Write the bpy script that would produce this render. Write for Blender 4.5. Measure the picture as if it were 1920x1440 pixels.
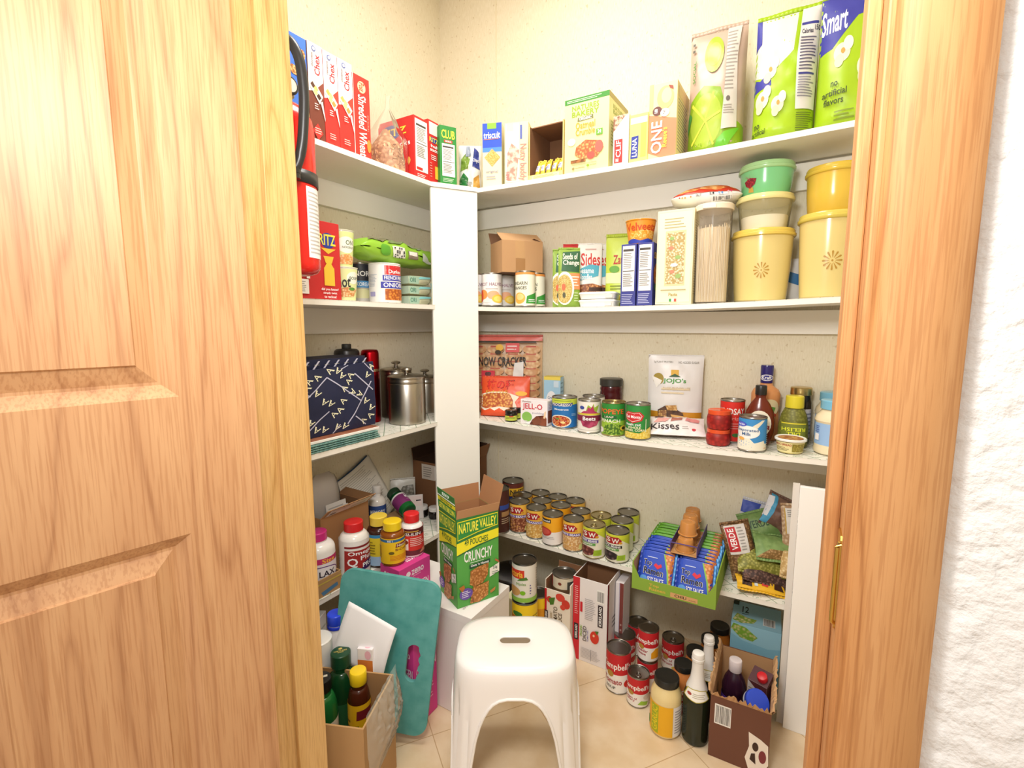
import bpy, bmesh, math, random
from mathutils import Vector, Matrix, Euler, noise
for o in list(bpy.data.objects): bpy.data.objects.remove(o)
SC = bpy.context.scene
COL = SC.collection
rnd = random.Random(7)
PI = math.pi

# ---------------------------------------------------------------- camera
FPX, YAW, PITCH, ROLL = 910.81, 0.54846, 0.12281, 0.00135      # focal length in pixels of a 1920 px wide frame
CAM = Vector((1.3684, -1.6785, 1.10))
def cam_axes():
    f = Vector((-math.sin(YAW)*math.cos(PITCH), math.cos(YAW)*math.cos(PITCH), -math.sin(PITCH)))
    r = Vector((math.cos(YAW), math.sin(YAW), 0)); d = f.cross(r)
    c, s = math.cos(ROLL), math.sin(ROLL)
    return c*r+s*d, -s*r+c*d, f
CR, CD, CF = cam_axes()
cam = bpy.data.cameras.new('camera'); camo = bpy.data.objects.new('camera', cam); COL.objects.link(camo)
cam.sensor_width = 36; cam.lens = 36*FPX/1920; cam.clip_start = 0.02
up = -CD; bk = -CF
camo.matrix_world = Matrix(((CR.x, up.x, bk.x, CAM.x), (CR.y, up.y, bk.y, CAM.y), (CR.z, up.z, bk.z, CAM.z), (0, 0, 0, 1)))
SC.camera = camo

# ---------------------------------------------------------------- world, lamps, exposure
SC.view_settings.view_transform = 'Standard'
SC.view_settings.look = 'None'
SC.view_settings.gamma = 1.0
SC.view_settings.use_curve_mapping = False
SC.view_settings.exposure = 0.42
w = bpy.data.worlds.new('world'); SC.world = w; w.use_nodes = True
w.node_tree.nodes['Background'].inputs[0].default_value = (1.0, 0.965, 0.91, 1)
w.node_tree.nodes['Background'].inputs[1].default_value = 0.6
def area(name, loc, target, size, power, col=(1, .96, .9), sy=None):
    l = bpy.data.lights.new(name, 'AREA'); l.energy = power; l.color = col; l.shape = 'RECTANGLE'
    l.size = size; l.size_y = sy or size
    o = bpy.data.objects.new(name, l); COL.objects.link(o); o.location = loc
    o.rotation_euler = (Vector(target)-Vector(loc)).to_track_quat('-Z', 'Y').to_euler()
    return o
area('room_ceiling_bounce', (1.0, -2.3, 2.38), (0.7, -0.9, 1.0), 0.9, 11, (1, .975, .94))  # added area light standing in for light bounced off the room ceiling
area('pantry_ceiling_lamp', (0.78, -0.72, 2.36), (0.78, -0.60, 0), 0.5, 10.5, (1, .97, .91))
area('camera_flash', (1.16, -1.55, 1.50), (0.55, -0.2, 0.95), 0.22, 7.5, (1, .98, .95))  # added fill light outside the doorway, no real lamp hangs there

# ---------------------------------------------------------------- picking points in the room
def ray(u, v):
    return CR*((u-960)/FPX) + CD*((v-720)/FPX) + CF
def onz(u, v, z):
    d = ray(u, v); return CAM + d*((z-CAM.z)/d.z)
def onx(u, v, x):
    d = ray(u, v); return CAM + d*((x-CAM.x)/d.x)
def ony(u, v, y):
    d = ray(u, v); return CAM + d*((y-CAM.y)/d.y)
def proj(p):
    q = Vector(p)-CAM; z = q.dot(CF)
    return 960+FPX*q.dot(CR)/z, 720+FPX*q.dot(CD)/z, z
def rise(p, v):
    """height above p whose image row is v"""
    lo, hi = -.5, 1.5
    for _ in range(40):
        m = (lo+hi)/2
        if proj(Vector(p)+Vector((0, 0, m)))[1] > v: lo = m
        else: hi = m
    return lo

# ---------------------------------------------------------------- materials
def lin(h):
    h = h.lstrip('#'); c = [int(h[i:i+2], 16)/255 for i in (0, 2, 4)]
    return tuple((x/12.92 if x <= .04045 else ((x+.055)/1.055)**2.4) for x in c)+(1,)
MC = {}
def nodes(name):
    m = bpy.data.materials.new(name); m.use_nodes = True
    nt = m.node_tree; b = nt.nodes['Principled BSDF']
    return m, nt, b
def M(spec):
    """'#hex' matte, 'g#hex' glossy, 'm#hex' metal, 'f#hex' clear film, 'v#a#b#scale' speckle, 'n#a#b#scale' mottled, 'c#hex' card"""
    if not isinstance(spec, str): return spec
    if spec in MC: return MC[spec]
    k = spec[0] if spec[0] != '#' else 'd'
    parts = spec.split('#')[1:]
    m, nt, b = nodes('surface_'+spec.replace('#', '_'))
    N, L = nt.nodes, nt.links
    b.inputs['Base Color'].default_value = lin(parts[0])
    b.inputs['Roughness'].default_value = {'d': .55, 'g': .18, 'm': .28, 'c': .8, 'p': .35}.get(k, .5)
    if k == 'm': b.inputs['Metallic'].default_value = 1
    if k in 'vn':
        tc = N.new('ShaderNodeTexCoord'); r = N.new('ShaderNodeValToRGB')
        sc = float(parts[2])
        if k == 'v':
            t = N.new('ShaderNodeTexVoronoi'); t.inputs['Scale'].default_value = sc; L.new(t.outputs['Distance'], r.inputs[0])
            r.color_ramp.elements[0].position = .15; r.color_ramp.elements[1].position = .62
        else:
            t = N.new('ShaderNodeTexNoise'); t.inputs['Scale'].default_value = sc; t.inputs['Detail'].default_value = 3; L.new(t.outputs['Fac'], r.inputs[0])
            r.color_ramp.elements[0].position = .42; r.color_ramp.elements[1].position = .58
        L.new(tc.outputs['Object'], t.inputs['Vector'])
        r.color_ramp.elements[0].color = lin(parts[0]); r.color_ramp.elements[1].color = lin(parts[1])
        L.new(r.outputs[0], b.inputs['Base Color'])
    if k == 'f':
        N.remove(b); o = N['Material Output']
        t = N.new('ShaderNodeBsdfTransparent'); g = N.new('ShaderNodeBsdfGlossy'); d = N.new('ShaderNodeBsdfDiffuse')
        g.inputs['Roughness'].default_value = .12; d.inputs['Color'].default_value = lin(parts[0])
        t.inputs[0].default_value = tuple(x**.12 for x in lin(parts[0])[:3])+(1,)
        lw = N.new('ShaderNodeLayerWeight'); lw.inputs[0].default_value = .12
        a1 = N.new('ShaderNodeMixShader'); a2 = N.new('ShaderNodeMixShader')
        a1.inputs[0].default_value = float(parts[1])/100 if len(parts) > 1 else .12
        L.new(t.outputs[0], a1.inputs[1]); L.new(d.outputs[0], a1.inputs[2])
        L.new(lw.outputs['Fresnel'], a2.inputs[0]); L.new(a1.outputs[0], a2.inputs[1]); L.new(g.outputs[0], a2.inputs[2])
        L.new(a2.outputs[0], o.inputs['Surface'])
    MC[spec] = m
    return m
def ramp(N, stops):
    r = N.new('ShaderNodeValToRGB'); e = r.color_ramp.elements
    while len(e) < len(stops): e.new(.5)
    for i, (p, c) in enumerate(stops): e[i].position = p; e[i].color = lin(c)
    return r
def wood(name, cols, axis='Z', scale=1.0, seed=0.0, rough=.38):
    m, nt, b = nodes(name); N, L = nt.nodes, nt.links
    tc = N.new('ShaderNodeTexCoord'); mp = N.new('ShaderNodeMapping')
    s = {'Z': (1, 1, .07), 'X': (.07, 1, 1), 'Y': (1, .07, 1)}[axis]
    mp.inputs['Scale'].default_value = s; mp.inputs['Location'].default_value = (seed, seed*.7, seed*.3)
    L.new(tc.outputs['Object'], mp.inputs[0])
    n1 = N.new('ShaderNodeTexNoise'); n1.inputs['Scale'].default_value = 9*scale; n1.inputs['Detail'].default_value = 2; n1.inputs['Distortion'].default_value = .3
    wv = N.new('ShaderNodeMath'); wv.operation = 'MULTIPLY'; wv.inputs[1].default_value = 15
    fr = N.new('ShaderNodeMath'); fr.operation = 'PINGPONG'; fr.inputs[1].default_value = 1
    L.new(mp.outputs[0], n1.inputs['Vector']); L.new(n1.outputs['Fac'], wv.inputs[0]); L.new(wv.outputs[0], fr.inputs[0])
    mp2 = N.new('ShaderNodeMapping'); mp2.inputs['Scale'].default_value = tuple(x if x == 1 else .03 for x in s)
    L.new(tc.outputs['Object'], mp2.inputs[0])
    n2 = N.new('ShaderNodeTexNoise'); n2.inputs['Scale'].default_value = 330*scale; n2.inputs['Detail'].default_value = 3
    L.new(mp2.outputs[0], n2.inputs['Vector'])
    r1 = ramp(N, [(0, cols[0]), (.22, cols[1]), (1, cols[2])]); L.new(fr.outputs[0], r1.inputs[0])
    r2 = ramp(N, [(.40, '#c09a70'), (.52, '#ffffff')]); L.new(n2.outputs['Fac'], r2.inputs[0])
    mx = N.new('ShaderNodeMixRGB'); mx.blend_type = 'MULTIPLY'; mx.inputs[0].default_value = .30
    L.new(r1.outputs[0], mx.inputs[1]); L.new(r2.outputs[0], mx.inputs[2]); L.new(mx.outputs[0], b.inputs['Base Color'])
    bp = N.new('ShaderNodeBump'); bp.inputs['Strength'].default_value = .12; bp.inputs['Distance'].default_value = .001
    L.new(n2.outputs['Fac'], bp.inputs['Height']); L.new(bp.outputs[0], b.inputs['Normal'])
    b.inputs['Roughness'].default_value = rough
    return m
def bumpy(name, hexc, scale, strength, dist, rough=.7, hex2=None, detail=4):
    m, nt, b = nodes(name); N, L = nt.nodes, nt.links
    tc = N.new('ShaderNodeTexCoord'); n1 = N.new('ShaderNodeTexNoise'); n1.inputs['Scale'].default_value = scale; n1.inputs['Detail'].default_value = detail
    L.new(tc.outputs['Object'], n1.inputs['Vector'])
    bp = N.new('ShaderNodeBump'); bp.inputs['Strength'].default_value = strength; bp.inputs['Distance'].default_value = dist
    L.new(n1.outputs['Fac'], bp.inputs['Height']); L.new(bp.outputs[0], b.inputs['Normal'])
    b.inputs['Base Color'].default_value = lin(hexc); b.inputs['Roughness'].default_value = rough
    if hex2:
        r = ramp(N, [(.35, hexc), (.65, hex2)]); L.new(n1.outputs['Fac'], r.inputs[0]); L.new(r.outputs[0], b.inputs['Base Color'])
    return m
def wallpaper(name):
    m, nt, b = nodes(name); N, L = nt.nodes, nt.links
    tc = N.new('ShaderNodeTexCoord'); mp = N.new('ShaderNodeMapping'); mp.inputs['Scale'].default_value = (1, 1, .12)
    L.new(tc.outputs['Object'], mp.inputs[0])
    n1 = N.new('ShaderNodeTexNoise'); n1.inputs['Scale'].default_value = 420; L.new(mp.outputs[0], n1.inputs['Vector'])
    n2 = N.new('ShaderNodeTexNoise'); n2.inputs['Scale'].default_value = 75; n2.inputs['Detail'].default_value = 1; L.new(tc.outputs['Object'], n2.inputs['Vector'])
    r1 = ramp(N, [(.3, '#e0d5b8'), (.7, '#ece3cc')]); L.new(n1.outputs['Fac'], r1.inputs[0])
    r2 = ramp(N, [(.27, '#c9b48c'), (.33, '#ffffff')]); L.new(n2.outputs['Fac'], r2.inputs[0])
    mx = N.new('ShaderNodeMixRGB'); mx.blend_type = 'MULTIPLY'; mx.inputs[0].default_value = .45
    L.new(r1.outputs[0], mx.inputs[1]); L.new(r2.outputs[0], mx.inputs[2]); L.new(mx.outputs[0], b.inputs['Base Color'])
    b.inputs['Roughness'].default_value = .75
    return m
def liner_mat():
    m, nt, b = nodes('leafy_diamond_shelf_paper'); N, L = nt.nodes, nt.links
    tc = N.new('ShaderNodeTexCoord'); mp = N.new('ShaderNodeMapping'); mp.inputs['Rotation'].default_value = (0, 0, PI/4)
    L.new(tc.outputs['Object'], mp.inputs[0]); sx = N.new('ShaderNodeSeparateXYZ'); L.new(mp.outputs[0], sx.inputs[0])
    mn = None
    for a in (0, 1):
        f = N.new('ShaderNodeMath'); f.operation = 'PINGPONG'; f.inputs[1].default_value = .026; L.new(sx.outputs[a], f.inputs[0])
        if mn is None: mn = f
        else:
            q = N.new('ShaderNodeMath'); q.operation = 'MINIMUM'; L.new(mn.outputs[0], q.inputs[0]); L.new(f.outputs[0], q.inputs[1]); mn2 = q
            e = N.new('ShaderNodeMath'); e.operation = 'ADD'; L.new(mn.outputs[0], e.inputs[0]); L.new(f.outputs[0], e.inputs[1])
    lt = N.new('ShaderNodeMath'); lt.operation = 'LESS_THAN'; lt.inputs[1].default_value = .0012; L.new(mn2.outputs[0], lt.inputs[0])
    near = N.new('ShaderNodeMath'); near.operation = 'GREATER_THAN'; near.inputs[1].default_value = .036; L.new(e.outputs[0], near.inputs[0])
    n = N.new('ShaderNodeTexNoise'); n.inputs['Scale'].default_value = 260; L.new(tc.outputs['Object'], n.inputs['Vector'])
    g = N.new('ShaderNodeMath'); g.operation = 'GREATER_THAN'; g.inputs[1].default_value = .55; L.new(n.outputs['Fac'], g.inputs[0])
    an = N.new('ShaderNodeMath'); an.operation = 'MULTIPLY'; L.new(g.outputs[0], an.inputs[0]); L.new(near.outputs[0], an.inputs[1])
    mx = N.new('ShaderNodeMath'); mx.operation = 'MAXIMUM'; L.new(an.outputs[0], mx.inputs[0]); L.new(lt.outputs[0], mx.inputs[1])
    r = ramp(N, [(0, '#f1efe4'), (1, '#8fa389')]); L.new(mx.outputs[0], r.inputs[0]); L.new(r.outputs[0], b.inputs['Base Color'])
    b.inputs['Roughness'].default_value = .4
    return m

# ---------------------------------------------------------------- mesh collector
class G:
    def __init__(s): s.v = []; s.f = []; s.m = []; s.mats = []
    def mi(s, spec):
        m = M(spec)
        if m not in s.mats: s.mats.append(m)
        return s.mats.index(m)
    def add(s, vs, fs, spec):
        b = len(s.v); s.v += [tuple(p) for p in vs]; i = s.mi(spec)
        for f in fs: s.f.append(tuple(b+k for k in f)); s.m.append(i)
        return s
    def box(s, x0, y0, z0, x1, y1, z1, spec):
        vs = [(x, y, z) for z in (z0, z1) for y in (y0, y1) for x in (x0, x1)]
        return s.add(vs, [(0, 2, 3, 1), (4, 5, 7, 6), (0, 1, 5, 4), (1, 3, 7, 5), (3, 2, 6, 7), (2, 0, 4, 6)], spec)
    def grid(s, fn, nu, nv, spec, cu=False):
        vs = [fn(i/nu, j/nv) for j in range(nv+1) for i in range(nu+(0 if cu else 1))]
        k = nu+(0 if cu else 1)
        fs = [(j*k+i, j*k+(i+1) % k if cu else j*k+i+1, (j+1)*k+((i+1) % k if cu else i+1), (j+1)*k+i) for j in range(nv) for i in range(nu)]
        return s.add(vs, fs, spec)
    def lathe(s, prof, spec, seg=28, c=(0, 0), cap0=True, cap1=True, sx=1, sy=1):
        """prof: list of (r, z) from bottom to top"""
        n = len(prof); vs = []
        for r, z in prof:
            for i in range(seg):
                a = 2*PI*i/seg; vs.append((c[0]+r*math.cos(a)*sx, c[1]+r*math.sin(a)*sy, z))
        fs = [(j*seg+i, j*seg+(i+1) % seg, (j+1)*seg+(i+1) % seg, (j+1)*seg+i) for j in range(n-1) for i in range(seg)]
        if cap0: fs.append(tuple(range(seg))[::-1])
        if cap1: fs.append(tuple((n-1)*seg+i for i in range(seg)))
        return s.add(vs, fs, spec)
    def tube(s, pts, r, spec, seg=10, caps=True):
        pts = [Vector(p) for p in pts]; rr = r if isinstance(r, (list, tuple)) else [r]*len(pts)
        vs = []; ref = Vector((.13, .27, .95))
        for i, p in enumerate(pts):
            t = (pts[min(i+1, len(pts)-1)]-pts[max(i-1, 0)]).normalized()
            a = t.cross(ref).normalized(); b = t.cross(a)
            ref = b.cross(t) if False else ref
            for k in range(seg):
                q = 2*PI*k/seg; vs.append(p+(a*math.cos(q)+b*math.sin(q))*rr[i])
        fs = [(j*seg+i, j*seg+(i+1) % seg, (j+1)*seg+(i+1) % seg, (j+1)*seg+i) for j in range(len(pts)-1) for i in range(seg)]
        if caps: fs += [tuple(range(seg))[::-1], tuple((len(pts)-1)*seg+i for i in range(seg))]
        return s.add(vs, fs, spec)
    def prism(s, pts, z0, z1, spec):
        n = len(pts); vs = [(x, y, z0) for x, y in pts]+[(x, y, z1) for x, y in pts]
        fs = [tuple(range(n))[::-1], tuple(range(n, 2*n))]+[(i, (i+1) % n, n+(i+1) % n, n+i) for i in range(n)]
        return s.add(vs, fs, spec)
    def move(s, mat):
        s.v = [tuple(mat @ Vector(p)) for p in s.v]; return s
    def obj(s, name, parent=None, smooth=False, bevel=0, fix=True, solid=0, ang=35):
        me = bpy.data.meshes.new(name); me.from_pydata(s.v, [], s.f)
        for m in s.mats: me.materials.append(m)
        me.polygons.foreach_set('material_index', s.m)
        if fix:
            b = bmesh.new(); b.from_mesh(me); bmesh.ops.recalc_face_normals(b, faces=b.faces); b.to_mesh(me); b.free()
        if smooth:
            me.polygons.foreach_set('use_smooth', [True]*len(me.polygons))
            me.set_sharp_from_angle(angle=math.radians(ang))
        o = bpy.data.objects.new(name, me); COL.objects.link(o)
        if parent: o.parent = parent
        if solid: md = o.modifiers.new('thickness', 'SOLIDIFY'); md.thickness = solid; md.offset = 0
        if bevel: md = o.modifiers.new('bevel', 'BEVEL'); md.width = bevel; md.segments = 2; md.limit_method = 'ANGLE'
        return o
def tag(o, label=None, cat=None, group=None, kind=None):
    if label: o['label'] = label
    if cat: o['category'] = cat
    if group: o['group'] = group
    if kind: o['kind'] = kind
    return o
def thing(name, label, cat, loc=(0, 0, 0), rz=0, group=None, rot=None):
    o = bpy.data.objects.new(name, None); COL.objects.link(o); o.empty_display_size = .02
    o.location = loc; o.rotation_euler = rot if rot else (0, 0, rz)
    return tag(o, label, cat, group)
def struct(name, g, **k): return tag(g.obj(name, **k), kind='structure')

# ---------------------------------------------------------------- printed artwork
TXT = {}
def text_mesh(s):
    if s in TXT: return TXT[s]
    c = bpy.data.curves.new('t', 'FONT'); c.body = s; c.resolution_u = 2; c.fill_mode = 'FRONT'; c.offset = .018
    o = bpy.data.objects.new('t', c); COL.objects.link(o)
    me = o.to_mesh()
    vs = [v.co.copy() for v in me.vertices]; fs = [tuple(p.vertices) for p in me.polygons]
    o.to_mesh_clear(); bpy.data.objects.remove(o); bpy.data.curves.remove(c)
    if not vs: TXT[s] = ([(0, 0)], []); return TXT[s]
    x0, x1 = min(v.x for v in vs), max(v.x for v in vs); y0, y1 = min(v.y for v in vs), max(v.y for v in vs)
    out = [((v.x-x0)/max(x1-x0, 1e-6), (v.y-y0)/max(y1-y0, 1e-6)) for v in vs]
    TXT[s] = (out, fs); return TXT[s]
class Face:
    """maps label coordinates (u, v in 0..1) and a lift d to a point; n = how finely curved surfaces need cutting (0 = flat)"""
    def __init__(s, fn, n=0): s.fn = fn; s.n = n
def flat(O, U, V):
    O, U, V = Vector(O), Vector(U), Vector(V); N = U.cross(V).normalized()
    return Face(lambda u, v, d: O+U*u+V*v+N*d)
def round_face(R, z0, z1, c=(0, 0), span=PI, R2=None):
    """u 0..1 runs left to right over the half that faces local -y"""
    def fn(u, v, d):
        a = -PI/2+(u-.5)*span; r = R+((R2 or R)-R)*v+d
        return Vector((c[0]+r*math.cos(a), c[1]+r*math.sin(a), z0+(z1-z0)*v))
    return Face(fn, 14*span/PI)
def split(vs, fs, lim):
    out_v = list(vs); out_f = []
    st = []
    for f in fs:
        for k in range(1, len(f)-1): st.append((f[0], f[k], f[k+1]))
    cache = {}
    while st:
        a, b, c = st.pop(); P = [out_v[a], out_v[b], out_v[c]]
        e = [(max(abs(P[i][0]-P[(i+1) % 3][0]), abs(P[i][1]-P[(i+1) % 3][1])), i) for i in range(3)]
        L, i = max(e)
        if L <= lim or len(out_f)+len(st) > 6000: out_f.append((a, b, c)); continue
        t = (a, b, c); p, q, r = t[i], t[(i+1) % 3], t[(i+2) % 3]
        key = (min(p, q), max(p, q))
        if key not in cache:
            cache[key] = len(out_v); out_v.append(((out_v[p][0]+out_v[q][0])/2, (out_v[p][1]+out_v[q][1])/2))
        m = cache[key]; st += [(p, m, r), (m, q, r)]
    return out_v, out_f
def paint(g, F, items, d0=.0004, dd=.00022):
    for k, it in enumerate(items):
        d = d0+dd*k; t = it[0]
        if t == 'r':
            x0, y0, x1, y1, c = it[1:6]; vs = [(x0, y0), (x1, y0), (x1, y1), (x0, y1)]; fs = [(0, 1, 2, 3)]
        elif t == 'e':
            cx, cy, rx, ry, c = it[1:6]; n = 22; vs = [(cx+rx*math.cos(2*PI*i/n), cy+ry*math.sin(2*PI*i/n)) for i in range(n)]; fs = [tuple(range(n))]
        elif t == 'p':
            vs = list(it[1]); c = it[2]
            if len(vs) > 4:
                cx = sum(p[0] for p in vs)/len(vs); cy = sum(p[1] for p in vs)/len(vs); n = len(vs); vs = vs+[(cx, cy)]; fs = [(i, (i+1) % n, n) for i in range(n)]
            else: fs = [tuple(range(len(vs)))]
        elif t == 't':
            s, x0, y0, x1, y1, c = it[1:7]; rot = it[7] if len(it) > 7 else 0
            tv, fs = text_mesh(s)
            if rot == 90: tv = [(1-b, a) for a, b in tv]
            elif rot == -90: tv = [(b, 1-a) for a, b in tv]
            elif rot == 180: tv = [(1-a, 1-b) for a, b in tv]
            vs = [(x0+(x1-x0)*a, y0+(y1-y0)*b) for a, b in tv]
        elif t == 'l':      # block of small print: n lines
            x0, y0, x1, y1, n, c = it[1:7]; vs = []; fs = []; h = (y1-y0)/n
            r = random.Random(int(x0*977+y0*131+n))
            for i in range(n):
                xe = x1-(x1-x0)*r.random()*.3; y = y0+h*i; b = len(vs)
                vs += [(x0, y+h*.3), (xe, y+h*.3), (xe, y+h*.68), (x0, y+h*.68)]; fs.append((b, b+1, b+2, b+3))
        elif t == 'b':      # bar code, on its white ground
            x0, y0, x1, y1 = it[1:5]; c = '#3a3636'
            paint(g, F, [('r', x0-.02, y0-.02, x1+.02, y1+.02, '#f4f2ee')], d-.0001); vs = []; fs = []; r = random.Random(5); x = x0
            while x < x1:
                w_ = (x1-x0)*(.02+.03*r.random()); b = len(vs); vs += [(x, y0), (x+w_, y0), (x+w_, y1), (x, y1)]; fs.append((b, b+1, b+2, b+3)); x += w_+(x1-x0)*(.02+.03*r.random())
        vs = [(min(1, max(0, a)), min(1, max(0, b))) for a, b in vs]
        if F.n: vs, fs = split(vs, fs, 1/F.n)
        g.add([F.fn(u, v, d) for u, v in vs], fs, c)
def art(parent, pairs, name='printed_artwork'):
    for F, items in pairs:
        if items: g = G(); paint(g, F, items); g.obj(name, parent, fix=False)
# ================================================================ the room
DL, DR, TH = .2563, .2333, .0145
XE = 1.75; YF = -1.138; YR = -1.241
HB = {1: 1.5583, 2: 1.1512, 3: .7403, 4: .3271}
SAG = {1: .0068, 2: .0127, 3: .0115, 4: .0133}
def sag(k, x):
    if x < DL: return 0
    return max(0, SAG[k]*4*(x-DL)*(1.42-x)/((1.42-DL)**2))
def top(k, x): return HB[k]+TH-sag(k, x)+(.0008 if k > 1 else .0003)
def on(k, u, v):
    """the point of shelf k (0 = floor) seen at pixel u, v"""
    if k == 0: return onz(u, v, 0.0006)
    z = HB[k]+TH
    for _ in range(4):
        p = onz(u, v, z); z = top(k, p.x)
    return Vector((p.x, p.y, z))
def onf(k, u, y, v=None):
    """on shelf k of the back wall, seen in column u, at distance y from that wall"""
    p = ony(u, v or {1: 320, 2: 570, 3: 800, 4: 1040, 0: 1240}[k], y); z = top(k, p.x) if k else .0006
    for _ in range(3):
        vv = proj((p.x, y, z))[1]; p = ony(u, vv, y); z = top(k, p.x) if k else .0006
    return Vector((p.x, p.y, z))
def onl(k, u, x):
    """on shelf k of the left wall, seen in column u, at distance x from that wall"""
    z = top(k, x) if k else .0006; v = {1: 320, 2: 570, 3: 800, 4: 1040, 0: 1240}[k]
    for _ in range(4):
        p = onx(u, v, x); v = proj((x, p.y, z))[1]
    return Vector((x, p.y, z))

WHITE = M('#efebe2'); 
mwall = wallpaper('cream_wallpaper')
stucco = bumpy('white_stucco', '#ece9e6', 62, .9, .006, .8, detail=5)
oak_door = wood('oak_door', ['#b4835a', '#c59468', '#cc9d70'], 'Z', 1.0, 2.3, .45)
oak_jamb = wood('oak_jamb', ['#c09658', '#cfa668', '#d6ae72'], 'Z', 1.6, 5.1)
oak_casing = wood('oak_casing', ['#a8713f', '#bf8852', '#c8935e'], 'Z', 1.7, 9.4, .6)
floorm = bumpy('cream_vinyl', '#e6cfae', 14, .02, .001, .35, '#ecdabd')
def tile_floor():
    m, nt, b = nodes('cream_floor_tiles'); N, L = nt.nodes, nt.links
    tc = N.new('ShaderNodeTexCoord'); mp = N.new('ShaderNodeMapping'); mp.inputs['Rotation'].default_value = (0, 0, .62)
    L.new(tc.outputs['Object'], mp.inputs[0])
    br = N.new('ShaderNodeTexBrick'); br.offset = 0; br.inputs['Scale'].default_value = 1; br.inputs['Brick Width'].default_value = .305; br.inputs['Row Height'].default_value = .305
    br.inputs['Mortar Size'].default_value = .0012; br.inputs['Color1'].default_value = lin('#e8d3b4'); br.inputs['Color2'].default_value = lin('#e5ceac'); br.inputs['Mortar'].default_value = lin('#c2a47c')
    L.new(mp.outputs[0], br.inputs['Vector'])
    n = N.new('ShaderNodeTexNoise'); n.inputs['Scale'].default_value = 11; n.inputs['Detail'].default_value = 5; L.new(tc.outputs['Object'], n.inputs['Vector'])
    r = ramp(N, [(.35, '#e9dcc6'), (.6, '#ffffff')]); L.new(n.outputs['Fac'], r.inputs[0])
    mx = N.new('ShaderNodeMixRGB'); mx.blend_type = 'MULTIPLY'; mx.inputs[0].default_value = .6
    L.new(br.outputs['Color'], mx.inputs[1]); L.new(r.outputs[0], mx.inputs[2]); L.new(mx.outputs[0], b.inputs['Base Color'])
    b.inputs['Roughness'].default_value = .3
    return m
struct('floor', G().box(-.1, -3.6, -.05, 3.6, .1, 0, tile_floor()))
struct('wall_back', G().box(-.1, 0, 0, XE+.1, .1, 2.44, mwall))
struct('wall_left', G().box(-.1, YR+.003, 0, 0, 0, 2.44, mwall))
struct('wall_right', G().box(XE, YR+.103, 0, XE+.1, 0, 2.44, mwall))
struct('ceiling', G().box(-1.2, -3.6, 2.44, 3.6, .1, 2.5, M('#f4efe4')))
XL, XR = .604, 1.400
fw = G().box(XR+.018, YR+.003, 0, 3.6, YF-.003, 2.44, stucco)
struct('wall_front_right', fw)
struct('wall_front_left', G().box(-1.2, YR+.003, 0, XL-.018, YF-.003, 2.44, stucco))
struct('wall_front_header', G().box(XL-.018, YR+.003, 2.07, XR+.018, YF-.003, 2.44, stucco))
struct('trim_1', G().box(.272, -.0012, 0, .276, 0, 2.44, M('#e3d6b6')))       # the seam of the wallpaper panels
g = G().box(XL-.018, YR, 0, XL, YF, 2.05, oak_jamb).box(XL, -1.196, 0, XL+.010, YF, 2.05, oak_jamb)
jl = struct('trim_2', g, bevel=.0015)
g = G().box(XR, YR, 0, XR+.018, YF, 2.05, oak_casing).box(XR-.010, -1.196, 0, XR, YF, 2.05, oak_casing)
jr = struct('trim_3', g, bevel=.0015)
struct('trim_4', G().box(XL, YR, 2.05, XR, YF, 2.068, oak_jamb))
def casing(name, x0, x1):
    g = G(); n = 8; y = YR+.003
    prof = [(0, 0), (0, .009), (.08, .0135), (.3, .016), (.62, .016), (.86, .0145), (1, .010), (1, 0)]
    a = [(x0+(x1-x0)*t, y-h) for t, h in prof]
    g.prism(a, 0, 2.12, oak_casing)
    struct(name, g, smooth=True, ang=50)
casing('trim_5', XR+.004, XR+.057)
casing('trim_6', XL-.004, XL-.057)
# brass strike plate on the right jamb
brass = M('m#d9b45c')
t = thing('strike_plate', 'brass latch strike plate let into the right oak door jamb', 'strike plate', (XR, -1.221, .895))
zc = .0
g = G(); pts = [(-.0135, -.036), (-.011, -.039), (.008, -.039), (.0135, -.034), (.0135, .034), (.008, .039), (-.011, .039), (-.0135, .036)]
vs = [(-.0012, y, z) for y, z in pts]+[(.0004, y, z) for y, z in pts]; n = 8
g.add(vs, [tuple(range(8)), tuple(range(8, 16))[::-1]]+[(i, (i+1) % 8, 8+(i+1) % 8, 8+i) for i in range(8)], brass)
g.obj('plate', t)
g = G().tube([(-.0012, -.0135, -.033), (-.003, -.0155, -.031), (-.003, -.0155, .031), (-.0012, -.0135, .033)], .0016, brass); g.obj('curled_lip', t, smooth=True)
g = G().box(-.0016, -.004, -.009, -.0011, .006, .009, M('#4a3a26')); g.obj('latch_hole', t)
for z in (-.027, .027):
    g = G().lathe([(.0038, 0), (.0038, .0006), (.002, .0012)], brass, 12).move(Matrix.Translation((-.0011, -.001, z)) @ Matrix.Rotation(-PI/2, 4, 'Y')); g.obj('screw', t, smooth=True)

# ---------------------------------------------------------------- the open door
def panel(g, t0, t1, z0, z1, m):
    rings = [(0, 0), (.002, -.0016), (.017, -.0125), (.021, -.0125), (.0445, -.0035), (.0465, -.0002)]
    vs = []
    for o, d in rings: vs += [(t0+o, d, z0+o), (t1-o, d, z0+o), (t1-o, d, z1-o), (t0+o, d, z1-o)]
    fs = []
    for k in range(len(rings)-1):
        for i in range(4): fs.append((k*4+i, k*4+(i+1) % 4, k*4+4+(i+1) % 4, k*4+4+i))
    fs.append(tuple((len(rings)-1)*4+i for i in range(4)))
    g.add(vs, fs, m)
g = G(); Wd = .790; Hd = 2.03; zb = .008
cols_ = [(.10, .345), (.445, .69)]; rows_ = [(.20, .799), (1.0, 1.60), (1.70, 1.93)]
ts = [0, .10, .345, .445, .69, Wd]; zs = [zb, .20, .799, 1.0, 1.60, 1.70, 1.93, Hd]
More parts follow.
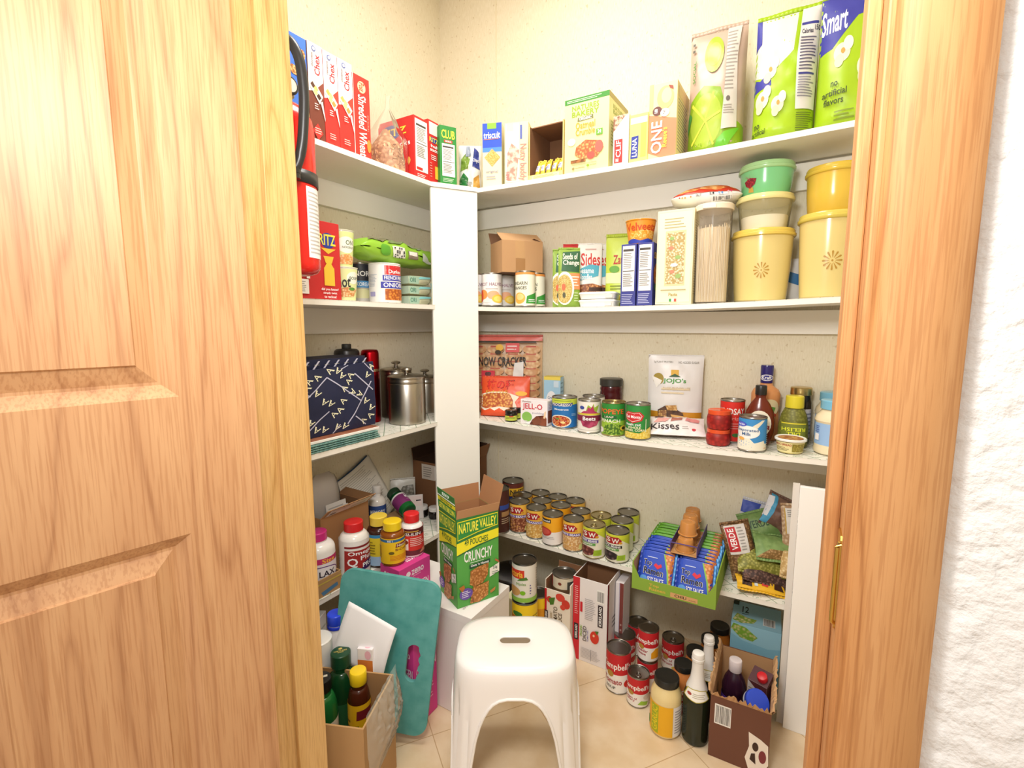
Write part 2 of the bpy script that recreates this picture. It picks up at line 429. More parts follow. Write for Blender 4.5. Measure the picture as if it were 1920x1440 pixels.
for sgn in (0, 1):
    gg = G()
    for i in range(5):
        for j in range(7):
            if (ts[i], ts[i+1]) in cols_ and (zs[j], zs[j+1]) in rows_: panel(gg, ts[i], ts[i+1], zs[j], zs[j+1], oak_door)
            else: gg.add([(ts[i], 0, zs[j]), (ts[i+1], 0, zs[j]), (ts[i+1], 0, zs[j+1]), (ts[i], 0, zs[j+1])], [(0, 1, 2, 3)], oak_door)
    if sgn: gg.v = [(x, -.035-y, z) for x, y, z in gg.v]
    g.v_off = 0
    b = len(g.v); g.v += gg.v; mi = g.mi(oak_door)
    g.f += [tuple(b+i for i in f) for f in gg.f]; g.m += [mi]*len(gg.f)
for q in ([(0, 0, zb), (0, -.035, zb), (0, -.035, Hd), (0, 0, Hd)], [(Wd, 0, zb), (Wd, -.035, zb), (Wd, -.035, Hd), (Wd, 0, Hd)],
          [(0, 0, zb), (Wd, 0, zb), (Wd, -.035, zb), (0, -.035, zb)], [(0, 0, Hd), (Wd, 0, Hd), (Wd, -.035, Hd), (0, -.035, Hd)]): g.add(q, [(0, 1, 2, 3)], oak_door)
door = g.obj('door_1', fix=False)
tag(door, kind='structure')
# local x runs from the hinge, local +y is the pantry-side face
a = math.radians(-100.9)
door.location = (.638, -1.2485, 0); door.rotation_euler = (0, 0, a)
for z in (.25, 1.05, 1.80):
    g = G().lathe([(.005, z-.045), (.005, z+.045)], brass, 12, c=(-.004, -.040)); h = g.obj('hinge', door, smooth=True)

# ---------------------------------------------------------------- shelves
LN = liner_mat(); SHW = M('#f4f0e6')
def back_shelf(k, x1, label):
    t = thing('shelf', label, 'shelf', group=None)
    n = 24; x0 = DL
    def sl(z0, z1, y0, y1, m, nm):
        g = G(); xs = [x0+(x1-x0)*i/n for i in range(n+1)]; vs = []
        for x in xs:
            s = sag(k, x); vs += [(x, y0, z0-s), (x, y1, z0-s), (x, y1, z1-s), (x, y0, z1-s)]
        fs = [(0, 1, 2, 3), (4*n, 4*n+3, 4*n+2, 4*n+1)]
        for i in range(n):
            for j in range(4): fs.append((4*i+j, 4*i+(j+1) % 4, 4*i+4+(j+1) % 4, 4*i+4+j))
        g.add(vs, fs, m); return g.obj(nm, t)
    sl(HB[k], HB[k]+TH, -DR, -.0005, SHW, 'board')
    if k > 1: sl(HB[k]+TH, HB[k]+TH+.0005, -DR-.0006, -.001, LN, 'shelf_paper')
    if k < 4:
        g = G().box(x0-.25, -.019, HB[k]-.0812, x1, -.0006, HB[k]-SAG[k]-.0004, SHW); g.obj('cleat', t)
back_shelf(1, XE-.001, 'top white shelf along the back wall, bare painted board under the boxes')
back_shelf(2, XE-.001, 'second white shelf from the top on the back wall, under the yellow tubs')
back_shelf(3, XE-.001, 'third white shelf on the back wall, lined with green diamond paper under jars and cans')
back_shelf(4, XE-.001, 'lowest white shelf on the back wall, carrying the rows of bean cans')
PA, PB = Vector((.2563, -.375)), Vector((.346, -.2333))
def left_shelf(k, label):
    t = thing('shelf', label, 'shelf')
    P = [(0.0005, -.0005), (0.0005, YF), (DL, YF), (DL, PA.y), (DL-.0005, -.0005)]
    if k == 1: P = [(0.0005, -.0005), (0.0005, YF), (DL, YF), (PA.x, PA.y), (PB.x-.0002, -DR-.0008), (DL-.0005, -DR-.0008), (DL-.0005, -.0005)]
    g = G().prism(P, HB[k], HB[k]+TH, SHW); g.obj('board', t)
    if k > 1: G().prism([(x+(.0006 if x > .2 else .0004), y) for x, y in P], HB[k]+TH, HB[k]+TH+.0005, LN).obj('shelf_paper', t)
    if k < 4: G().box(.0006, YF, HB[k]-.0812, .019, -.02, HB[k]-.0004, SHW).obj('cleat', t)
left_shelf(1, 'top white shelf along the left wall, under the cereal boxes')
left_shelf(2, 'second white shelf on the left wall, under the noodle cups')
left_shelf(3, 'third white shelf on the left wall, under the navy bag and steel canisters')
left_shelf(4, 'lowest white shelf on the left wall, under the supplement bottles')
# corner post
d = (PB-PA).normalized(); nn = Vector((d.y, -d.x))            # nn points out to the door
off = -.004
q = [PA+nn*off-d*.001, PB+nn*off+d*.001, PB+nn*(off-.016)+d*.001, PA+nn*(off-.016)-d*.001]
o = G().prism([tuple(p) for p in q], 0, HB[1]-.0004, M('#fbf9f1')).obj('corner_post', bevel=.003)
tag(o, 'tall white board standing in the inside corner where left and back shelves meet', 'post')
# white upright panel at the right end
t = thing('end_panel', 'glossy white upright panel closing the right end of the lowest shelf', 'panel', (1.36, -.25, 0))
G().box(-.005, .0025, 0, .0105, .0150, .685, M('#e4ded6')).obj('side_board', t)
G().box(.0109, -.0120, 0, .20, .002, .685, M('g#fdfcf9')).obj('face_board', t, bevel=.0015)
# ================================================================ builders of goods
def dirxy(a, b): v = Vector((b.x-a.x, b.y-a.y, 0)); return v.normalized()
def to_cam(P): v = Vector((CAM.x-P.x, CAM.y-P.y, 0)); return v.normalized()
def face_cam(P): d = to_cam(P); return math.atan2(d.x, -d.y)
def rad(P, wpx):
    u, v, z = proj(P); return wpx/2*z/FPX/math.sqrt(1+((u-960)/FPX)**2)
def cb(k, u, vb, wpx, vt):
    """a round thing on shelf k: bottom front edge at (u, vb), width in pixels, middle of its top at row vt -> centre, radius, height"""
    P = on(k, u, vb); R = rad(P, wpx)
    C = P-to_cam(P)*R; R = rad(C, wpx)
    C = P-to_cam(P)*R
    if k and C.x > .3: C.y = min(C.y, -R-.003)
    C.z = top(k, C.x) if k else .0006
    if k and C.x > .3: R = rad(C, wpx); C.y = min(C.y, -R-.002)
    return C, R, rise(C, vt)
def cf(k, u, y, wpx, vt):
    """a round thing standing y from the back wall"""
    C = onf(k, u, y); return C, rad(C, wpx), rise(C, vt)
ROUND = []
def ct(k, u, vt, H, wpx):
    """a round thing of known height whose top centre is seen at (u, vt)"""
    z = HB[k]+TH+H if k else H+.0006
    for _ in range(4):
        P = onz(u, vt, z); z = (top(k, P.x) if k else .0006)+H
    P.z = z-H; R = rad(P+Vector((0, 0, H)), wpx)
    if k: P.y = min(P.y, -R-.003)
    return P, R, H
def cc(P, wpx, vt):
    """the same from a known centre"""
    return P, rad(P, wpx), rise(P, vt)
def cl(k, u, x, wpx, vt):
    C = onl(k, u, x); return C, rad(C, wpx), rise(C, vt)
def carton(name, label, cat, A, B, depth, h=None, tv=None, body='#ffffff', front=(), left=(), right=(), tops=(), back=(), group=None, bevel=.0012, top_open=False):
    A, B = Vector(A), Vector(B); z = max(A.z, B.z); A.z = B.z = z
    if h is None: h = rise(A, tv)
    d = dirxy(A, B); w_ = (B-A).length; y = Vector((-d.y, d.x, 0))
    c = (A+B)/2+y*depth/2
    t = thing(name, label, cat, c, math.atan2(d.y, d.x), group)
    W, D = w_/2, depth/2
    g = G()
    if not isinstance(body, (list, tuple)): body = [body]
    g.box(-W, -D, 0, W, D, h, body[0]); g.obj('carton_body', t, bevel=bevel)
    art(t, [(flat((-W, -D, 0), (2*W, 0, 0), (0, 0, h)), front), (flat((-W, D, 0), (0, -2*D, 0), (0, 0, h)), left),
            (flat((W, -D, 0), (0, 2*D, 0), (0, 0, h)), right), (flat((-W, -D, h), (2*W, 0, 0), (0, 2*D, 0)), tops)])

    return t, w_, h
TIN = 'm#a8a5a0'
def can(name, label, cat, crh, items=(), base='#ffffff', tin=TIN, tab=False, turn=0, group=None, span=PI, rim=.0035):
    C, R, H = crh
    t = thing(name, label, cat, C, face_cam(C)+turn, group); ROUND.append((t, R, H))
    g = G(); r = R
    prof = [(r*.93, 0.0), (r*.985, .0008), (r, .002), (r, .0032), (r*.972, .0045), (r*.972, H-.0045), (r, H-.0032), (r, H-.0012), (r*.985, H), (r*.955, H-.0006),
            (r*.945, H-.0035), (r*.86, H-.0035), (r*.85, H-.0028), (r*.74, H-.0028), (r*.73, H-.0034), (r*.4, H-.0034)]
    g.lathe(prof, tin, 32)
    g.obj('tin_body', t, smooth=True)
    if tab:
        g = G(); n = 16
        ring = [(r*.25*math.cos(2*PI*i/n), -r*.35+r*.32*math.sin(2*PI*i/n), H-.0016) for i in range(n+1)]
        g.tube(ring, .0011, tin, 6, caps=False).lathe([(r*.16, H-.0034), (r*.16, H-.001)], tin, 10, c=(0, 0))
        g.obj('pull_tab', t, smooth=True)
    g = G(); rl = r*.978
    g.lathe([(rl, .0048), (rl, H-.0048)], base, 32, cap0=False, cap1=False)
    F = round_face(rl, .0048, H-.0048, span=span)
    if items: paint(g, F, items, .0003, .00016)
    g.obj('paper_label', t, smooth=True, fix=False)
    return t
def vessel(name, label, cat, C, parts, labels=(), turn=0, group=None, rot=None, seg=28, sx=1, sy=1):
    """parts: (name, profile, surface[, seg]); labels: (name, radius, z0, z1, ground, artwork)"""
    t = thing(name, label, cat, C, face_cam(Vector(C))+turn, group, rot)
    if rot is None: ROUND.append((t, max(q[0] for p_ in parts for q in p_[1]), max(p_[1][-1][1] for p_ in parts)))
    for p in parts:
        g = G().lathe(p[1], p[2], seg, sx=sx, sy=sy); g.obj(p[0], t, smooth=True)
    for nm, R, z0, z1, bg, items in labels:
        g = G()
        if bg: g.lathe([(R+.0003, z0), (R+.0003, z1)], bg, seg, cap0=False, cap1=False, sx=sx, sy=sy)
        F = round_face(R+.0003, z0, z1)
        if sx != 1 or sy != 1: F = Face(lambda u, v, d, f=F.fn: Vector((f(u, v, d).x*sx, f(u, v, d).y*sy, f(u, v, d).z)), F.n)
        if items: paint(g, F, items, .0003, .00018)
        g.obj(nm, t, smooth=True, fix=False)
    return t
def bottle_prof(R, H, sh, nr, nz0, base=.004, soft=.012):
    """body radius R, shoulder starting at sh, neck radius nr from nz0 up to H"""
    p = [(R*.86, 0), (R*.96, base*.35), (R, base)]
    p += [(R, sh)]
    for i in range(1, 7):
        a = i/6*PI/2; p.append((nr+(R-nr)*math.cos(a), sh+(nz0-sh)*math.sin(a)))
    p += [(nr, H)]
    return p
def cap_prof(r, z0, z1): return [(r*.97, z0), (r, z0+.001), (r, z1-.0025), (r*.93, z1-.0004), (r*.86, z1)]
def ribs(t, r, z0, z1, m, n=36, nm='cap_ribs'):
    g = G()
    for i in range(n):
        a = 2*PI*i/n; g.tube([(r*math.cos(a), r*math.sin(a), z0), (r*math.cos(a), r*math.sin(a), z1)], .0005, m, 4)
    return g.obj(nm, t)
def crumple(seed, amp, sc):
    def f(x, z):
        return amp*(noise.noise(Vector((x*sc+seed*3.1, z*sc, seed)))+.5*noise.noise(Vector((x*sc*2.3, z*sc*2.3+seed, seed*2))))
    return f
def pouch(name, label, cat, loc, w_, h, t_, body, items=(), rz=0, lean=0, group=None, kind='pillow', amp=.004, sc=22, seed=1, seal=0, sealm=None, rot=None, backm=None, nu=20, nv=24, pinch=.04, extra=None, contents=None):
    """a filled bag: front faces local -y; lean tips its top backwards"""
    T = thing(name, label, cat, loc, rz, group, rot or (-lean, 0, rz))
    cr = crumple(seed, amp, sc)
    def prof(u, v):
        a = max(0, 1-abs(2*u-1)**2.6)
        if kind == 'pillow': b = max(0, 1-abs(2*v-1)**2.6)
        elif kind == 'stand': b = min(1, (v/.10)**.5 if v < .10 else 1)*max(0, 1-((v-.1)/.9)**2.2 if v > .1 else 1)
        else: b = max(0, 1-v**3)*min(1, (v/.06)**.5)
        return (a**.6)*(b**.75)
    def edge(u, v): return (u-.5)*w_*(1-pinch*4*v*(1-v)*(1 if kind == 'pillow' else .3))
    def fr(u, v, d=0):
        p = prof(u, v); x = edge(u, v)
        return Vector((x, -t_/2*p-cr(x, v*h)*min(1, p*2.5)-d, v*h))
    def bkf(u, v):
        p = prof(u, v); x = edge(u, v)
        return Vector((x, t_/2*p+cr(x+5, v*h)*min(1, p*2.5)*.6, v*h))
    g = G().grid(lambda u, v: fr(u, v), nu, nv, body)
    g.grid(lambda u, v: bkf(u, v), nu, nv, backm or body)
    g.obj('bag_skin', T, smooth=True, fix=False, ang=60)
    if seal:
        for nm, v0 in (('top_seal', h), ) if kind != 'pillow' else (('top_seal', h), ('bottom_seal', 0)):
            s = 1 if v0 else -1; g = G(); n = 24
            g.grid(lambda u, v: Vector(((u-.5)*w_*(1.0), .0007*math.sin(u*90)+.002*math.sin(u*9), v0+s*v*seal)), 60, 1, sealm or body); g.obj(nm, T, smooth=True, fix=False, solid=.0006)
    if items:
        g = G(); paint(g, Face(fr, 22), items, .0008, .00035); g.obj('printed_artwork', T, smooth=True, fix=False)
    return T, fr
def open_box(name, label, cat, A, B, depth, h, m, flaps=(), th=.004, group=None, inner=None, front=(), left=(), right=(), lip=None, fm=None):
    """flaps: (side, angle from upright outward in degrees, length)"""
    A, B = Vector(A), Vector(B); z = max(A.z, B.z); A.z = B.z = z
    d = dirxy(A, B); w_ = (B-A).length; y = Vector((-d.y, d.x, 0)); c = (A+B)/2+y*depth/2
    T = thing(name, label, cat, c, math.atan2(d.y, d.x), group)
    W, D = w_/2, depth/2; im = inner or m
    hf = lip if lip else h
    def wall(nm, p, q, hh):        # p->q along the outside, thickness inwards (left of p->q)
        p, q = Vector(p), Vector(q); dd = (q-p).normalized(); nn = Vector((-dd.y, dd.x, 0))*th
        g = G(); O = [p, q, q+nn, p+nn]; vs = [(a.x, a.y, 0) for a in O]+[(a.x, a.y, hh) for a in O]
        g.add(vs, [(0, 1, 5, 4), (0, 3, 2, 1), (4, 5, 6, 7), (1, 2, 6, 5), (3, 0, 4, 7)], m); g.add(vs, [(2, 3, 7, 6)], im); return g.obj(nm, T)
    wall('front_wall', (-W, -D, 0), (W, -D, 0), hf); wall('back_wall', (W, D, 0), (-W, D, 0), h)
    wall('side_wall', (W, -D+th, 0), (W, D-th, 0), h); wall('side_wall', (-W, D-th, 0), (-W, -D+th, 0), h)
    G().box(-W+th, -D+th, 0, W-th, D-th, th, im).obj('bottom', T)
    for sd, ang, ln in flaps:
        a = math.radians(ang); g = G(); e = .0015
        S = {'front': ((-W, -D), (W, -D), (0, -1), hf), 'back': ((W, D), (-W, D), (0, 1), h), 'right': ((W, -D), (W, D), (1, 0), h), 'left': ((-W, D), (-W, -D), (-1, 0), h)}[sd]
        (x0, y0), (x1, y1), (nx, ny), hh = S; s, c_ = math.sin(a)*ln, math.cos(a)*ln
        nrm = Vector((nx*math.cos(a), ny*math.cos(a), -math.sin(a)))*(-th*.6)
        q = [Vector((x0, y0, hh)), Vector((x1, y1, hh)), Vector((x1+nx*s, y1+ny*s, hh+c_)), Vector((x0+nx*s, y0+ny*s, hh+c_))]
        vs = q+[p+nrm for p in q]
        g.add(vs, [(0, 1, 2, 3), (0, 4, 5, 1), (1, 5, 6, 2), (2, 6, 7, 3), (3, 7, 4, 0)], fm or m); g.add(vs, [(7, 6, 5, 4)], im)
        g.obj('flap', T)
    art(T, [(flat((-W, -D, 0), (2*W, 0, 0), (0, 0, hf)), front), (flat((-W, D, 0), (0, -2*D, 0), (0, 0, h)), left), (flat((W, -D, 0), (0, 2*D, 0), (0, 0, h)), right)])
    return T, w_
CARD = 'c#b98d62'; CARDI = 'c#a87c54'
def copy_tree(root, loc, rz=None, label=None, rot=None):
    r = root.copy(); COL.objects.link(r); r.location = loc
    if rz is not None: r.rotation_euler = (0, 0, rz)
    if rot is not None: r.rotation_euler = rot
    if label: r['label'] = label
    for ch in root.children:
        c = ch.copy(); COL.objects.link(c); c.parent = r
        for g2 in ch.children:
            e = g2.copy(); COL.objects.link(e); e.parent = c
    return r
def nutrition(x0, y0, x1, y1, ink='#4a4440', bg='#f6f3ee'):
    return [('r', x0, y0, x1, y1, bg), ('r', x0+.04*(x1-x0), y1-(y1-y0)*.12, x1-.1*(x1-x0), y1-(y1-y0)*.07, ink),
            ('l', x0+.08*(x1-x0), y0+(y1-y0)*.5, x1-.1*(x1-x0), y1-(y1-y0)*.15, 9, '#8b8580'),
            ('r', x0+.04*(x1-x0), y0+(y1-y0)*.44, x1-.04*(x1-x0), y0+(y1-y0)*.455, ink), ('l', x0+.08*(x1-x0), y0+(y1-y0)*.1, x1-.1*(x1-x0), y0+(y1-y0)*.4, 7, '#8b8580')]
# ================================================================ top shelf, left wall
XF = .236
def lbox(u0, u1, x=XF, k=1): return onl(k, u0, x), onl(k, u1, x)
def waffle(cx, cy, rx, ry, a='#c98a3f', b='#f0cf8a'):
    return [('p', [(cx-rx, cy+ry*.2), (cx-rx*.5, cy+ry), (cx+rx*.4, cy+ry*.9), (cx+rx, cy+ry*.1), (cx+rx*.6, cy-ry), (cx-rx*.5, cy-ry*.8)], 'v#%s#%s#190' % (b[1:], a[1:]))]
A, B = lbox(500, 582.3)
carton('snack_box', 'big blue box printed with lattice crackers, behind the fire extinguisher on the top shelf', 'box', A, B, .19, tv=27, body='#3f74d8',
       front=[('r', 0, 0, 1, .30, 'v#e9c27d#b97a35#70')]+waffle(.64, .86, .12, .06)+waffle(.9, .83, .07, .05, '#a8652c')+waffle(.68, .64, .11, .05, '#a8652c')+waffle(.9, .55, .1, .07)+[('t', 'SNACKS', .05, .7, .4, .8, '#ffffff'), ('e', .3, .4, .25, .12, 'v#f2d79c#c98a3f#120')])
def chex(u0, u1, tv, c1, label, pad):
    A, B = lbox(u0, u1)
    it = [('r', 0, 0, 1, 1, c1), ('p', [(0, .50), (.5, .53), (1, .64), (1, 1), (0, 1)], '#f6f2ef'), ('p', [(.35, .52), (1, .64), (1, .46)], pad), ('t', 'Chex', .42, .69, .80, .90, '#d02a2e', 90),
          ('t', 'chocolate' if c1 == '#7a3a28' else 'cinnamon', .22, .76, .34, .90, '#8a6a60', 90), ('e', .42, .945, .13, .028, '#3d4f9a'), ('e', .42, .945, .09, .019, '#f1eef0'), ('l', .6, .925, .95, .96, 3, '#b9b2b2')]
    c2 = ['#5a3322', '#e8c070', '#f3d78c', '#4a2a1c'] if c1 == '#7a3a28' else ['#e8b45c', '#f2d08a', '#f3d78c', '#d99a4a']
    it += [('p', [(.02, .56), (.25, .64), (.92, .49), (.68, .40)], '#f7efe0')]
    for (px, py), cc_ in zip(((.24, .575), (.44, .545), (.40, .51), (.62, .475)), c2): it.append(('p', [(px-.15, py), (px, py+.032), (px+.17, py-.006), (px+.02, py-.036)], cc_))
    it += [('p', [(.72, .42), (.86, .44), (1, .27), (1, .24)], '#f3ece6'), ('l', .3, .33, .6, .40, 3, '#f0e0da'), ('l', .25, .08, .7, .15, 3, '#f6c9c0')]
    if c1 == '#7a3a28': it.insert(-1, ('p', [(.1, .11), (.45, .19), (.8, .10), (.45, .02)], '#d8342c'))
    carton('cereal_box', label, 'box', A, B, .19, tv=tv, body=c1, front=it, group='cereal boxes standing side by side on the top shelf')
chex(583.6, 611, 74, '#7a3a28', 'brown and white cereal box, spine out, right beside the fire extinguisher', '#8d4634')
chex(612, 638, 92, '#d23028', 'red and white cereal box between the brown one and its red twin', '#c74433')
chex(638.8, 665, 107, '#d43129', 'red and white cereal box touching the all-red wheat cereal box', '#c74433')
A, B = lbox(666, 697)
carton('cereal_box', 'all-red shredded wheat cereal box with white sideways lettering, next to the clear bag', 'box', A, B, .19, tv=134.5, body='#d8352a',
       front=[('r', 0, 0, .04, 1, '#f2e6e0'), ('e', .52, .87, .24, .07, '#f4d9a8'), ('t', 'Post', .36, .82, .68, .92, '#cf3a2c', -90), ('t', 'Shredded Wheat', .28, .03, .75, .77, '#fbf5ee', -90), ('t', 'O R I G I N A L', .8, .36, .88, .56, '#f6b8a0', -90), ('e', .85, .18, .12, .08, '#f0953c')],
       group='cereal boxes standing side by side on the top shelf')
# clear bag of brown cereal
def cereal_bag():
    P = onl(1, 725, .15); T = thing('cereal_bag', 'clear plastic bag of brown flakes twisted shut, between red boxes on the top shelf', 'bag', P, PI/2)
    rr = random.Random(3); W = .112
    def skin(s, hh, a):
        def f(u, v):
            th = 2*PI*u; z = v*hh
            r = s*(1-.12*v)*(1+.03*math.sin(5*th+3*v)+.04*math.sin(3*th+7*v))
            if v > .55: r *= max(.12, 1-(v-.55)*2.0)
            return Vector((r*W/2*math.cos(th), r*.075*math.sin(th), z+.0005))
        return f
    G().grid(skin(.95, .150, 0), 28, 10, 'v#dcb088#a87850#70', cu=True).obj('flakes', T, smooth=True)
    g = G()
    for i in range(260):
        a = rr.random()*2*PI; z = .004+rr.random()*.085; k = .93*(1-.12*z/.15)
        x, y = k*W/2*math.cos(a), k*.075*math.sin(a); s = .004+rr.random()*.004
        M3 = Matrix.Translation((x, y, z)) @ Euler((rr.random()*6, rr.random()*6, rr.random()*6)).to_matrix().to_4x4()
        q = [M3 @ Vector(p) for p in ((-s, -s*.7, 0), (s, -s*.8, .0008), (s*.9, s*.8, 0), (-s*.8, s, -.0008))]
        b = [M3 @ Vector((p[0], p[1], .0014)) for p in ((-s, -s*.7), (s, -s*.8), (s*.9, s*.8), (-s*.8, s))]
        g.add(q+b, [(0, 1, 2, 3), (4, 5, 6, 7), (0, 1, 5, 4), (1, 2, 6, 5), (2, 3, 7, 6), (3, 0, 4, 7)], ['#c08a5c', '#d8aa78', '#a87048', '#e3bd90'][i % 4])
    tag(g.obj('loose_flakes', T), kind='stuff')
    def sk(u, v):
        th = 2*PI*u; z = v*.26
        r = 1.0 if v < .42 else max(.10, 1-(v-.42)*2.1); r *= 1+.05*math.sin(7*th+6*v)
        return Vector((r*W/2*math.cos(th)+.035*max(0, v-.5), r*.079*math.sin(th), z))
    G().grid(sk, 40, 26, 'f#fbf3e8#10', cu=True).obj('clear_film', T, smooth=True)
cereal_bag()
A, B = lbox(778, 804)
carton('cracker_box', 'red cracker box showing its nutrition panel, right of the clear bag of flakes', 'box', A, B, .16, tv=214, body='#cf2a26',
       front=[('r', .08, .14, .95, .96, '#f7f4ef')]+nutrition(.12, .30, .92, .93)+[('r', .12, .16, .55, .2, '#cf2a26'), ('r', .62, .14, .88, .22, '#f1eeea'), ('l', .16, .02, .8, .1, 3, '#f7e9e6')],
       left=[('e', .35, .8, .3, .12, '#2c3f9a'), ('t', 'RITZ', .1, .74, .8, .86, '#f8e24a'), ('t', 'snacks', .3, .55, .9, .63, '#ffffff'), ('e', .6, .3, .3, .12, '#e8b25a')],
       group='red cracker boxes at the corner of the top shelf')
A, B = lbox(804.6, 824.5)
carton('cracker_box', 'slim red cracker box with a yellow wordmark, touching the green cracker box', 'box', A, B, .16, tv=222, body='#cf2a26',
       front=[('r', .1, .78, .9, .97, '#f6e4e0'), ('e', .5, .7, .38, .045, '#2c3f9a'), ('t', 'RITZ', .1, .665, .92, .735, '#f8e24a'), ('t', 'fresh', .2, .58, .85, .63, '#ffffff'), ('t', 'stacks', .15, .52, .9, .57, '#ffffff'), ('l', .2, .38, .85, .47, 3, '#f7e9e6'), ('r', .55, .1, .9, .3, '#f3c33c'), ('l', .1, .1, .3, .35, 6, '#e88f86')],
       group='red cracker boxes at the corner of the top shelf')
A, B = onl(1, 826, .256), onl(1, 857, .285)
carton('cracker_box', 'green cracker box with yellow lettering standing over the corner post', 'box', A, B, .15, tv=233, body='#2f8a3c',
       front=[('t', 'CLUB', .1, .79, .9, .93, '#fbf04a'), ('r', .25, .72, .75, .765, '#d8342c'), ('t', 'ORIGINAL', .3, .728, .7, .757, '#ffffff')]+nutrition(.12, .16, .88, .70)+[('l', .15, .06, .8, .13, 3, '#cfe8c8')])
# crumpled foil chip bag in the corner
P = onf(1, 882, -.150)
T, f = pouch('chip_bag', 'crumpled half-empty green and white foil chip bag in the corner of the top shelf', 'bag', P, .085, .185, .05, 'p#e9e6df', rz=face_cam(P), amp=.011, sc=34, seed=4, kind='stand', pinch=.2, lean=.08,
      items=[('p', [(.02, .02), (.35, .05), (.42, .3), (.2, .42), (.0, .3)], 'p#2f7a3e'), ('p', [(.05, .45), (.4, .5), (.5, .72), (.3, .8), (.1, .7)], 'p#7d9a3c'), ('p', [(.6, .05), (.95, .1), (.9, .4), (.65, .3)], 'p#d9a24a'),
             ('p', [(.6, .55), (.95, .5), (.9, .85), (.7, .95)], 'p#31408f'), ('t', 'Chips', .62, .62, .9, .72, '#ffffff'), ('p', [(.3, .75), (.55, .78), (.5, .97), (.35, .97)], 'p#9aa4b8'), ('l', .35, .1, .6, .25, 5, '#8b8580')])

# ================================================================ fire extinguisher on the inside of the front wall
def extinguisher():
    X, Y, Z = .499, YF+.062, 1.196
    T = thing('fire_extinguisher', 'red fire extinguisher with black hose hanging just inside the doorway', 'fire extinguisher', (X, Y, Z))
    red = M('g#d8221c'); blk = M('p#2b2b2b')
    R = .052; H = .315
    prof = [(.036, 0), (.046, .004), (.0515, .012), (R, .02), (R, H-.045), (.049, H-.028), (.040, H-.012), (.028, H-.003), (.016, H)]
    G().lathe(prof, red, 40).obj('cylinder', T, smooth=True)
    g = G().lathe([(.015, H), (.015, H+.012), (.020, H+.014), (.020, H+.030), (.013, H+.034), (.013, H+.05)], 'm#b8b8b8', 20); g.obj('valve', T, smooth=True)
    g = G().box(-.07, -.008, H+.036, .012, .008, H+.042, blk).box(-.075, -.007, H+.058, .01, .007, H+.063, blk).box(-.005, -.006, H+.04, .006, .006, H+.06, blk); g.obj('handle', T, bevel=.001)
    c = Matrix.Translation((.022, -.006, H+.022)) @ Matrix.Rotation(PI/2, 4, 'Y')
    G().lathe([(.0165, 0), (.0165, .010), (.014, .012)], blk, 24).move(c).obj('pressure_gauge', T, smooth=True)
    G().lathe([(.012, .0122), (.012, .0125)], '#e9e6df', 20).move(c).obj('gauge_dial', T)
    # hose: out of the valve, up in a loop and down along the side to the strap
    pts = [(.010, -.02, H+.022), (.024, -.034, H+.055), (.040, -.036, H+.078), (.056, -.030, H+.072), (.066, -.022, H+.045), (.068, -.018, H), (.066, -.018, H-.04), (.060, -.022, .215), (.052, -.032, .175), (.047, -.038, .15), (.042, -.042, .11), (.040, -.043, .04), (.040, -.043, .015)]
    sm = []
    for i in range(len(pts)-1):
        p0, p1, p2, p3 = [Vector(pts[min(max(k, 0), len(pts)-1)]) for k in (i-1, i, i+1, i+2)]
        for q in range(5):
            s = q/5; sm.append(.5*((2*p1)+(p2-p0)*s+(2*p0-5*p1+4*p2-p3)*s*s+(3*p1-p0-3*p2+p3)*s**3))
    sm.append(Vector(pts[-1]))
    sm = [Vector((p.x+.017*min(1, max(0, (p.z-.13)/.05)), p.y, p.z)) for p in sm]
    G().tube(sm, .0088, blk, 14).obj('hose', T, smooth=True)
    g = G().lathe([(R+.0016, .165), (R+.0016, .188)], blk, 40, cap0=False, cap1=False); g.obj('strap', T, smooth=True, solid=.002)
    g = G().lathe([(.0115, .162), (.0115, .170), (.0125, .171), (.0125, .180), (.0115, .181), (.0115, .192)], blk, 20, c=(.066, -.033)); g.obj('hose_clip', T, smooth=True)
    g = G(); F = Face(lambda u, v, d: Vector(((R+.0006+d)*math.cos(.02+u*.9), (R+.0006+d)*math.sin(.02+u*.9), .03+.13*v)), 10)
    paint(g, F, [('r', 0, 0, 1, 1, '#f1ede8'), ('l', .08, .05, .95, .95, 16, '#b9b3ae')], 0); g.obj('instruction_label', T, smooth=True, fix=False)
    g = G().box(-.045, .0535, .02, -.015, .060, .30, 'm#8a8a8a'); g.obj('wall_bracket', T)
    T.rotation_euler = (0, 0, 0)
    return T
extinguisher()
# ================================================================ top shelf, back wall
def pw(P, wpx): return 2*rad(P, wpx)
def bbox(k, u0, u1, y0=-.222, y1=None): return onf(k, u0, y0), onf(k, u1, y1 if y1 is not None else y0)
A, B = bbox(1, 905.5, 941, -.228, -.205)
carton('cracker_box', 'slim blue and cream cracker box with a woven cracker picture, right of the crumpled bag', 'box', A, B, .15, tv=233, body='#f3e6c0',
       front=[('r', 0, .58, 1, 1, '#2f55cf'), ('r', 0, .55, 1, .62, '#4f8ee6'), ('r', .25, .91, .72, 1, '#8cc63f'), ('t', 'triscuit', .06, .76, .92, .86, '#ffffff'), ('r', .06, .745, .85, .752, '#e98a3a'),
              ('p', [(.5, .60), (.92, .46), (.5, .32), (.1, .47)], 'v#f3cf86#d9a24a#260'), ('t', 'original', .18, .21, .8, .26, '#8d8a9a'), ('l', .2, .11, .78, .18, 2, '#a9a6b0')])
A, B = bbox(1, 946, 990.5, -.226, -.200)
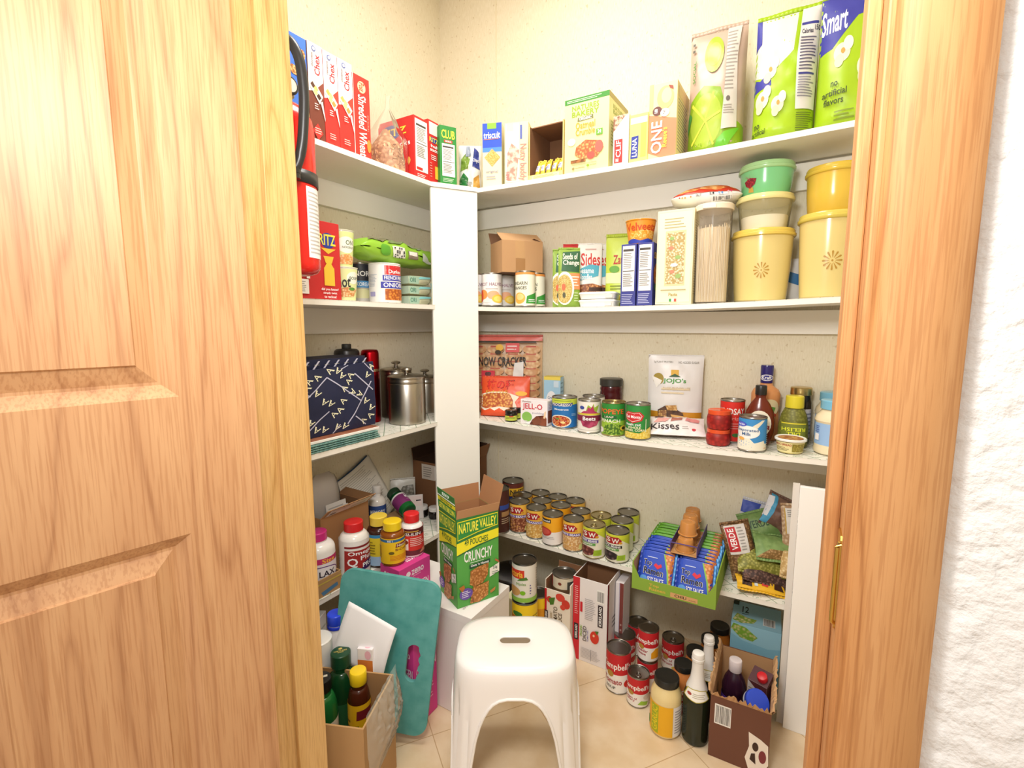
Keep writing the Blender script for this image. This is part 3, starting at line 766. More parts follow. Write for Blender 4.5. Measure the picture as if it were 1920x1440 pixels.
carton('snack_box', 'pale yellow wafer bar box with pink sideways script, next to the open carton', 'box', A, B, .13, tv=231.5, body='#f6efb4',
       front=[('r', .05, .03, .62, .98, '#efe2cf'), ('r', .1, .86, .38, .98, '#d9c9bb'), ('p', [(.1, .05), (.5, .05), (.62, .55), (.3, .66), (.12, .5)], 'n#b08a78#e3cdb9#60'), ('t', 'Nutty buddy', .58, .04, .93, .64, '#e9837f', -90), ('r', .66, .72, .74, .95, '#4a5cae'), ('t', 'NEW', .06, .06, .2, .2, '#e9837f', -90)])
# open carton full of wrapped bars
A, B = bbox(1, 991, 1055, -.222)
h = rise(A, 238)
A.z = B.z = max(top(1, A.x), top(1, B.x))+.0003
T, w_ = open_box('bar_carton', 'open brown carton lying with its front torn away, full of yellow wrapped bars', 'box', A, B, .15, h, M('#f2d98a'), th=.003, inner='c#7d5638', lip=.016,
         front=[('r', .1, .1, .9, .8, '#f5e7b0'), ('l', .15, .2, .85, .7, 3, '#c98a4a')])
G().box(-w_/2+.003, -.06, h-.003, w_/2-.003, .072, h, 'c#8a6040').obj('roof_panel', T)
c0 = (A+B)/2; rr = random.Random(11); first = None
dd = dirxy(A, B); yy = Vector((-dd.y, dd.x, 0))
for i in range(14):
    col, row, lay = i % 5, (i//5) % 3, i//10
    p = c0+dd*((col-2)*w_*.165+rr.uniform(-.001, .001))+yy*(.016+row*.034); p.z = A.z+.013+row*.006
    rot = (-.35-rr.random()*.1, rr.uniform(-.08, .08), math.atan2(dd.y, dd.x)+rr.uniform(-.12, .12))
    if first is None:
        first, f = pouch('wrapped_bar', 'yellow and silver wrapped snack bar standing in the open brown carton', 'snack bar', p, .0165, .056, .011, 'p#eec23c', rot=rot, amp=.0015, sc=60, seed=i+1, nu=8, nv=10, group='wrapped bars in the open brown carton',
                       items=[('r', .1, .3, .9, .7, 'p#cfd0d8'), ('l', .2, .4, .8, .6, 3, '#5a6aa8')], seal=.005, sealm='p#f2cf5a')
    else: copy_tree(first, p, rot=rot)
A, B = bbox(1, 1058, 1140, -.224)
carton('bar_box', 'big pale green oatmeal bar box with a dark green top band', 'box', A, B, .17, tv=190, body='#ece6a4',
       front=[('r', 0, .93, 1, 1, '#3f8a34'), ('l', .05, .945, .95, .985, 2, '#d8ecc8'), ('t', 'NATURES', .17, .83, .78, .90, '#8fae2a'), ('t', 'BAKERY', .17, .75, .78, .82, '#8fae2a'), ('p', [(.3, .68), (.66, .69), (.65, .74), (.31, .73)], '#7b7b4a'), ('t', 'ORGANIC', .34, .69, .62, .73, '#ffffff'),
              ('t', 'Oatmeal', .26, .58, .70, .67, '#b6a23a'), ('t', 'Crumble', .26, .49, .70, .58, '#b6a23a'), ('e', .17, .42, .09, .05, '#f8f5e6'), ('r', .73, .45, .87, .53, '#6aa83a'), ('t', '24', .76, .47, .84, .52, '#ffffff'),
              ('p', [(.28, .34), (.5, .42), (.78, .38), (.9, .28), (.75, .17), (.4, .17), (.25, .24)], 'v#f0b46c#b0603a#130'), ('e', .62, .2, .09, .05, '#e2574a'), ('e', .8, .3, .09, .08, '#e2675a'), ('r', .16, .13, .5, .17, 'n#b0713c#7d4a26#80'),
              ('l', .2, .09, .8, .12, 1, '#b9b388'), ('e', .22, .055, .03, .017, '#9c8a5a'), ('l', .26, .045, .5, .065, 1, '#9c8a5a'), ('e', .56, .07, .03, .017, '#8fae2a'), ('l', .6, .06, .8, .08, 1, '#9aa870')],
       right=[('r', 0, .93, 1, 1, '#b8ab6e'), ('t', 'NATURES', .2, .82, .8, .88, '#a8b45a'), ('t', 'BAKERY', .2, .75, .8, .81, '#a8b45a'), ('l', .1, .3, .9, .65, 8, '#b9b06a')])
A, B = bbox(1, 1148.5, 1177.5, -.226)
carton('bar_box', 'small white and brown bar box with a red upright logo, left of the yellow one', 'box', A, B, .14, tv=219, body='#f0eeea',
       front=[('p', [(0, .68), (.7, .95), (1, 1), (0, 1)], 'n#8a5a40#d9bfa4#90'), ('p', [(.02, .5), (.5, .55), (.75, .75), (.3, .8), (.02, .65)], '#bcd6ee'), ('r', .78, .02, .96, .9, '#d5cfc9'), ('r', .1, .05, .62, .52, '#d8352f'), ('t', 'CLIF', .2, .16, .52, .50, '#ffffff', 90), ('t', 'BAR', .2, .07, .4, .14, '#ffffff')],
       left=[('l', .1, .1, .9, .9, 14, '#cfa98c')])
A, B = bbox(1, 1179, 1213.5, -.226)
carton('bar_box', 'yellow bar box with a dark blue upright logo on the top shelf', 'box', A, B, .14, tv=217, body='#f2ec7e',
       front=[('r', .05, .8, .95, .93, '#f6f2c9'), ('r', .62, .1, .9, .8, '#eee35e'), ('p', [(.08, .08), (.48, .08), (.5, .55), (.12, .54)], '#2c3c9c'), ('t', 'LUNA', .16, .12, .42, .50, '#ffffff', 90)])
A, B = bbox(1, 1214.5, 1266, -.222)
carton('bar_box', 'tall orange and cream protein bar box standing beside the lime chip bag', 'box', A, B, .15, tv=161, body='#f3dfa8',
       front=[('p', [(0, .05), (.25, 0), (1, .0), (1, .5), (0, .6)], '#ee8a62'), ('p', [(0, 0), (.5, 0), (0, .09)], '#f3e6a0'), ('r', 0, .62, .14, 1, '#f3ee86'), ('e', .58, .8, .3, .15, '#f1c980'), ('e', .62, .82, .18, .1, '#f6dca4'), ('p', [(.68, .95), (.84, .93), (.86, .88), (.74, .9)], '#9a4a3a'),
              ('e', .3, .635, .17, .06, '#6a3f38'), ('t', '180', .2, .61, .32, .665, '#ffffff', 90), ('e', .58, .60, .16, .055, '#fbf8f2'), ('t', '3g', .5, .57, .6, .63, '#8a8078', 90), ('t', 'ONE', .1, .07, .5, .50, '#fdf6ee', 90), ('t', "Reese's", .5, .14, .68, .40, '#f6e04a', 90)],
       right=[('l', .1, .1, .9, .8, 16, '#a89f8e'), ('r', .1, .82, .9, .95, '#e9cf9a')])
# lime chip bag
P = onf(1, 1338, -.115)
chip = [('p', [(.0, .0), (1, .0), (1, .22), (.75, .3), (.6, .52), (.3, .56), (.05, .46)], 'p#86a824'), ('e', .36, .28, .34, .25, 'p#8fb026'), ('e', .36, .28, .29, .21, 'p#a9c03e'),
        ('p', [(.34, .28), (.36, .28), (.5, .49), (.47, .5)], '#e3e04a'), ('p', [(.34, .29), (.1, .44), (.08, .42), (.34, .27)], '#e3e04a'), ('p', [(.34, .28), (.62, .34), (.62, .32), (.34, .26)], '#e3e04a'), ('p', [(.34, .27), (.1, .12), (.12, .1), (.35, .26)], '#e3e04a'),
        ('p', [(.35, .27), (.5, .08), (.53, .09), (.37, .28)], '#e3e04a'), ('e', .45, .80, .17, .15, 'p#a4ba34'), ('e', .45, .8, .12, .1, 'p#bccb54'), ('p', [(.5, .02), (.75, .06), (.95, .2), (.7, .17), (.58, .12)], 'p#69b92e'), ('p', [(.02, .2), (.1, .34), (.04, .38), (.0, .3)], 'p#49a04a'),
        ('p', [(.64, .19), (.9, .2), (.86, .75), (.90, 1), (.66, 1), (.68, .6)], 'p#cfc9c0'), ('l', .67, .48, .86, .97, 17, '#9b948c'), ('e', .74, .42, .035, .02, '#6a645e'), ('l', .67, .3, .85, .38, 4, '#9b948c'), ('t', 'SOCIAL', .08, .6, .13, .78, '#3f8a34', 90), ('l', .05, .84, .1, .95, 2, '#5a5a50')]
pouch('chip_bag', 'tall lime and beige tortilla chip bag with lime slice pictures on the top shelf', 'bag', P, pw(P, 104), .345, .105, 'p#bfa694', chip, rz=face_cam(P)-.12, amp=.006, sc=14, seed=8, kind='stand', seal=.012, nu=26, nv=30)
def popcorn(cx, cy, r): return [('e', cx, cy, r, r*.62, '#efe2c6'), ('e', cx+r*.7, cy+r*.5, r*.6, r*.45, '#f6ecd6'), ('e', cx-r*.3, cy-r*.5, r*.55, r*.4, '#e9d8b4'), ('e', cx+r*.1, cy+r*.1, r*.25, r*.18, '#d99a4a')]
P = onf(1, 1464, -.122)
pop = [('r', 0, 0, 1, 1, 'p#a2c420'), ('p', [(0, .55), (.2, .50), (.62, .68), (.66, 1), (0, 1)], 'p#d9d6d2'), ('p', [(0, .42), (.3, .44), (.28, .55), (.1, .5), (0, .54)], '#3a3c9c'), ('p', [(0, .76), (.1, .8), (.08, 1), (0, 1)], '#3a3c9c')]
pop += popcorn(.26, .56, .11)+popcorn(.16, .34, .11)+popcorn(.42, .28, .10)+[('t', 'no', .05, .13, .14, .17, '#3a4a1c'), ('t', 'artificial', .02, .08, .24, .12, '#3a4a1c'), ('t', 'flavors', .03, .03, .2, .07, '#3a4a1c'),
        ('p', [(.7, .22), (.98, .22), (1, 1), (.72, 1), (.68, .6)], '#dddad8'), ('r', .72, .86, 1, .88, '#3a3c8c'), ('t', 'Calories', .73, .79, .9, .83, '#2c2c44'), ('t', '150', .92, .81, 1, .85, '#2c2c44'), ('l', .72, .5, .97, .77, 11, '#5a5870'), ('r', .72, .47, .95, .485, '#3a3c8c'), ('l', .72, .3, .96, .46, 8, '#8b8898'), ('l', .72, .06, .98, .2, 9, '#55691c')]
pouch('popcorn_bag', 'lime and white popcorn bag turned to show its nutrition panel on the top shelf', 'bag', P, pw(P, 116), .33, .11, 'p#a2c420', pop, rz=face_cam(P)-.05, amp=.007, sc=13, seed=12, kind='stand', seal=.012, nu=26, nv=30, group='lime popcorn bags')
P = onf(1, 1586, -.135)
pop2 = [('r', 0, 0, 1, 1, 'p#a2c420'), ('p', [(0, .58), (.2, .6), (.55, .80), (.9, .82), (1, 1), (0, 1)], '#3a3c9c'), ('t', 'Smart', .02, .72, .4, .9, '#ffffff', 0)]+popcorn(.35, .55, .12)+popcorn(.72, .42, .14)+popcorn(.8, .2, .09)+[('t', 'no', .22, .31, .32, .345, '#3a4a1c'), ('t', 'artificial', .1, .245, .46, .29, '#3a4a1c'), ('t', 'flavors', .13, .185, .42, .23, '#3a4a1c'), ('l', .3, .06, .6, .14, 3, '#7d8f2a')]
pouch('popcorn_bag', 'lime popcorn bag reading no artificial flavors, next to the oak door jamb', 'bag', P, pw(P, 128), .33, .10, 'p#a2c420', pop2, rz=face_cam(P), amp=.006, sc=13, seed=15, kind='stand', seal=.012, nu=26, nv=30, group='lime popcorn bags')
# ================================================================ second shelf, left wall
A, B = onl(2, 558, .246), onl(2, 641, .246)
carton('cracker_box', 'large red cracker carton on the second shelf, beneath the fire extinguisher', 'box', A, B, .16, tv=403, body='#c9282a',
       front=[('e', .72, .76, .17, .10, '#2c3f9a'), ('p', [(.55, .66), (.9, .66), (.72, .59)], '#f3c33c'), ('e', .72, .74, .13, .07, '#2c3f9a'), ('t', 'RITZ', .52, .70, .90, .84, '#f8e24a'), ('p', [(.6, .56), (.84, .56), (.79, .47), (.65, .47)], '#f3c33c'), ('p', [(.67, .47), (.77, .47), (.84, .4), (.6, .4)], '#f3c33c'), ('r', .60, .18, .84, .41, '#f3c33c'),
              ('t', 'did you know?', .52, .11, .92, .15, '#ffffff'), ('t', 'simply twist', .56, .065, .88, .10, '#ffffff'), ('t', 'to reclose!', .58, .02, .86, .055, '#ffffff'), ('r', .05, .28, .28, .36, '#f4f0ec'), ('r', .05, .06, .24, .24, '#f4f0ec'), ('l', .07, .08, .18, .22, 6, '#8a8a88'), ('r', .20, .25, .27, .28, '#f4f0ec')])
def noodle_cup(u, wpx, vt, base, label, items, z=None):
    P = onl(2, u, .206)
    if z is not None: P.z = z
    C, R, H = cc(P, wpx, vt)
    t = vessel('noodle_cup', label, 'noodle cup', C, [('cup', [(R*.74, 0), (R*.76, .001), (R*.97, H-.003), (R, H-.002), (R, H), (R*.96, H)], 'g#f1efe0'), ('lid', [(R*1.0, H-.0014), (R*1.02, H-.001), (R*1.02, H+.0004), (R*.98, H+.0008)], '#d9dcc0')], [], group='green noodle cups stacked on the second shelf')
    g = G(); F = Face(lambda a, b, d: Vector(((R*(.765+.2*b)+.0004+d)*math.cos(-PI/2+(a-.5)*PI), (R*(.765+.2*b)+.0004+d)*math.sin(-PI/2+(a-.5)*PI), .002+(H-.007)*b)), 14)
    paint(g, F, items); g.obj('printed_sleeve', t, smooth=True, fix=False); return C.z+H+.001
nz = noodle_cup(648, 50, 503, None, 'lower green noodle cup with brush lettering on the second shelf', [('r', 0, 0, 1, 1, '#dfe6a4'), ('e', .75, .72, .2, .2, '#f3f1e2'), ('t', 'SOUP', .62, .66, .9, .76, '#3a5a3c'), ('t', 'hot', .3, .4, .66, .78, '#2a2a26'), ('p', [(.2, .1), (.75, .1), (.9, .35), (.6, .42), (.3, .36)], 'v#f6d6a0#c9864a#150'), ('e', .7, .36, .1, .05, '#5a8f3a')])
noodle_cup(646, 46, 434, None, 'upper green noodle cup standing on the one with brush lettering', [('r', 0, 0, 1, 1, '#dbe79a'), ('e', .64, .62, .3, .24, '#f6f4e6'), ('t', 'ON', .6, .62, .85, .76, '#6a7a5c'), ('t', 'NOODLE', .5, .52, .86, .58, '#6a7a5c'), ('p', [(.35, .06), (.85, .06), (.95, .26), (.7, .36), (.45, .32)], 'v#f6d6a0#d9904a#150')], z=nz)
P = onl(2, 683, .110)
can('soup_can', 'narrow black and blue can half hidden behind the fried onion tin', 'can', cc(P, 38, 494), [('r', 0, .55, 1, 1, '#23242c'), ('t', 'NORI', .3, .68, .85, .82, '#e9e6e0'), ('r', 0, .38, 1, .56, '#4a8fc4'), ('t', 'KOREA', .35, .42, .8, .52, '#e9f0f6'), ('e', .55, .22, .4, .13, '#d9d6a4'), ('r', 0, 0, 1, .1, '#c9c4bc')], base='#b9b4a8')
P = onl(2, 718, .172)
onion = cc(P, 61, 496)
can('onion_tin', 'wide white tin of french fried onions with a red and blue label', 'tin', onion, [('r', .46, .0, .98, 1, '#f6f3f0'), ('r', .5, .72, .95, .97, '#d42a2c'), ('t', 'Durkee', .58, .76, .9, .86, '#ffffff'), ('r', .46, .56, .98, .71, '#3c3fa8'), ('t', 'FRENCH FRIED', .49, .59, .97, .69, '#ffffff'), ('r', .42, .36, .98, .53, '#3c3fa8'), ('t', 'ONIONS', .47, .385, .98, .51, '#ffffff'), ('r', .5, .04, .97, .34, 'v#f09a3c#a8521c#130'), ('l', .12, .4, .36, .74, 9, '#b9c0cc'), ('r', .16, .14, .3, .26, '#a9a4d0')], base='#f4f2ee', tin='g#f0ede6', rim=.002)
# three trays of seaweed snack
P = onl(2, 776, .150); w_ = pw(P, 54); z = P.z
for i in range(3):
    hh = .034
    t = thing('seaweed_pack', ['bottom', 'middle', 'top'][i]+' one of three teal seaweed snack packs stacked left of the corner post', 'snack pack', (P.x, P.y, z), PI/2-.15, 'teal seaweed packs')
    g = G(); h = hh
    def fn(u, v): a = 2*PI*v; return Vector(((u-.5)*w_, math.copysign(abs(math.cos(a))**.5, math.cos(a))*.037*(1-.12*abs(2*u-1)**6), h/2+math.copysign(abs(math.sin(a))**.6, math.sin(a))*h/2*(1-.7*abs(2*u-1)**8)))
    g.grid(lambda u, v: fn(u, v), 18, 24, 'p#d9d6b4'); g.obj('wrapper', t, smooth=True)
    g = G(); F = Face(lambda u, v, d: Vector(((u-.5)*w_*.96, -.0372-d-.001, .004+(h-.008)*v)), 0)
    paint(g, F, [('p', [(0, .0), (.42, .0), (.5, 1), (0, 1)], '#a7c4ae'), ('t', 'ORI', .04, .2, .3, .8, '#3f7a66'), ('p', [(.42, .65), (.98, .75), (.98, 1), (.5, 1)], '#8fd2d4'), ('l', .5, .1, .92, .5, 3, '#b5ae90')]); g.obj('printed_artwork', t, fix=False)
    G().box(-w_*.5, -.0375, .004, -w_*.5+.001, .0375, h-.004, 'p#c9dcc8').obj('crimped_end', t)
    z += hh+.0004
P = onl(2, 816, .100)
pouch('snack_pouch', 'cream and teal snack pouch wedged against the corner post on the second shelf', 'pouch', P, .055, .098, .03, 'p#efe3c0', [('r', .1, .55, .9, .92, '#8fd2d4'), ('r', .2, .25, .8, .32, '#d8554a'), ('l', .2, .7, .8, .85, 3, '#e9f4f4')], rz=PI/2-.3, kind='stand', seed=21, amp=.002)
# lime multipack lying over the tins
def lime_pack():
    L = onl(2, 664, .175); Rr = onl(2, 815, .110); zt = onion[0].z+onion[2]
    mid = (L+Rr)/2; w_ = (Rr-L).length; d = dirxy(L, Rr)
    T = thing('snack_multipack', 'long lime green multipack bag lying across the tops of the tins on the second shelf', 'bag', (mid.x, mid.y, zt+.001), math.atan2(d.y, d.x))
    cr = crumple(31, .008, 16)
    def f(u, v, dd=0):
        a = 2*PI*v; e = (1-abs(2*u-1)**4)**.5
        y = -math.copysign(abs(math.cos(a))**.7, math.cos(a))*(.055+dd)*(.6+.4*e); z = .042+math.copysign(abs(math.sin(a))**.7, math.sin(a))*(.040+dd)*e*(1-.25*u)
        n = cr(u*w_, v*.3)
        return Vector(((u-.5)*w_, y+n*.6*(-1 if y < 0 else 1), max(.0005, z+n-.004*0)))
    G().grid(lambda u, v: f(u, v), 40, 32, 'p#96c93c').obj('bag_skin', T, smooth=True)
    F = Face(lambda u, v, d: f(u, -.10+.33*v, d+.0018), 30)
    g = G(); paint(g, F, [('r', .28, .08, .42, .46, '#e9e9e0'), ('r', .46, .1, .58, .4, '#8a7a6a'), ('r', .47, .28, .57, .38, '#f1ede6'), ('p', [(.64, .12), (.80, .14), (.7, .4), (.64, .38)], '#dfe6d8'), ('e', .2, .28, .05, .2, '#5fa82e'), ('p', [(.06, .7), (.2, .66), (.34, .96), (.12, .99)], '#7d7a5c'), ('p', [(.24, .6), (.38, .6), (.46, .8), (.3, .78)], '#7a8a5c'), ('p', [(.46, .62), (.62, .62), (.7, .8), (.52, .8)], '#8a947a'), ('t', 'harvest', .78, .3, .95, .5, '#5a9a4a')]); g.obj('printed_artwork', T, smooth=True, fix=False)
    g = G()
    for r_ in range(4):
        for c_ in range(5):
            if (r_*5+c_) % 3 != 1: paint(g, F, [('r', .29+c_*.025, .1+r_*.085, .305+c_*.025, .15+r_*.085, '#33332e')], .003)
    g.obj('pictograms', T, fix=False)
lime_pack()

# ================================================================ second shelf, back wall
peach = [('t', 'APRICOT', -.02, .62, .36, .73, '#a07a8c'), ('t', 'HALVES', .42, .62, .86, .73, '#a07a8c'), ('e', .2, .34, .16, .16, '#f09a4a'), ('e', .1, .3, .1, .2, '#e8563c'), ('e', .55, .32, .2, .14, '#f3b48c'), ('e', .72, .2, .22, .14, '#f7c948'), ('e', .7, .2, .14, .09, '#fbe07a'), ('e', .35, .14, .14, .07, '#f3ede6'), ('l', .3, .5, .7, .56, 1, '#c4bcb8')]
c = cc(onf(2, 890, -.175), 37, 515); can('fruit_can', 'apricot can mostly hidden behind the corner post', 'can', c, peach, base='#f4f0ee', group='apricot cans')
c = cc(onf(2, 922.5, -.185), 38.5, 514); HC = c[2]; can('fruit_can', 'apricot can in front of its twin, under the brown cardboard box', 'can', c, peach, base='#f4f0ee', group='apricot cans'); CZ = c[0].z
c = onf(2, 946, -.105); c = (c, pw(c, 37)/2, HC+CZ-c.z); can('fruit_can', 'apricot can half hidden by its twin, left of the mandarin can', 'can', c, peach, base='#e6e2e0', group='apricot cans')
mand = [('r', 0, .93, 1, 1, '#e9994a'), ('t', 'MANDARIN', -.05, .62, .56, .72, '#5a5a4a'), ('t', 'ORANGES', -.02, .48, .54, .58, '#5a5a4a'), ('e', .3, .22, .2, .17, '#f3b24a'), ('e', .32, .26, .13, .1, '#f9d68a'), ('p', [(.52, .06), (.98, .06), (.98, .42), (.55, .28)], '#3f9a3c'), ('l', .6, .1, .9, .2, 2, '#ffffff')]
c = onf(2, 985, -.185); c = (c, pw(c, 38)/2, HC+CZ-c.z); can('fruit_can', 'front mandarin orange can under the right side of the cardboard box', 'can', c, mand, base='#f6f3de', group='mandarin orange cans')
c = onf(2, 1004, -.108); c = (c, pw(c, 36)/2, HC+CZ-c.z); can('fruit_can', 'mandarin orange can half hidden behind the front one', 'can', c, mand, base='#f6f3de', group='mandarin orange cans')
# cardboard box on the cans
corner = ony(941.5, 511, -.228); corner.z = CZ+HC+.0008
d = Vector((math.cos(.93), math.sin(.93), 0))
far = corner+d*.155
T, _ = open_box('cardboard_box', 'small brown cardboard box with open flaps resting on the fruit cans', 'box', corner, far, .118, rise(corner, 449), 'c#bf9468', th=.003, inner='c#6f4c33',
                flaps=[('front', -58, .062), ('back', 30, .05), ('right', -70, .035)], fm='c#c69c70', front=[('r', .32, .45, .55, 1, 'g#c49a6c'), ('r', .33, .0, .56, .44, 'g#a87c50')])
def seeds(P, w_, h, label, seed):
    return pouch('rice_pouch', label, 'pouch', P, w_, h, .024, 'p#8fae45', [('p', [(.12, .62), (.95, .60), (1, .97), (.2, .95)], '#2f5f3c'), ('t', 'Seeds of', .2, .82, .88, .93, '#f3f1de'), ('t', 'Change', .2, .70, .95, .81, '#f3f1de'), ('r', .52, .3, 1, .58, '#e98f5a'), ('l', .56, .35, .96, .54, 4, '#fbe6d6'), ('e', .28, .32, .42, .29, '#f6f1e6'), ('e', .26, .31, .36, .25, 'v#f0d98c#b8984a#330'), ('e', .22, .34, .09, .06, '#e0653c'), ('e', .24, .2, .07, .05, '#4a4a2c'), ('l', .7, .08, .95, .26, 4, '#c9dca0')], rz=face_cam(P)+.15, kind='stand', seed=seed, amp=.0015, seal=.006, pinch=.02, lean=.06, group='green rice pouches')
P = onf(2, 1056, -.150); seeds(P, pw(P, 40), rise(P, 470), 'green rice pouch half hidden behind its identical neighbour', 3)
P = onf(2, 1067, -.190); seeds(P, pw(P, 41), rise(P, 467), 'front green rice pouch with a bowl picture, left of the white trays', 5)
def sides(P, wpx, tv, label, hide, seed, top_='p#f3efe8', rz=.12):
    it = [('t', 'Sides', .12, .66, .92, .86, '#cf3a34'), ('p', [(.0, .42), (.85, .50), (.88, .66), (.5, .68), (0, .60)], '#57b0c6'), ('t', 'Sesame', .04, .54, .66, .63, '#ffffff'), ('t', 'Noodles', .04, .44, .58, .53, '#ffffff'), ('p', [(0, .05), (1, .05), (1, .34), (.6, .38), (0, .36)], 'v#e8a868#8a4a2a#120'), ('r', .45, .26, 1, .32, '#4a3228'), ('r', .4, .18, 1, .22, '#5a3a2a'), ('l', .3, .9, .8, .94, 1, '#d8a8a0')]
    if top_ != 'p#f3efe8': it = [('r', 0, 0, 1, 1, '#c9282c'), ('t', 'Asian', .2, .6, .8, .8, '#ffffff')]
    return pouch('noodle_packet', label, 'packet', P, pw(P, wpx), rise(P, tv), .022, top_, it, rz=face_cam(P)+rz, kind='stand', seed=seed, amp=.0012, seal=.004, pinch=.0, lean=.05)
P = onf(2, 1078, -.085); sides(P, 46, 459, 'red noodle packet standing behind the green rice pouches', 0, 6, 'p#c9282c')
P = onf(2, 1119, -.060); sides(P, 44, 458, 'white and turquoise noodle packet partly covered by an identical one', 0, 8)
P = onf(2, 1105, -.094); sides(P, 45, 457, 'white and turquoise noodle packet standing behind the white trays', 0, 7)
for i in range(2):
    c = onf(2, 1124, -.166); w_ = pw(c, 73); z = c.z+.0001+i*.0238
    t = thing('plastic_tray', ['lower', 'upper'][i]+' of two shallow white plastic trays stacked beside the rice pouches', 'tray', (c.x, c.y, z), .12+i*.04, 'white plastic trays')
    vs = []; g = G(); W, D = w_/2, .05
    def ringp(s, zz): return [(s*W*math.copysign(abs(math.cos(a))**.35, math.cos(a)), s*D*math.copysign(abs(math.sin(a))**.35, math.sin(a)), zz) for a in [2*PI*i_/40 for i_ in range(40)]]
    R_ = [ringp(.90, 0), ringp(.95, .014), ringp(.95, .0155), ringp(1, .016), ringp(1, .0185), ringp(.97, .021), ringp(.9, .0225)]
    vs = [p for r in R_ for p in r]; n = 40
    fs = [(j*n+i_, j*n+(i_+1) % n, (j+1)*n+(i_+1) % n, (j+1)*n+i_) for j in range(len(R_)-1) for i_ in range(n)]+[tuple(range(n))[::-1], tuple(6*n+i_ for i_ in range(n))]
    g.add(vs, fs, 'g#f6f4ee'); g.obj('tray_body', t, smooth=True)
    G().box(W*.45, -D*.99, .003, W*.8, -D*.955, .012, '#dcd8d2').obj('embossed_label', t)
P = onf(2, 1158, -.080)
pouch('snack_pouch', 'tall lime pouch leaning behind the two blue boxes on the second shelf', 'pouch', P, pw(P, 48), rise(P, 446), .03, 'p#c6d84a', [('r', 0, .35, 1, .5, '#e9efb0'), ('t', 'Zatar', .3, .62, .9, .75, '#c0392c'), ('l', .2, .25, .8, .33, 2, '#7d8a2a'), ('e', .4, .15, .2, .08, '#e3c04a'), ('e', .35, .55, .2, .05, '#69a83a')], rz=face_cam(P)-.1, kind='stand', seed=23, amp=.002, seal=.012, sealm='p#b4c83c', lean=-.02)
for u0, u1, lb in ((1162.5, 1190.5, 'left slim blue pasta box showing its nutrition panel'), (1193, 1222, 'right slim blue pasta box with the orange cup standing on it')):
    A, B = bbox(2, u0, u1, -.218)
    t, _, hh = carton('pasta_box', lb, 'box', A, B, .095, tv=459 if u0 < 1170 else 456, body='#3c418f', group='slim blue boxes under the orange cup',
           front=nutrition(.1, .24, .9, .97)+[('l', .1, .03, .9, .2, 6, '#b9bce0')], right=[('e', .5, .5, .4, .2, 'v#f0b04a#c9722a#90'), ('e', .5, .3, .3, .08, '#5f9a3a'), ('t', 'Shells', .1, .75, .9, .85, '#f3c33c')])
c = onf(2, 1197, -.170); c.z = A.z+hh+.0012; C, R, H = cc(c, 57, 415)
t = vessel('pasta_cup', 'orange cheese pasta cup standing on the two slim blue boxes', 'cup', C, [('cup', [(R*.72, 0), (R*.74, .001), (R*.97, H-.004), (R*1.02, H-.003), (R*1.02, H-.0005), (R*.98, H)], 'g#ef9a2e'), ('foil_lid', [(R*.99, H-.0005), (R*1.01, H), (R*.99, H+.0006)], 'g#e7e3dc')])
F = Face(lambda a, b, d: Vector(((R*(.745+.22*b)+.0004+d)*math.cos(-PI/2+(a-.5)*PI), (R*(.745+.22*b)+.0004+d)*math.sin(-PI/2+(a-.5)*PI), .002+(H-.008)*b)), 14)
g = G(); paint(g, F, [('r', 0, 0, 1, 1, '#ef9a2e'), ('p', [(.0, .0), (1, .0), (1, .12), (.7, .2), (.5, .1), (.3, .22), (0, .12)], '#3347b0'), ('p', [(.2, .2), (.85, .2), (.95, .5), (.6, .6), (.25, .5)], 'v#fbe08a#e8a02a#200'), ('t', 'Velveeta', .12, .56, .92, .92, '#cf4a1c')]); g.obj('printed_sleeve', t, smooth=True, fix=False)
# cream pasta box with a window
A, B = bbox(2, 1228, 1295.5, -.216)
t, w_, hh = carton('pasta_box', 'tall cream pasta box with a window showing tricolour pasta', 'box', A, B, .075, tv=397, body='#f3ecc4',
       front=[('r', .04, .02, .96, .98, '#e9e0b0'), ('r', .05, .025, .95, .975, '#f5efcb'), ('l', .2, .80, .8, .92, 4, '#b5a97a'), ('r', .24, .2, .80, .78, '#ddd2a0'), ('r', .27, .22, .77, .76, 'v#f6ecca#b59a5a#170'), ('e', .4, .6, .08, .02, '#d98a6a'), ('e', .6, .5, .08, .02, '#9ab86a'), ('e', .45, .35, .07, .02, '#d98a6a'), ('e', .62, .3, .08, .025, '#9ab86a'), ('e', .5, .42, .1, .02, '#fbf6e6'), ('e', .42, .7, .06, .02, '#9ab86a'),
              ('l', .15, .14, .85, .17, 1, '#b5a97a'), ('t', 'Pasta', .38, .09, .62, .125, '#b09a5a'), ('r', .4, .03, .46, .06, '#3f9a4a'), ('r', .47, .03, .53, .06, '#f6f4ee'), ('r', .54, .03, .6, .06, '#d04a3c')],
       right=[('l', .2, .1, .8, .9, 30, '#cfc598')])
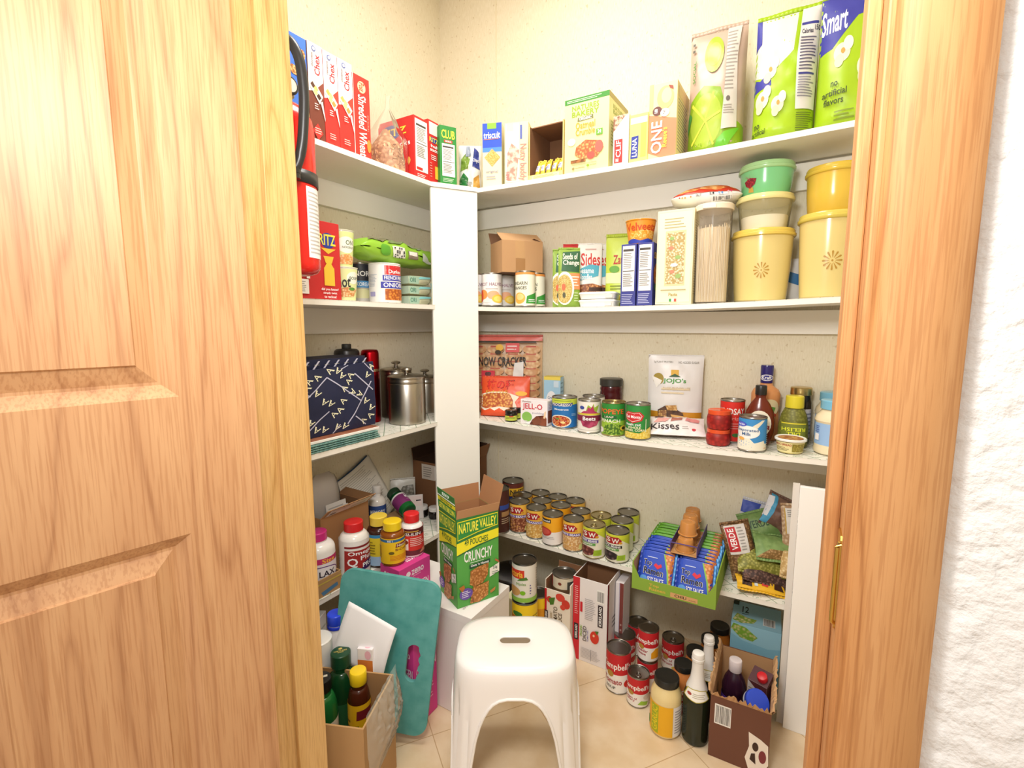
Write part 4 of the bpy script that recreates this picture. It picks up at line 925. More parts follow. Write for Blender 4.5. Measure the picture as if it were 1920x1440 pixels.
# clear canister of spaghetti
c = onf(2, 1335, -.165); C, R, H = cc(c, 68, 386)
t = thing('spaghetti_canister', 'tall clear canister of spaghetti with a pale lid beside the yellow tub', 'canister', C, face_cam(C)); ROUND.append((t, R*1.08, H))
G().lathe([(R*.9, .0), (R*.94, .001), (R*.97, .004), (R, H-.022), (R, H-.018)], 'f#f0e4d8#12', 36, cap1=False).obj('canister_wall', t, smooth=True)
g = G(); rr = random.Random(2)
g.lathe([(R*.80, .003), (R*.84, H*.76)], '#ecd9b4', 28)
for i in range(90):
    a = 2*PI*i/90; a2 = a+rr.uniform(-.12, .12); r0 = R*.845; hh2 = H*(.74+rr.random()*.06)
    g.tube([(r0*math.cos(a), r0*math.sin(a), .004), (r0*1.03*math.cos(a2), r0*1.03*math.sin(a2), hh2)], .0011, ['#f1e2c0', '#e6d0a4', '#f6ead0'][i % 3], 5)
tag(g.obj('spaghetti', t), kind='stuff')
G().lathe([(R*1.06, H-.018), (R*1.08, H-.017), (R*1.08, H-.004), (R*1.02, H-.001), (R*.9, H), (R*.88, H-.003)], 'g#f1e2cc', 36).obj('lid', t, smooth=True)
G().box(-R*.62, -R*1.12, H-.017, R*.1, -R*.98, H-.008, 'g#f3e6d2').obj('lid_tab', t, bevel=.001)
CAN_TOP = C.z+H
# chip bag lying on the canister and pasta box
def snack_on_top():
    p = onf(2, 1315, -.13); T = thing('snack_bag', 'plump white and red chip bag lying on the canister and pasta box', 'bag', (p.x, p.y, CAN_TOP+.002), .16)
    w_ = pw(p, 128); cr = crumple(41, .004, 25)
    def f(u, v, dd=0):
        a = 2*PI*v; e = max(0, 1-abs(2*u-1)**2.4)**.6
        return Vector(((u-.5)*w_, -math.cos(a)*(.06+dd)*(.65+.35*e), .024+math.sin(a)*(.026+dd)*e*(1.25 if math.sin(a) > 0 else .9)+cr(u*w_, v*.3)*e))
    G().grid(f, 34, 28, 'p#f2efe9').obj('bag_skin', T, smooth=True)
    F = Face(lambda u, v, d: f(u, -.16+.42*v, d+.0014), 26); g = G()
    paint(g, F, [('p', [(.03, .5), (.3, .45), (.97, .52), (.97, 1), (.03, 1)], 'p#cf3a24'), ('p', [(.08, .56), (.3, .52), (.42, .62), (.3, .78), (.12, .7)], 'n#f3b86a#e07a3c#60'), ('p', [(.4, .6), (.7, .56), (.8, .7), (.6, .86), (.45, .78)], 'n#f3c07a#dd8040#60'), ('p', [(.65, .7), (.9, .66), (.95, .85), (.75, .92)], 'n#f3b86a#cf5a30#60'),
                 ('e', .13, .36, .012, .035, '#b5443a'), ('e', .17, .36, .012, .035, '#e0a04a'), ('e', .21, .36, .012, .035, '#c9a04a'), ('e', .29, .36, .012, .035, '#d98a3a'), ('e', .56, .42, .013, .035, '#8a8a8a'), ('e', .6, .42, .013, .035, '#1f1f1f'), ('e', .68, .44, .013, .035, '#8ab4d8'), ('e', .72, .44, .013, .035, '#5a8fd0'), ('e', .8, .46, .013, .035, '#e89ab0'), ('e', .84, .46, .013, .035, '#c03a6a'), ('t', 'SALT', .36, .36, .44, .42, '#55504c'), ('b', .60, .14, .84, .3)]); g.obj('printed_artwork', T, smooth=True, fix=False)
snack_on_top()
# stacked plastic tubs
def tub(C, R, H, m, lidm, label, group, flower=False, taper=.84, rz=0, lid_over=1.04):
    t = thing('lidded_tub', label, 'tub', C, face_cam(C)+rz, group); ROUND.append((t, R*lid_over, H))
    hb = H-.016
    G().lathe([(R*taper*.96, 0), (R*taper, .003), (R*taper+(R-R*taper)*.5, hb*.5), (R*.97, hb-.002), (R, hb)], m, 44).obj('tub_body', t, smooth=True)
    l = R*lid_over
    G().lathe([(l*.97, hb-.004), (l, hb-.002), (l, hb+.004), (l*.965, hb+.006), (l*.965, hb+.012), (l*.94, hb+.0155), (l*.90, hb+.016), (l*.88, hb+.0135), (l*.3, hb+.0135)], lidm, 44).obj('tub_lid', t, smooth=True, ang=50)
    if flower:
        g = G(); F = Face(lambda u, v, d: Vector(((R*(taper+(.97-taper)*v)+.0012+d)*math.cos(-PI/2+(u-.5)*PI), (R*(taper+(.97-taper)*v)+.0012+d)*math.sin(-PI/2+(u-.5)*PI), hb*v)), 20)
        asp = hb/(PI*R)
        for i in range(12):
            a = 2*PI*i/12; r0, r1 = .035, .125
            def q(r, o): return (.5+(r*math.cos(a)-o*math.sin(a))*asp*1.0, .46+(r*math.sin(a)+o*math.cos(a))*1.0)
            paint(g, F, [('p', [q(r0, -.002), q(r1*.9, -.012), q(r1, 0), q(r1*.9, .012), q(r0, .002)], 'g#b48a3c')])
        paint(g, F, [('e', .5, .46, .012*asp, .012, 'g#b48a3c')]); g.obj('starburst', t, smooth=True, fix=False)
    return t
YEL, YEL2 = 'g#dfca84', 'g#e2bd48'
c = onf(2, 1420, -.112); c.z = top(2, c.x); C, R, H = cc(c, 116, 437)
tub(C, R, H, YEL, 'g#dcc05a', 'large yellow tub with a starburst, bottom of the left stack', 'yellow tubs with a starburst', True); z1 = C.z+H+.0008
c2 = Vector((C.x+.004, C.y+.004, z1)); _, R2, H2 = cc(c2, 106, 372)
t = thing('lidded_tub', 'clear yellowish tub of white flour between the green tub and the yellow one', 'tub', c2, face_cam(c2))
hb = H2-.014
G().lathe([(R2*.84, 0), (R2*.86, .003), (R2*.97, hb-.002), (R2, hb)], 'f#fbf2c8#22', 40).obj('tub_body', t, smooth=True)
G().lathe([(R2*.80, .003), (R2*.84, hb*.46), (R2*.5, hb*.5)], '#fbf7ec', 36).obj('flour', t, smooth=True)
G().lathe([(R2*1.03, hb-.004), (R2*1.05, hb-.002), (R2*1.05, hb+.004), (R2*1.01, hb+.0055), (R2*1.0, hb+.012), (R2*.93, hb+.0135), (R2*.4, hb+.0115)], 'g#eadf9c', 40).obj('tub_lid', t, smooth=True, ang=50)
z2 = z1+H2+.0008; c3 = Vector((c2.x, c2.y, z2)); _, R3, H3 = cc(c3, 104, 312)
t = tub(c3, R3, H3, 'g#7fce8e', 'g#a9d79a', 'green tub with a raspberry sticker, top of the left stack under the top shelf', None, False, .86)
g = G(); F = round_face(R3*.955, .004, H3-.02); F.n = 20
its = [('p', [(.26, .12), (.34, .1), (.33, .3), (.27, .3)], '#c9a24a'), ('p', [(.20, .55), (.22, .38), (.29, .26), (.36, .4), (.38, .6), (.29, .66)], 'v#c0303c#7a1c2a#240')]
for i in range(9): its.append(('p', [(.29, .55), (.19+i*.025, .78+.04*math.sin(i*2)), (.295, .57)], '#a8485a'))
F = Face(lambda u, v, d: Vector(((R3*(.86+.12*v)+.001+d)*math.cos(-PI/2+(u-.5)*PI), (R3*(.86+.12*v)+.001+d)*math.sin(-PI/2+(u-.5)*PI), (H3-.016)*v)), 20)
paint(g, F, its); g.obj('raspberry_sticker', t, smooth=True, fix=False)
c = onf(2, 1547, -.122); C, R, H = cc(c, 124, 404)
tub(C, R, H, YEL, 'g#d8c35c', 'largest yellow tub with a starburst, next to the oak jamb', 'yellow tubs with a starburst', True, rz=.12); z1 = C.z+H+.0008
c2 = Vector((C.x+.004, C.y, z1)); _, R2, H2 = cc(c2, 116, 316)
tub(c2, R2, H2, YEL2, 'g#e0c048', 'deep yellow plain tub, topmost beside the oak jamb', None, False, .88)
P = onf(2, 1482, -.050)
pouch('snack_pouch', 'white and blue bag squeezed between the two stacks of tubs', 'pouch', P, .05, .12, .02, 'p#d9d4ce', [('p', [(0, .5), (1, .35), (1, .6), (0, .75)], '#2c6a9c')], rz=face_cam(P), seed=51, amp=.003)
# ================================================================ third shelf, left wall
Y0, Y1 = -1.118, onl(3, 709, .25).y
z = top(3, 0)
WOV = bumpy('woven_teal', '#7fa79c', 160, 1.0, .002, .9, '#4f7a76', 2)
for i in range(4):
    t = thing('woven_placemat', 'teal woven placemat, %s of four under the white-edged board' % ['lowest', 'second from the bottom', 'third from the bottom', 'topmost'][i], 'placemat', (.131, (Y0+Y1)/2+.002*(i % 2), z), 0, 'stacked teal placemats')
    g = G(); L = (Y1-Y0)/2-.003*i; n = 60; h = .0052
    def edge(s): return .0012*math.sin(s*140)+.0007*math.sin(s*57+i)
    for sgn in (0,):
        vs = []
        for k in range(n+1):
            y = -L+2*L*k/n; e = edge(k/n+i*.3)
            vs += [(-.126, y, 0), (.127+e, y, .0006), (.128+e, y, h*.5), (.127+e, y, h-.0006), (-.126, y, h)]
        fs = []
        for k in range(n):
            for j in range(4): fs.append((5*k+j, 5*k+j+1, 5*k+6+j, 5*k+5+j))
            fs.append((5*k+4, 5*k, 5*k+5, 5*k+9))
        fs += [(0, 4, 3, 2, 1), tuple(5*n+j for j in range(5))]
        g.add(vs, fs, WOV)
    g.obj('woven_mat', t, smooth=True); z += h+.0009
t = thing('serving_board', 'thin brown-topped board with a white edge lying on the teal placemats', 'board', (.128, (Y0+Y1)/2+.002, z))
L = (Y1-Y0)/2+.003
G().box(-.120, -L, 0, .124, L, .0075, '#f3f0ea').obj('white_edge', t, bevel=.001)
G().box(-.118, -L+.001, .0076, .1215, L-.001, .0085, 'n#a86a4e#94583e#20').obj('brown_surface', t)
ZB = z+.0089
# navy insulated bag
def navy_bag():
    ya, yb = onx(560, 790, .225).y, onx(706, 790, .225).y
    w_ = yb-ya; T = thing('lunch_bag', 'navy blue fabric bag patterned with white lines and letter shapes', 'bag', (.140, (ya+yb)/2, ZB), PI/2)
    H = rise((.225, (ya+yb)/2, ZB), 684)
    NV = bumpy('navy_fabric', '#1c2344', 60, .3, .002, .55)
    cr = crumple(61, .006, 11)
    def box_(u, v, D, Hh, b=.012):
        a = 2*PI*u; c_, s_ = math.cos(a), math.sin(a)
        x = math.copysign(abs(c_)**.28, c_)*w_/2; y = math.copysign(abs(s_)**.35, s_)*D
        k = 1-.04*math.sin(v*PI)
        n = cr(x+y*2, v*Hh)
        return Vector((x*k, y*(1-.10*v)+(n if abs(s_) > .3 else 0), v*Hh))
    g = G().grid(lambda u, v: box_(u, v, .070, H+.018), 72, 20, NV, cu=True); b = len(g.v)
    g.add([(0, 0, H+.008)]+[box_(i/72, 1, .07, H+.018) for i in range(72)], [(0, 1+i, 1+(i+1) % 72) for i in range(72)], NV)
    g.obj('bag_body', T, smooth=True, ang=70)
    # front pocket
    def fr(u, v, d=0):
        x = (u-.5)*w_*.99; n = cr(x*1.3+2, v*H)
        sx = -.0015*0
        return Vector((x, -.0805-.004*math.sin(v*PI)-n*.7-d, .001+v*(H-.012+.012*u)))
    g = G().grid(fr, 40, 24, NV); g.grid(lambda u, v: fr(u, v, -.007), 40, 24, NV)
    g.grid(lambda u, v: fr(u, 1, -.007*v), 40, 1, NV).grid(lambda u, v: fr(0, u, -.007*v), 24, 1, NV).grid(lambda u, v: fr(1, u, -.007*v), 24, 1, NV)
    g.obj('front_pocket', T, smooth=True, fix=False, ang=60)
    g = G(); F = Face(fr, 26); LN_ = '#c3c3d8'; LT = '#f2f0cf'
    def line(x0, y0, x1, y1, w=.0075, c=LN_):
        dx, dy = x1-x0, y1-y0; l = math.hypot(dx, dy); nx, ny = -dy/l*w, dx/l*w
        return ('p', [(x0-nx, y0-ny), (x1-nx, y1-ny), (x1+nx, y1+ny), (x0+nx, y0+ny)], c)
    its = [line(.05, .55, .36, .86), line(.36, .86, .79, .42), (line(.79, .42, .95, .70)), line(.60, .10, .79, .42), line(.05, .06, .36, .35), line(.0, .73, .14, .62), line(.72, .86, .97, .56), line(.86, 1, .99, .84), line(.70, .20, .86, .03), line(.40, .0, .5, .12), line(.54, .95, .64, 1)]
    def glyph(cx, cy, a, s=.042):
        r = []; ca, sa = math.cos(a), math.sin(a)
        def q(x, y): return (cx+(x*ca-y*sa)*s, cy+(x*sa+y*ca)*s*1.05)
        for pts in ([(-1, -1), (-.65, -1), (.1, 1), (-.1, 1)], [(1.1, -1), (.55, -1), (-.1, 1), (.1, 1)], [(-.5, -.3), (.6, -.3), (.5, -.1), (-.45, -.1)]): r.append(('p', [q(*p) for p in pts], LT))
        return r
    for cx, cy, a in ((.13, .84, .9), (.24, .88, .8), (.10, .74, .9), (.22, .64, 2.5), (.30, .50, 2.5), (.38, .46, 2.4), (.14, .22, 2.5), (.20, .10, 2.5), (.30, .08, 2.5), (.56, .66, .8), (.63, .75, .8), (.66, .84, .8), (.68, .58, -2.2), (.78, .53, -2.2), (.42, .29, .8), (.50, .34, .8), (.54, .47, .8), (.46, .08, 2.4), (.56, .07, 2.4), (.86, .40, 2.5), (.93, .28, 2.5), (.82, .1, .8), (.92, .16, .8), (.9, .80, 2.4), (.97, .93, .6), (.55, .85, 2.4), (.5, .93, 2.5), (.40, .95, .8)): its += glyph(cx, cy, a)
    for it in its: paint(g, F, [it], .0011)
    g.obj('printed_pattern', T, smooth=True, fix=False)
    g = G(); F = Face(lambda u, v, d: Vector(((u-.5)*w_*.95, -.078-d, H-.010+.026*v)), 0)
    for i in range(7): paint(g, F, [line(.08+i*.13, .0, .16+i*.13, .9, .012)]+glyph(.12+i*.13, .5, .8, .03), .003)
    g.v = [(x, y+.008, z_) for x, y, z_ in g.v]; g.obj('flap_pattern', T, fix=False)
    return T, w_, H
T, w_, H = navy_bag()
# black jug behind the bag
P = onl(3, 645, .075); P.z = top(3, 0)
P = Vector((.050, onx(648, 660, .045).y, ZB))
hj = rise(P, 645)
t = thing('black_bottle', 'black bottle standing behind the navy bag, only its cap and shoulder showing', 'bottle', P)
G().lathe([(.038, 0), (.041, .004), (.041, hj-.030), (.039, hj-.022), (.032, hj-.0165), (.014, hj-.015)], 'p#1d1c1e', 28).obj('bottle_body', t, smooth=True)
G().lathe(cap_prof(.0155, hj-.0155, hj), '#2a2926', 24).obj('screw_cap', t, smooth=True)
# red thermos
C, R, H = cb(3, 698, 793, 34, 655); C.x = min(C.x, .225)
t = thing('thermos_flask', 'metallic red thermos flask between the navy bag and the steel canisters', 'thermos', C); ROUND.append((t, R, H))
RED = M('m#a5121c'); 
G().lathe([(R*.95, 0), (R, .003), (R, H*.70)], RED, 32).obj('flask_body', t, smooth=True)
G().lathe([(R*.985, H*.70), (R*.985, H*.735)], 'm#c9b490', 32, cap0=False, cap1=False).obj('steel_band', t, smooth=True)
G().lathe([(R*.99, H*.735), (R*.99, H*.94), (R*.93, H*.975), (R*.8, H*.993), (R*.5, H)], RED, 32).obj('flask_cup', t, smooth=True)
STEEL = M('m#b5b0a6')
def canister(crh, label, kn=1.0):
    C, R, H = crh
    t = thing('steel_canister', label, 'canister', C, 0, 'brushed steel canisters with knobs'); ROUND.append((t, R*1.02, H))
    G().lathe([(R*.97, 0), (R, .002), (R, H-.030), (R*.985, H-.028), (R, H-.026), (R, H-.018), (R*.985, H-.016), (R*.985, H-.010)], STEEL, 40).obj('canister_body', t, smooth=True)
    G().lathe([(R*1.01, H-.012), (R*1.02, H-.010), (R*1.02, H-.006), (R*.99, H-.004), (R*.8, H), (R*.3, H+.004), (R*.15, H+.005)], STEEL, 40).obj('canister_lid', t, smooth=True)
    k = R*.31
    G().lathe([(k*.55, H+.004), (k*.35, H+.007), (k*.35, H+.012), (k*.9, H+.016), (k, H+.019), (k*.85, H+.023), (k*.4, H+.0255)], STEEL, 24).obj('knob', t, smooth=True)
canister(cb(3, 758, 795, 69, 701), 'steel canister in front, nearest the shelf edge beside the red thermos')
canister(cl(3, 741, .062, 58, 690), 'steel canister mostly hidden behind the front one, against the wall')
canister(cl(3, 798, .075, 56, 704), 'steel canister farthest to the right, half behind the corner post')

# ================================================================ third shelf, back wall
P = onf(3, 952, -.062)
crk = []
for c_ in range(4):
    for r_ in range(9): crk += [('e', .14+.24*c_, .08+r_*.095, .115, .060, 'v#e8c69a#cf9a6a#60'), ('r', .07+.24*c_, .105+r_*.095, .2+.24*c_, .125+r_*.095, '#c25a4a')]
crk += [('r', 0, .95, 1, 1, 'p#d8685c'), ('r', .03, .925, .92, .945, '#2c2418'), ('t', 'SNOW CRACKER', .12, .62, .80, .74, '#201c18'), ('r', .52, .80, .70, .92, '#dd5a5a'), ('l', .54, .82, .68, .90, 2, '#f6e0dc'), ('r', .20, .36, .38, .56, '#c8283c'), ('t', '雪', .25, .46, .33, .54, '#201c18'), ('t', 'の', .26, .38, .33, .45, '#201c18'),
        ('p', [(.62, .48), (.76, .48), (.76, .68), (.64, .66)], '#e9e6e4'), ('e', .44, .86, .05, .045, '#e8b63a'), ('e', .42, .80, .04, .03, '#3a2c14'), ('e', .48, .40, .09, .06, '#e8a62c'), ('r', .42, .39, .56, .415, '#4a3414')]
w_ = pw(P, 138)
pouch('cracker_bag', 'big clear bag of round rice crackers with black lettering leaning on the wall', 'bag', P, w_, rise(P, 634), .045, 'p#dcb890', crk, rz=face_cam(P)-.12, kind='stand', seed=71, amp=.004, seal=.010, sealm='p#cf6a5e', lean=.06, nu=26, nv=26)
P = onf(3, 946, -.150)
ka = [('r', 0, .0, 1, 1, 'p#e8562c'), ('p', [(.0, .2), (.1, .13), (.2, .2), (.3, .13), (.4, .2), (.5, .13), (.6, .2), (.7, .14), (.76, .24), (.72, .36), (.8, .5), (.5, .62), (.2, .62), (0, .55)], '#f6e6d0'), ('p', [(.0, .24), (.12, .18), (.4, .24), (.68, .20), (.68, .4), (.6, .58), (.2, .58), (0, .52)], 'v#f0b45a#b8562c#110'),
      ('t', '柿の種', .12, .68, .70, .93, '#3a1410'), ('t', '柿の種', .125, .69, .69, .92, '#e0281c'), ('t', 'ピーナッツ入り', .10, .56, .56, .66, '#4a2410'), ('t', 'ピーナッツ入り', .105, .565, .555, .655, '#f6c83c'), ('e', .84, .58, .12, .06, '#f6b83c')]
pouch('snack_bag', 'small orange snack bag with Japanese lettering, in front of the cracker bag', 'bag', P, pw(P, 92), rise(P, 709), .035, 'p#e8562c', ka, rz=face_cam(P)-.2, kind='stand', seed=73, amp=.003, seal=.004, sealm='p#e8562c', lean=.22, pinch=.02)
def minijar(u, v, label):
    C, R, H = cb(3, u, v, 23, v-23)
    t = vessel('spread_jar', label, 'jar', C, [('jar_body', [(R*.9, 0), (R, .002), (R, H*.62), (R*.92, H*.68)], 'g#2c2014'), ('jar_lid', cap_prof(R*1.0, H*.68, H), 'g#1e1b18')], [('paper_label', R, H*.1, H*.52, '#c3cf4a', [('l', .2, .3, .8, .7, 2, '#5a6a1c'), ('e', .5, .95, .12, .2, '#c0392c')])], group='tiny dark jars with lime labels')
minijar(966.5, 787, 'tiny dark jar half hidden behind another, beside the pudding box')
minijar(958.5, 791.5, 'tiny dark jar in front of its twin, by the orange snack bag')
A, B = on(3, 976, 793.5), on(3, 1026, 800.5)
carton('pudding_box', 'white and brown chocolate pudding box with red lettering, beside the blue-label soup can', 'box', A, B, .045, tv=748, body='#f6eff0',
       front=[('t', 'JELL-O', .08, .55, .82, .85, '#cf2a3c'), ('t', 'chocolate', .06, .89, .4, .95, '#8a5a50'), ('t', 'pudding', .45, .43, .88, .52, '#b5aeb8'), ('e', .25, .30, .19, .2, '#8cc05a'), ('p', [(.35, .0), (.98, .0), (.98, .3), (.9, .42), (.6, .36), (.45, .2)], 'n#5a2c1c#8a4a30#40'), ('p', [(.86, .3), (.93, .3), (.96, .6), (.9, .55)], '#f0d0a8'), ('l', .04, .04, .3, .16, 2, '#e9dfe0'), ('e', .62, .15, .18, .1, '#7d4630')],
       right=[('r', .1, .1, .9, .6, '#8a4a30'), ('l', .2, .65, .8, .95, 5, '#b9aeb0')], tops=[('r', .02, .1, .98, .9, '#f1e6e8')])
A, B = onf(3, 1019.5, -.075), onf(3, 1050, -.066)
carton('drink_mix_box', 'small light blue drink mix box with a yellow top edge near the wall', 'box', A, B, .04, tv=706, body='#a9d3ec',
       front=[('r', 0, .92, 1, 1, '#f3dc5c'), ('e', .46, .42, .32, .24, '#f6f6f6'), ('t', 'Crystal', .25, .44, .68, .54, '#6a7a94'), ('t', 'light', .3, .32, .62, .42, '#6a7a94'), ('r', .6, .75, .9, .9, '#d3e6f3'), ('l', .1, .08, .9, .2, 2, '#dfeef6')], tops=[('r', 0, 0, 1, 1, '#f3dc5c')], right=[('l', .1, .1, .9, .9, 8, '#7ba4c4')])
can('soup_can', 'blue and lime labelled minestrone soup can beside the pudding box', 'can', cb(3, 1058, 805, 47.5, 743),
    [('r', 0, .80, 1, 1, '#c9d84a'), ('l', .2, .90, .7, .97, 1, '#8aa02a'), ('r', 0, 0, 1, .80, '#1f6fb4'), ('p', [(.1, .73), (.7, .78), (.72, .87), (.12, .84)], '#2c2f7c'), ('t', 'PROGRESSO', .13, .745, .69, .845, '#f6f2ea'), ('t', 'Minestrone', .22, .60, .60, .67, '#e9f0f6'), ('e', .38, .22, .30, .22, '#e9e2d2'), ('e', .38, .22, .26, .19, 'v#e09a4a#a82c1c#170'), ('e', .32, .3, .05, .03, '#6a9a3a'), ('e', .46, .18, .06, .04, '#f3d28a'), ('l', .68, .40, .86, .5, 3, '#9ac4e4')], base='#1f6fb4')
can('pull_tab_can', 'pale can with its round lid half showing behind the beet can', 'can', cf(3, 1124, -.088, 42, 740), [('r', 0, .5, 1, .8, '#c9d88a')], base='#efe9dc', tab=True)
C, R, H = cf(3, 1138, -.045, 43, 709)
vessel('jelly_jar', 'dark red jar with a black lid standing behind the spinach can', 'jar', C, [('jar_body', [(R*.9, 0), (R*.98, .003), (R*.98, H*.68), (R*.93, H*.74), (R*.98, H*.78), (R*.9, H*.84)], 'g#4a0e16'), ('jar_lid', cap_prof(R*1.0, H*.845, H), 'p#35332e')],
       [('paper_label', R, H*.25, H*.55, '#f0e6e2', [('l', .3, .3, .8, .7, 3, '#b08a88')])])
can('vegetable_can', 'white and maroon can of beets on the third shelf', 'can', cb(3, 1105.5, 812.5, 43, 747.5),
    [('e', .28, .80, .08, .06, '#3c4a9c'), ('p', [(.4, .68), (.46, .9), (.54, .76), (.62, .95), (.66, .72), (.8, .9), (.72, .66)], '#9ab83a'), ('p', [(.42, .68), (.47, .84), (.5, .74), (.6, .88), (.64, .72), (.7, .66)], '#b02c58'), ('r', .1, .56, .9, .62, '#d8c43c'), ('p', [(.25, .62), (.35, .70), (.65, .70), (.78, .62)], '#b03460'), ('r', 0, .36, 1, .55, '#7c1c3c'), ('t', 'Beets', .32, .385, .68, .515, '#ffffff'), ('p', [(.25, .36), (.8, .36), (.72, .22), (.5, .14), (.32, .2)], 'n#8c1c44#b84a6a#60'), ('l', .15, .05, .85, .09, 1, '#b9b3ae')], base='#efe9de')
can('vegetable_can', 'green can of leaf spinach with orange lettering on the third shelf', 'can', cb(3, 1149.5, 819, 45, 752),
    [('r', 0, .45, 1, 1, '#2f8a34'), ('r', 0, 0, 1, .46, '#9cc43c'), ('t', 'POPEYE', .06, .67, .80, .84, '#8a2a10'), ('t', 'POPEYE', .07, .68, .79, .835, '#ee6a2c'), ('r', .18, .54, .58, .62, '#1c5a2c'), ('t', 'LEAF', .24, .55, .5, .61, '#e9e4c8'), ('t', 'SPINACH', .05, .40, .68, .51, '#f6f2dc'), ('p', [(.2, .02), (.7, .02), (.8, .3), (.5, .38), (.25, .3)], 'v#a8c84a#3f6a1c#150'), ('e', .80, .22, .12, .09, '#e8c03a'), ('e', .80, .22, .07, .05, '#3a3414'), ('e', .12, .14, .1, .09, '#e9e4dc')], base='#5fa43a', tab=True, tin='m#b8a878')
can('vegetable_can', 'green and yellow can of whole kernel corn beside the white pouch', 'can', cb(3, 1195, 826, 47, 755.5),
    [('p', [(.06, .72), (.2, .82), (.38, .80), (.55, .82), (.66, .70), (.6, .55), (.36, .46), (.14, .56)], '#c8242c'), ('p', [(.10, .70), (.22, .79), (.38, .77), (.53, .79), (.61, .69), (.56, .58), (.36, .50), (.16, .59)], '#e9d8d0'), ('p', [(.12, .70), (.23, .78), (.38, .76), (.52, .78), (.59, .69), (.55, .6), (.36, .52), (.17, .6)], '#cf2a30'), ('t', 'Del Monte', .15, .62, .56, .71, '#ffffff'), ('t', 'fresh cut', .15, .39, .58, .47, '#ffffff'), ('t', 'WHOLE', .22, .30, .58, .37, '#f6f0c8'), ('t', 'KERNEL CORN', .06, .22, .70, .29, '#f6f0c8'), ('p', [(0, .0), (1, .0), (1, .3), (.85, .34), (.78, .2), (.5, .16), (.2, .2), (0, .15)], 'v#f6e68a#e0c040#160'), ('r', .7, .2, .72, .6, '#d8e6c0')], base='#2c8a3c', tab=True)
P = onf(3, 1262, -.066)
jj = [('r', 0, 0, 1, .28, '#c98a1c'), ('t', '5g PLANT PROTEIN', .1, .90, .45, .93, '#9a948c'), ('t', 'NO ADDED SUGAR', .55, .90, .92, .93, '#9a948c'), ('e', .19, .70, .10, .075, '#a38c2c'), ('p', [(.06, .74), (.22, .62), (.26, .68), (.16, .58)], '#f3f0ea'), ('r', .42, .74, .56, .82, '#e0b03a'), ('p', [(.38, .73), (.49, .77), (.60, .73)], '#2f5a34'), ('t', "JOJO's", .28, .64, .70, .71, '#4a9a3c'),
      ('l', .25, .5, .8, .6, 2, '#e3d2b0'), ('t', 'DARK CHOCOLATE', .28, .56, .78, .60, '#dfcba8'), ('p', [(.22, .12), (.20, .30), (.34, .36), (.5, .33), (.66, .27), (.7, .18), (.82, .14), (.78, .07), (.6, .05)], 'n#5a3a24#3c2418#60'), ('p', [(.2, .1), (.22, .29), (.36, .30), (.38, .08)], 'v#e0b46c#8a5a30#140'), ('p', [(.34, .36), (.54, .37), (.56, .30), (.38, .30)], 'v#ecc88a#b08040#140'), ('p', [(.44, .25), (.68, .23), (.68, .20), (.46, .22)], '#d8a860'), ('p', [(.46, .16), (.76, .13), (.76, .10), (.5, .13)], '#d8a860')]
pouch('snack_pouch', 'white and gold stand-up pouch of dark chocolate snacks on the third shelf', 'pouch', P, pw(P, 103), rise(P, 668), .05, 'p#e6e3e2', jj, rz=face_cam(P), kind='stand', seed=81, amp=.003, seal=.003, pinch=.08, lean=.04, nu=24, nv=28)
P = on(3, 1268, 824)
kis = [('t', 'Kisses', .05, .16, .55, .48, '#3a3234'), ('l', .6, .2, .72, .34, 2, '#a8a09c'), ('e', .80, .2, .035, .06, '#c8303c'), ('p', [(.1, .55), (.3, .5), (.4, .75), (.2, .8)], '#e8a8a0'), ('p', [(.4, .55), (.6, .6), (.62, .8), (.45, .85)], '#b06a5a'), ('p', [(.66, .6), (.9, .55), (.92, .75), (.7, .8)], '#dd8a88'), ('p', [(.12, .84), (.3, .82), (.3, .92), (.15, .95)], '#6a4a3c')]
T, f = pouch('candy_bag', 'crinkled white and pink candy bag lying in front of the white pouch', 'bag', P, pw(P, 112), .085, .030, 'p#efe4e2', kis, rz=face_cam(P), kind='pillow', seed=83, amp=.005, sc=45, rot=(-1.05, .0, face_cam(P)+.08))
T.location.z += .013
def salsa(C, R, H, label):
    vessel('salsa_jar', label, 'jar', C, [('jar_body', [(R*.82, 0), (R*.92, .002), (R*.99, H*.25), (R, H*.55), (R*.93, H*.74), (R*.88, H*.78)], 'v#b8241c#8a140f#90'), ('jar_lid', [(R*.9, H*.775), (R*.93, H*.78), (R*.93, H*.98), (R*.88, H), (R*.8, H-.001)], 'g#e0552c')], [('lid_stripe', R*.92, H*.86, H*.9, '#f3d8c8', [])], group='small red salsa jars with orange lids')


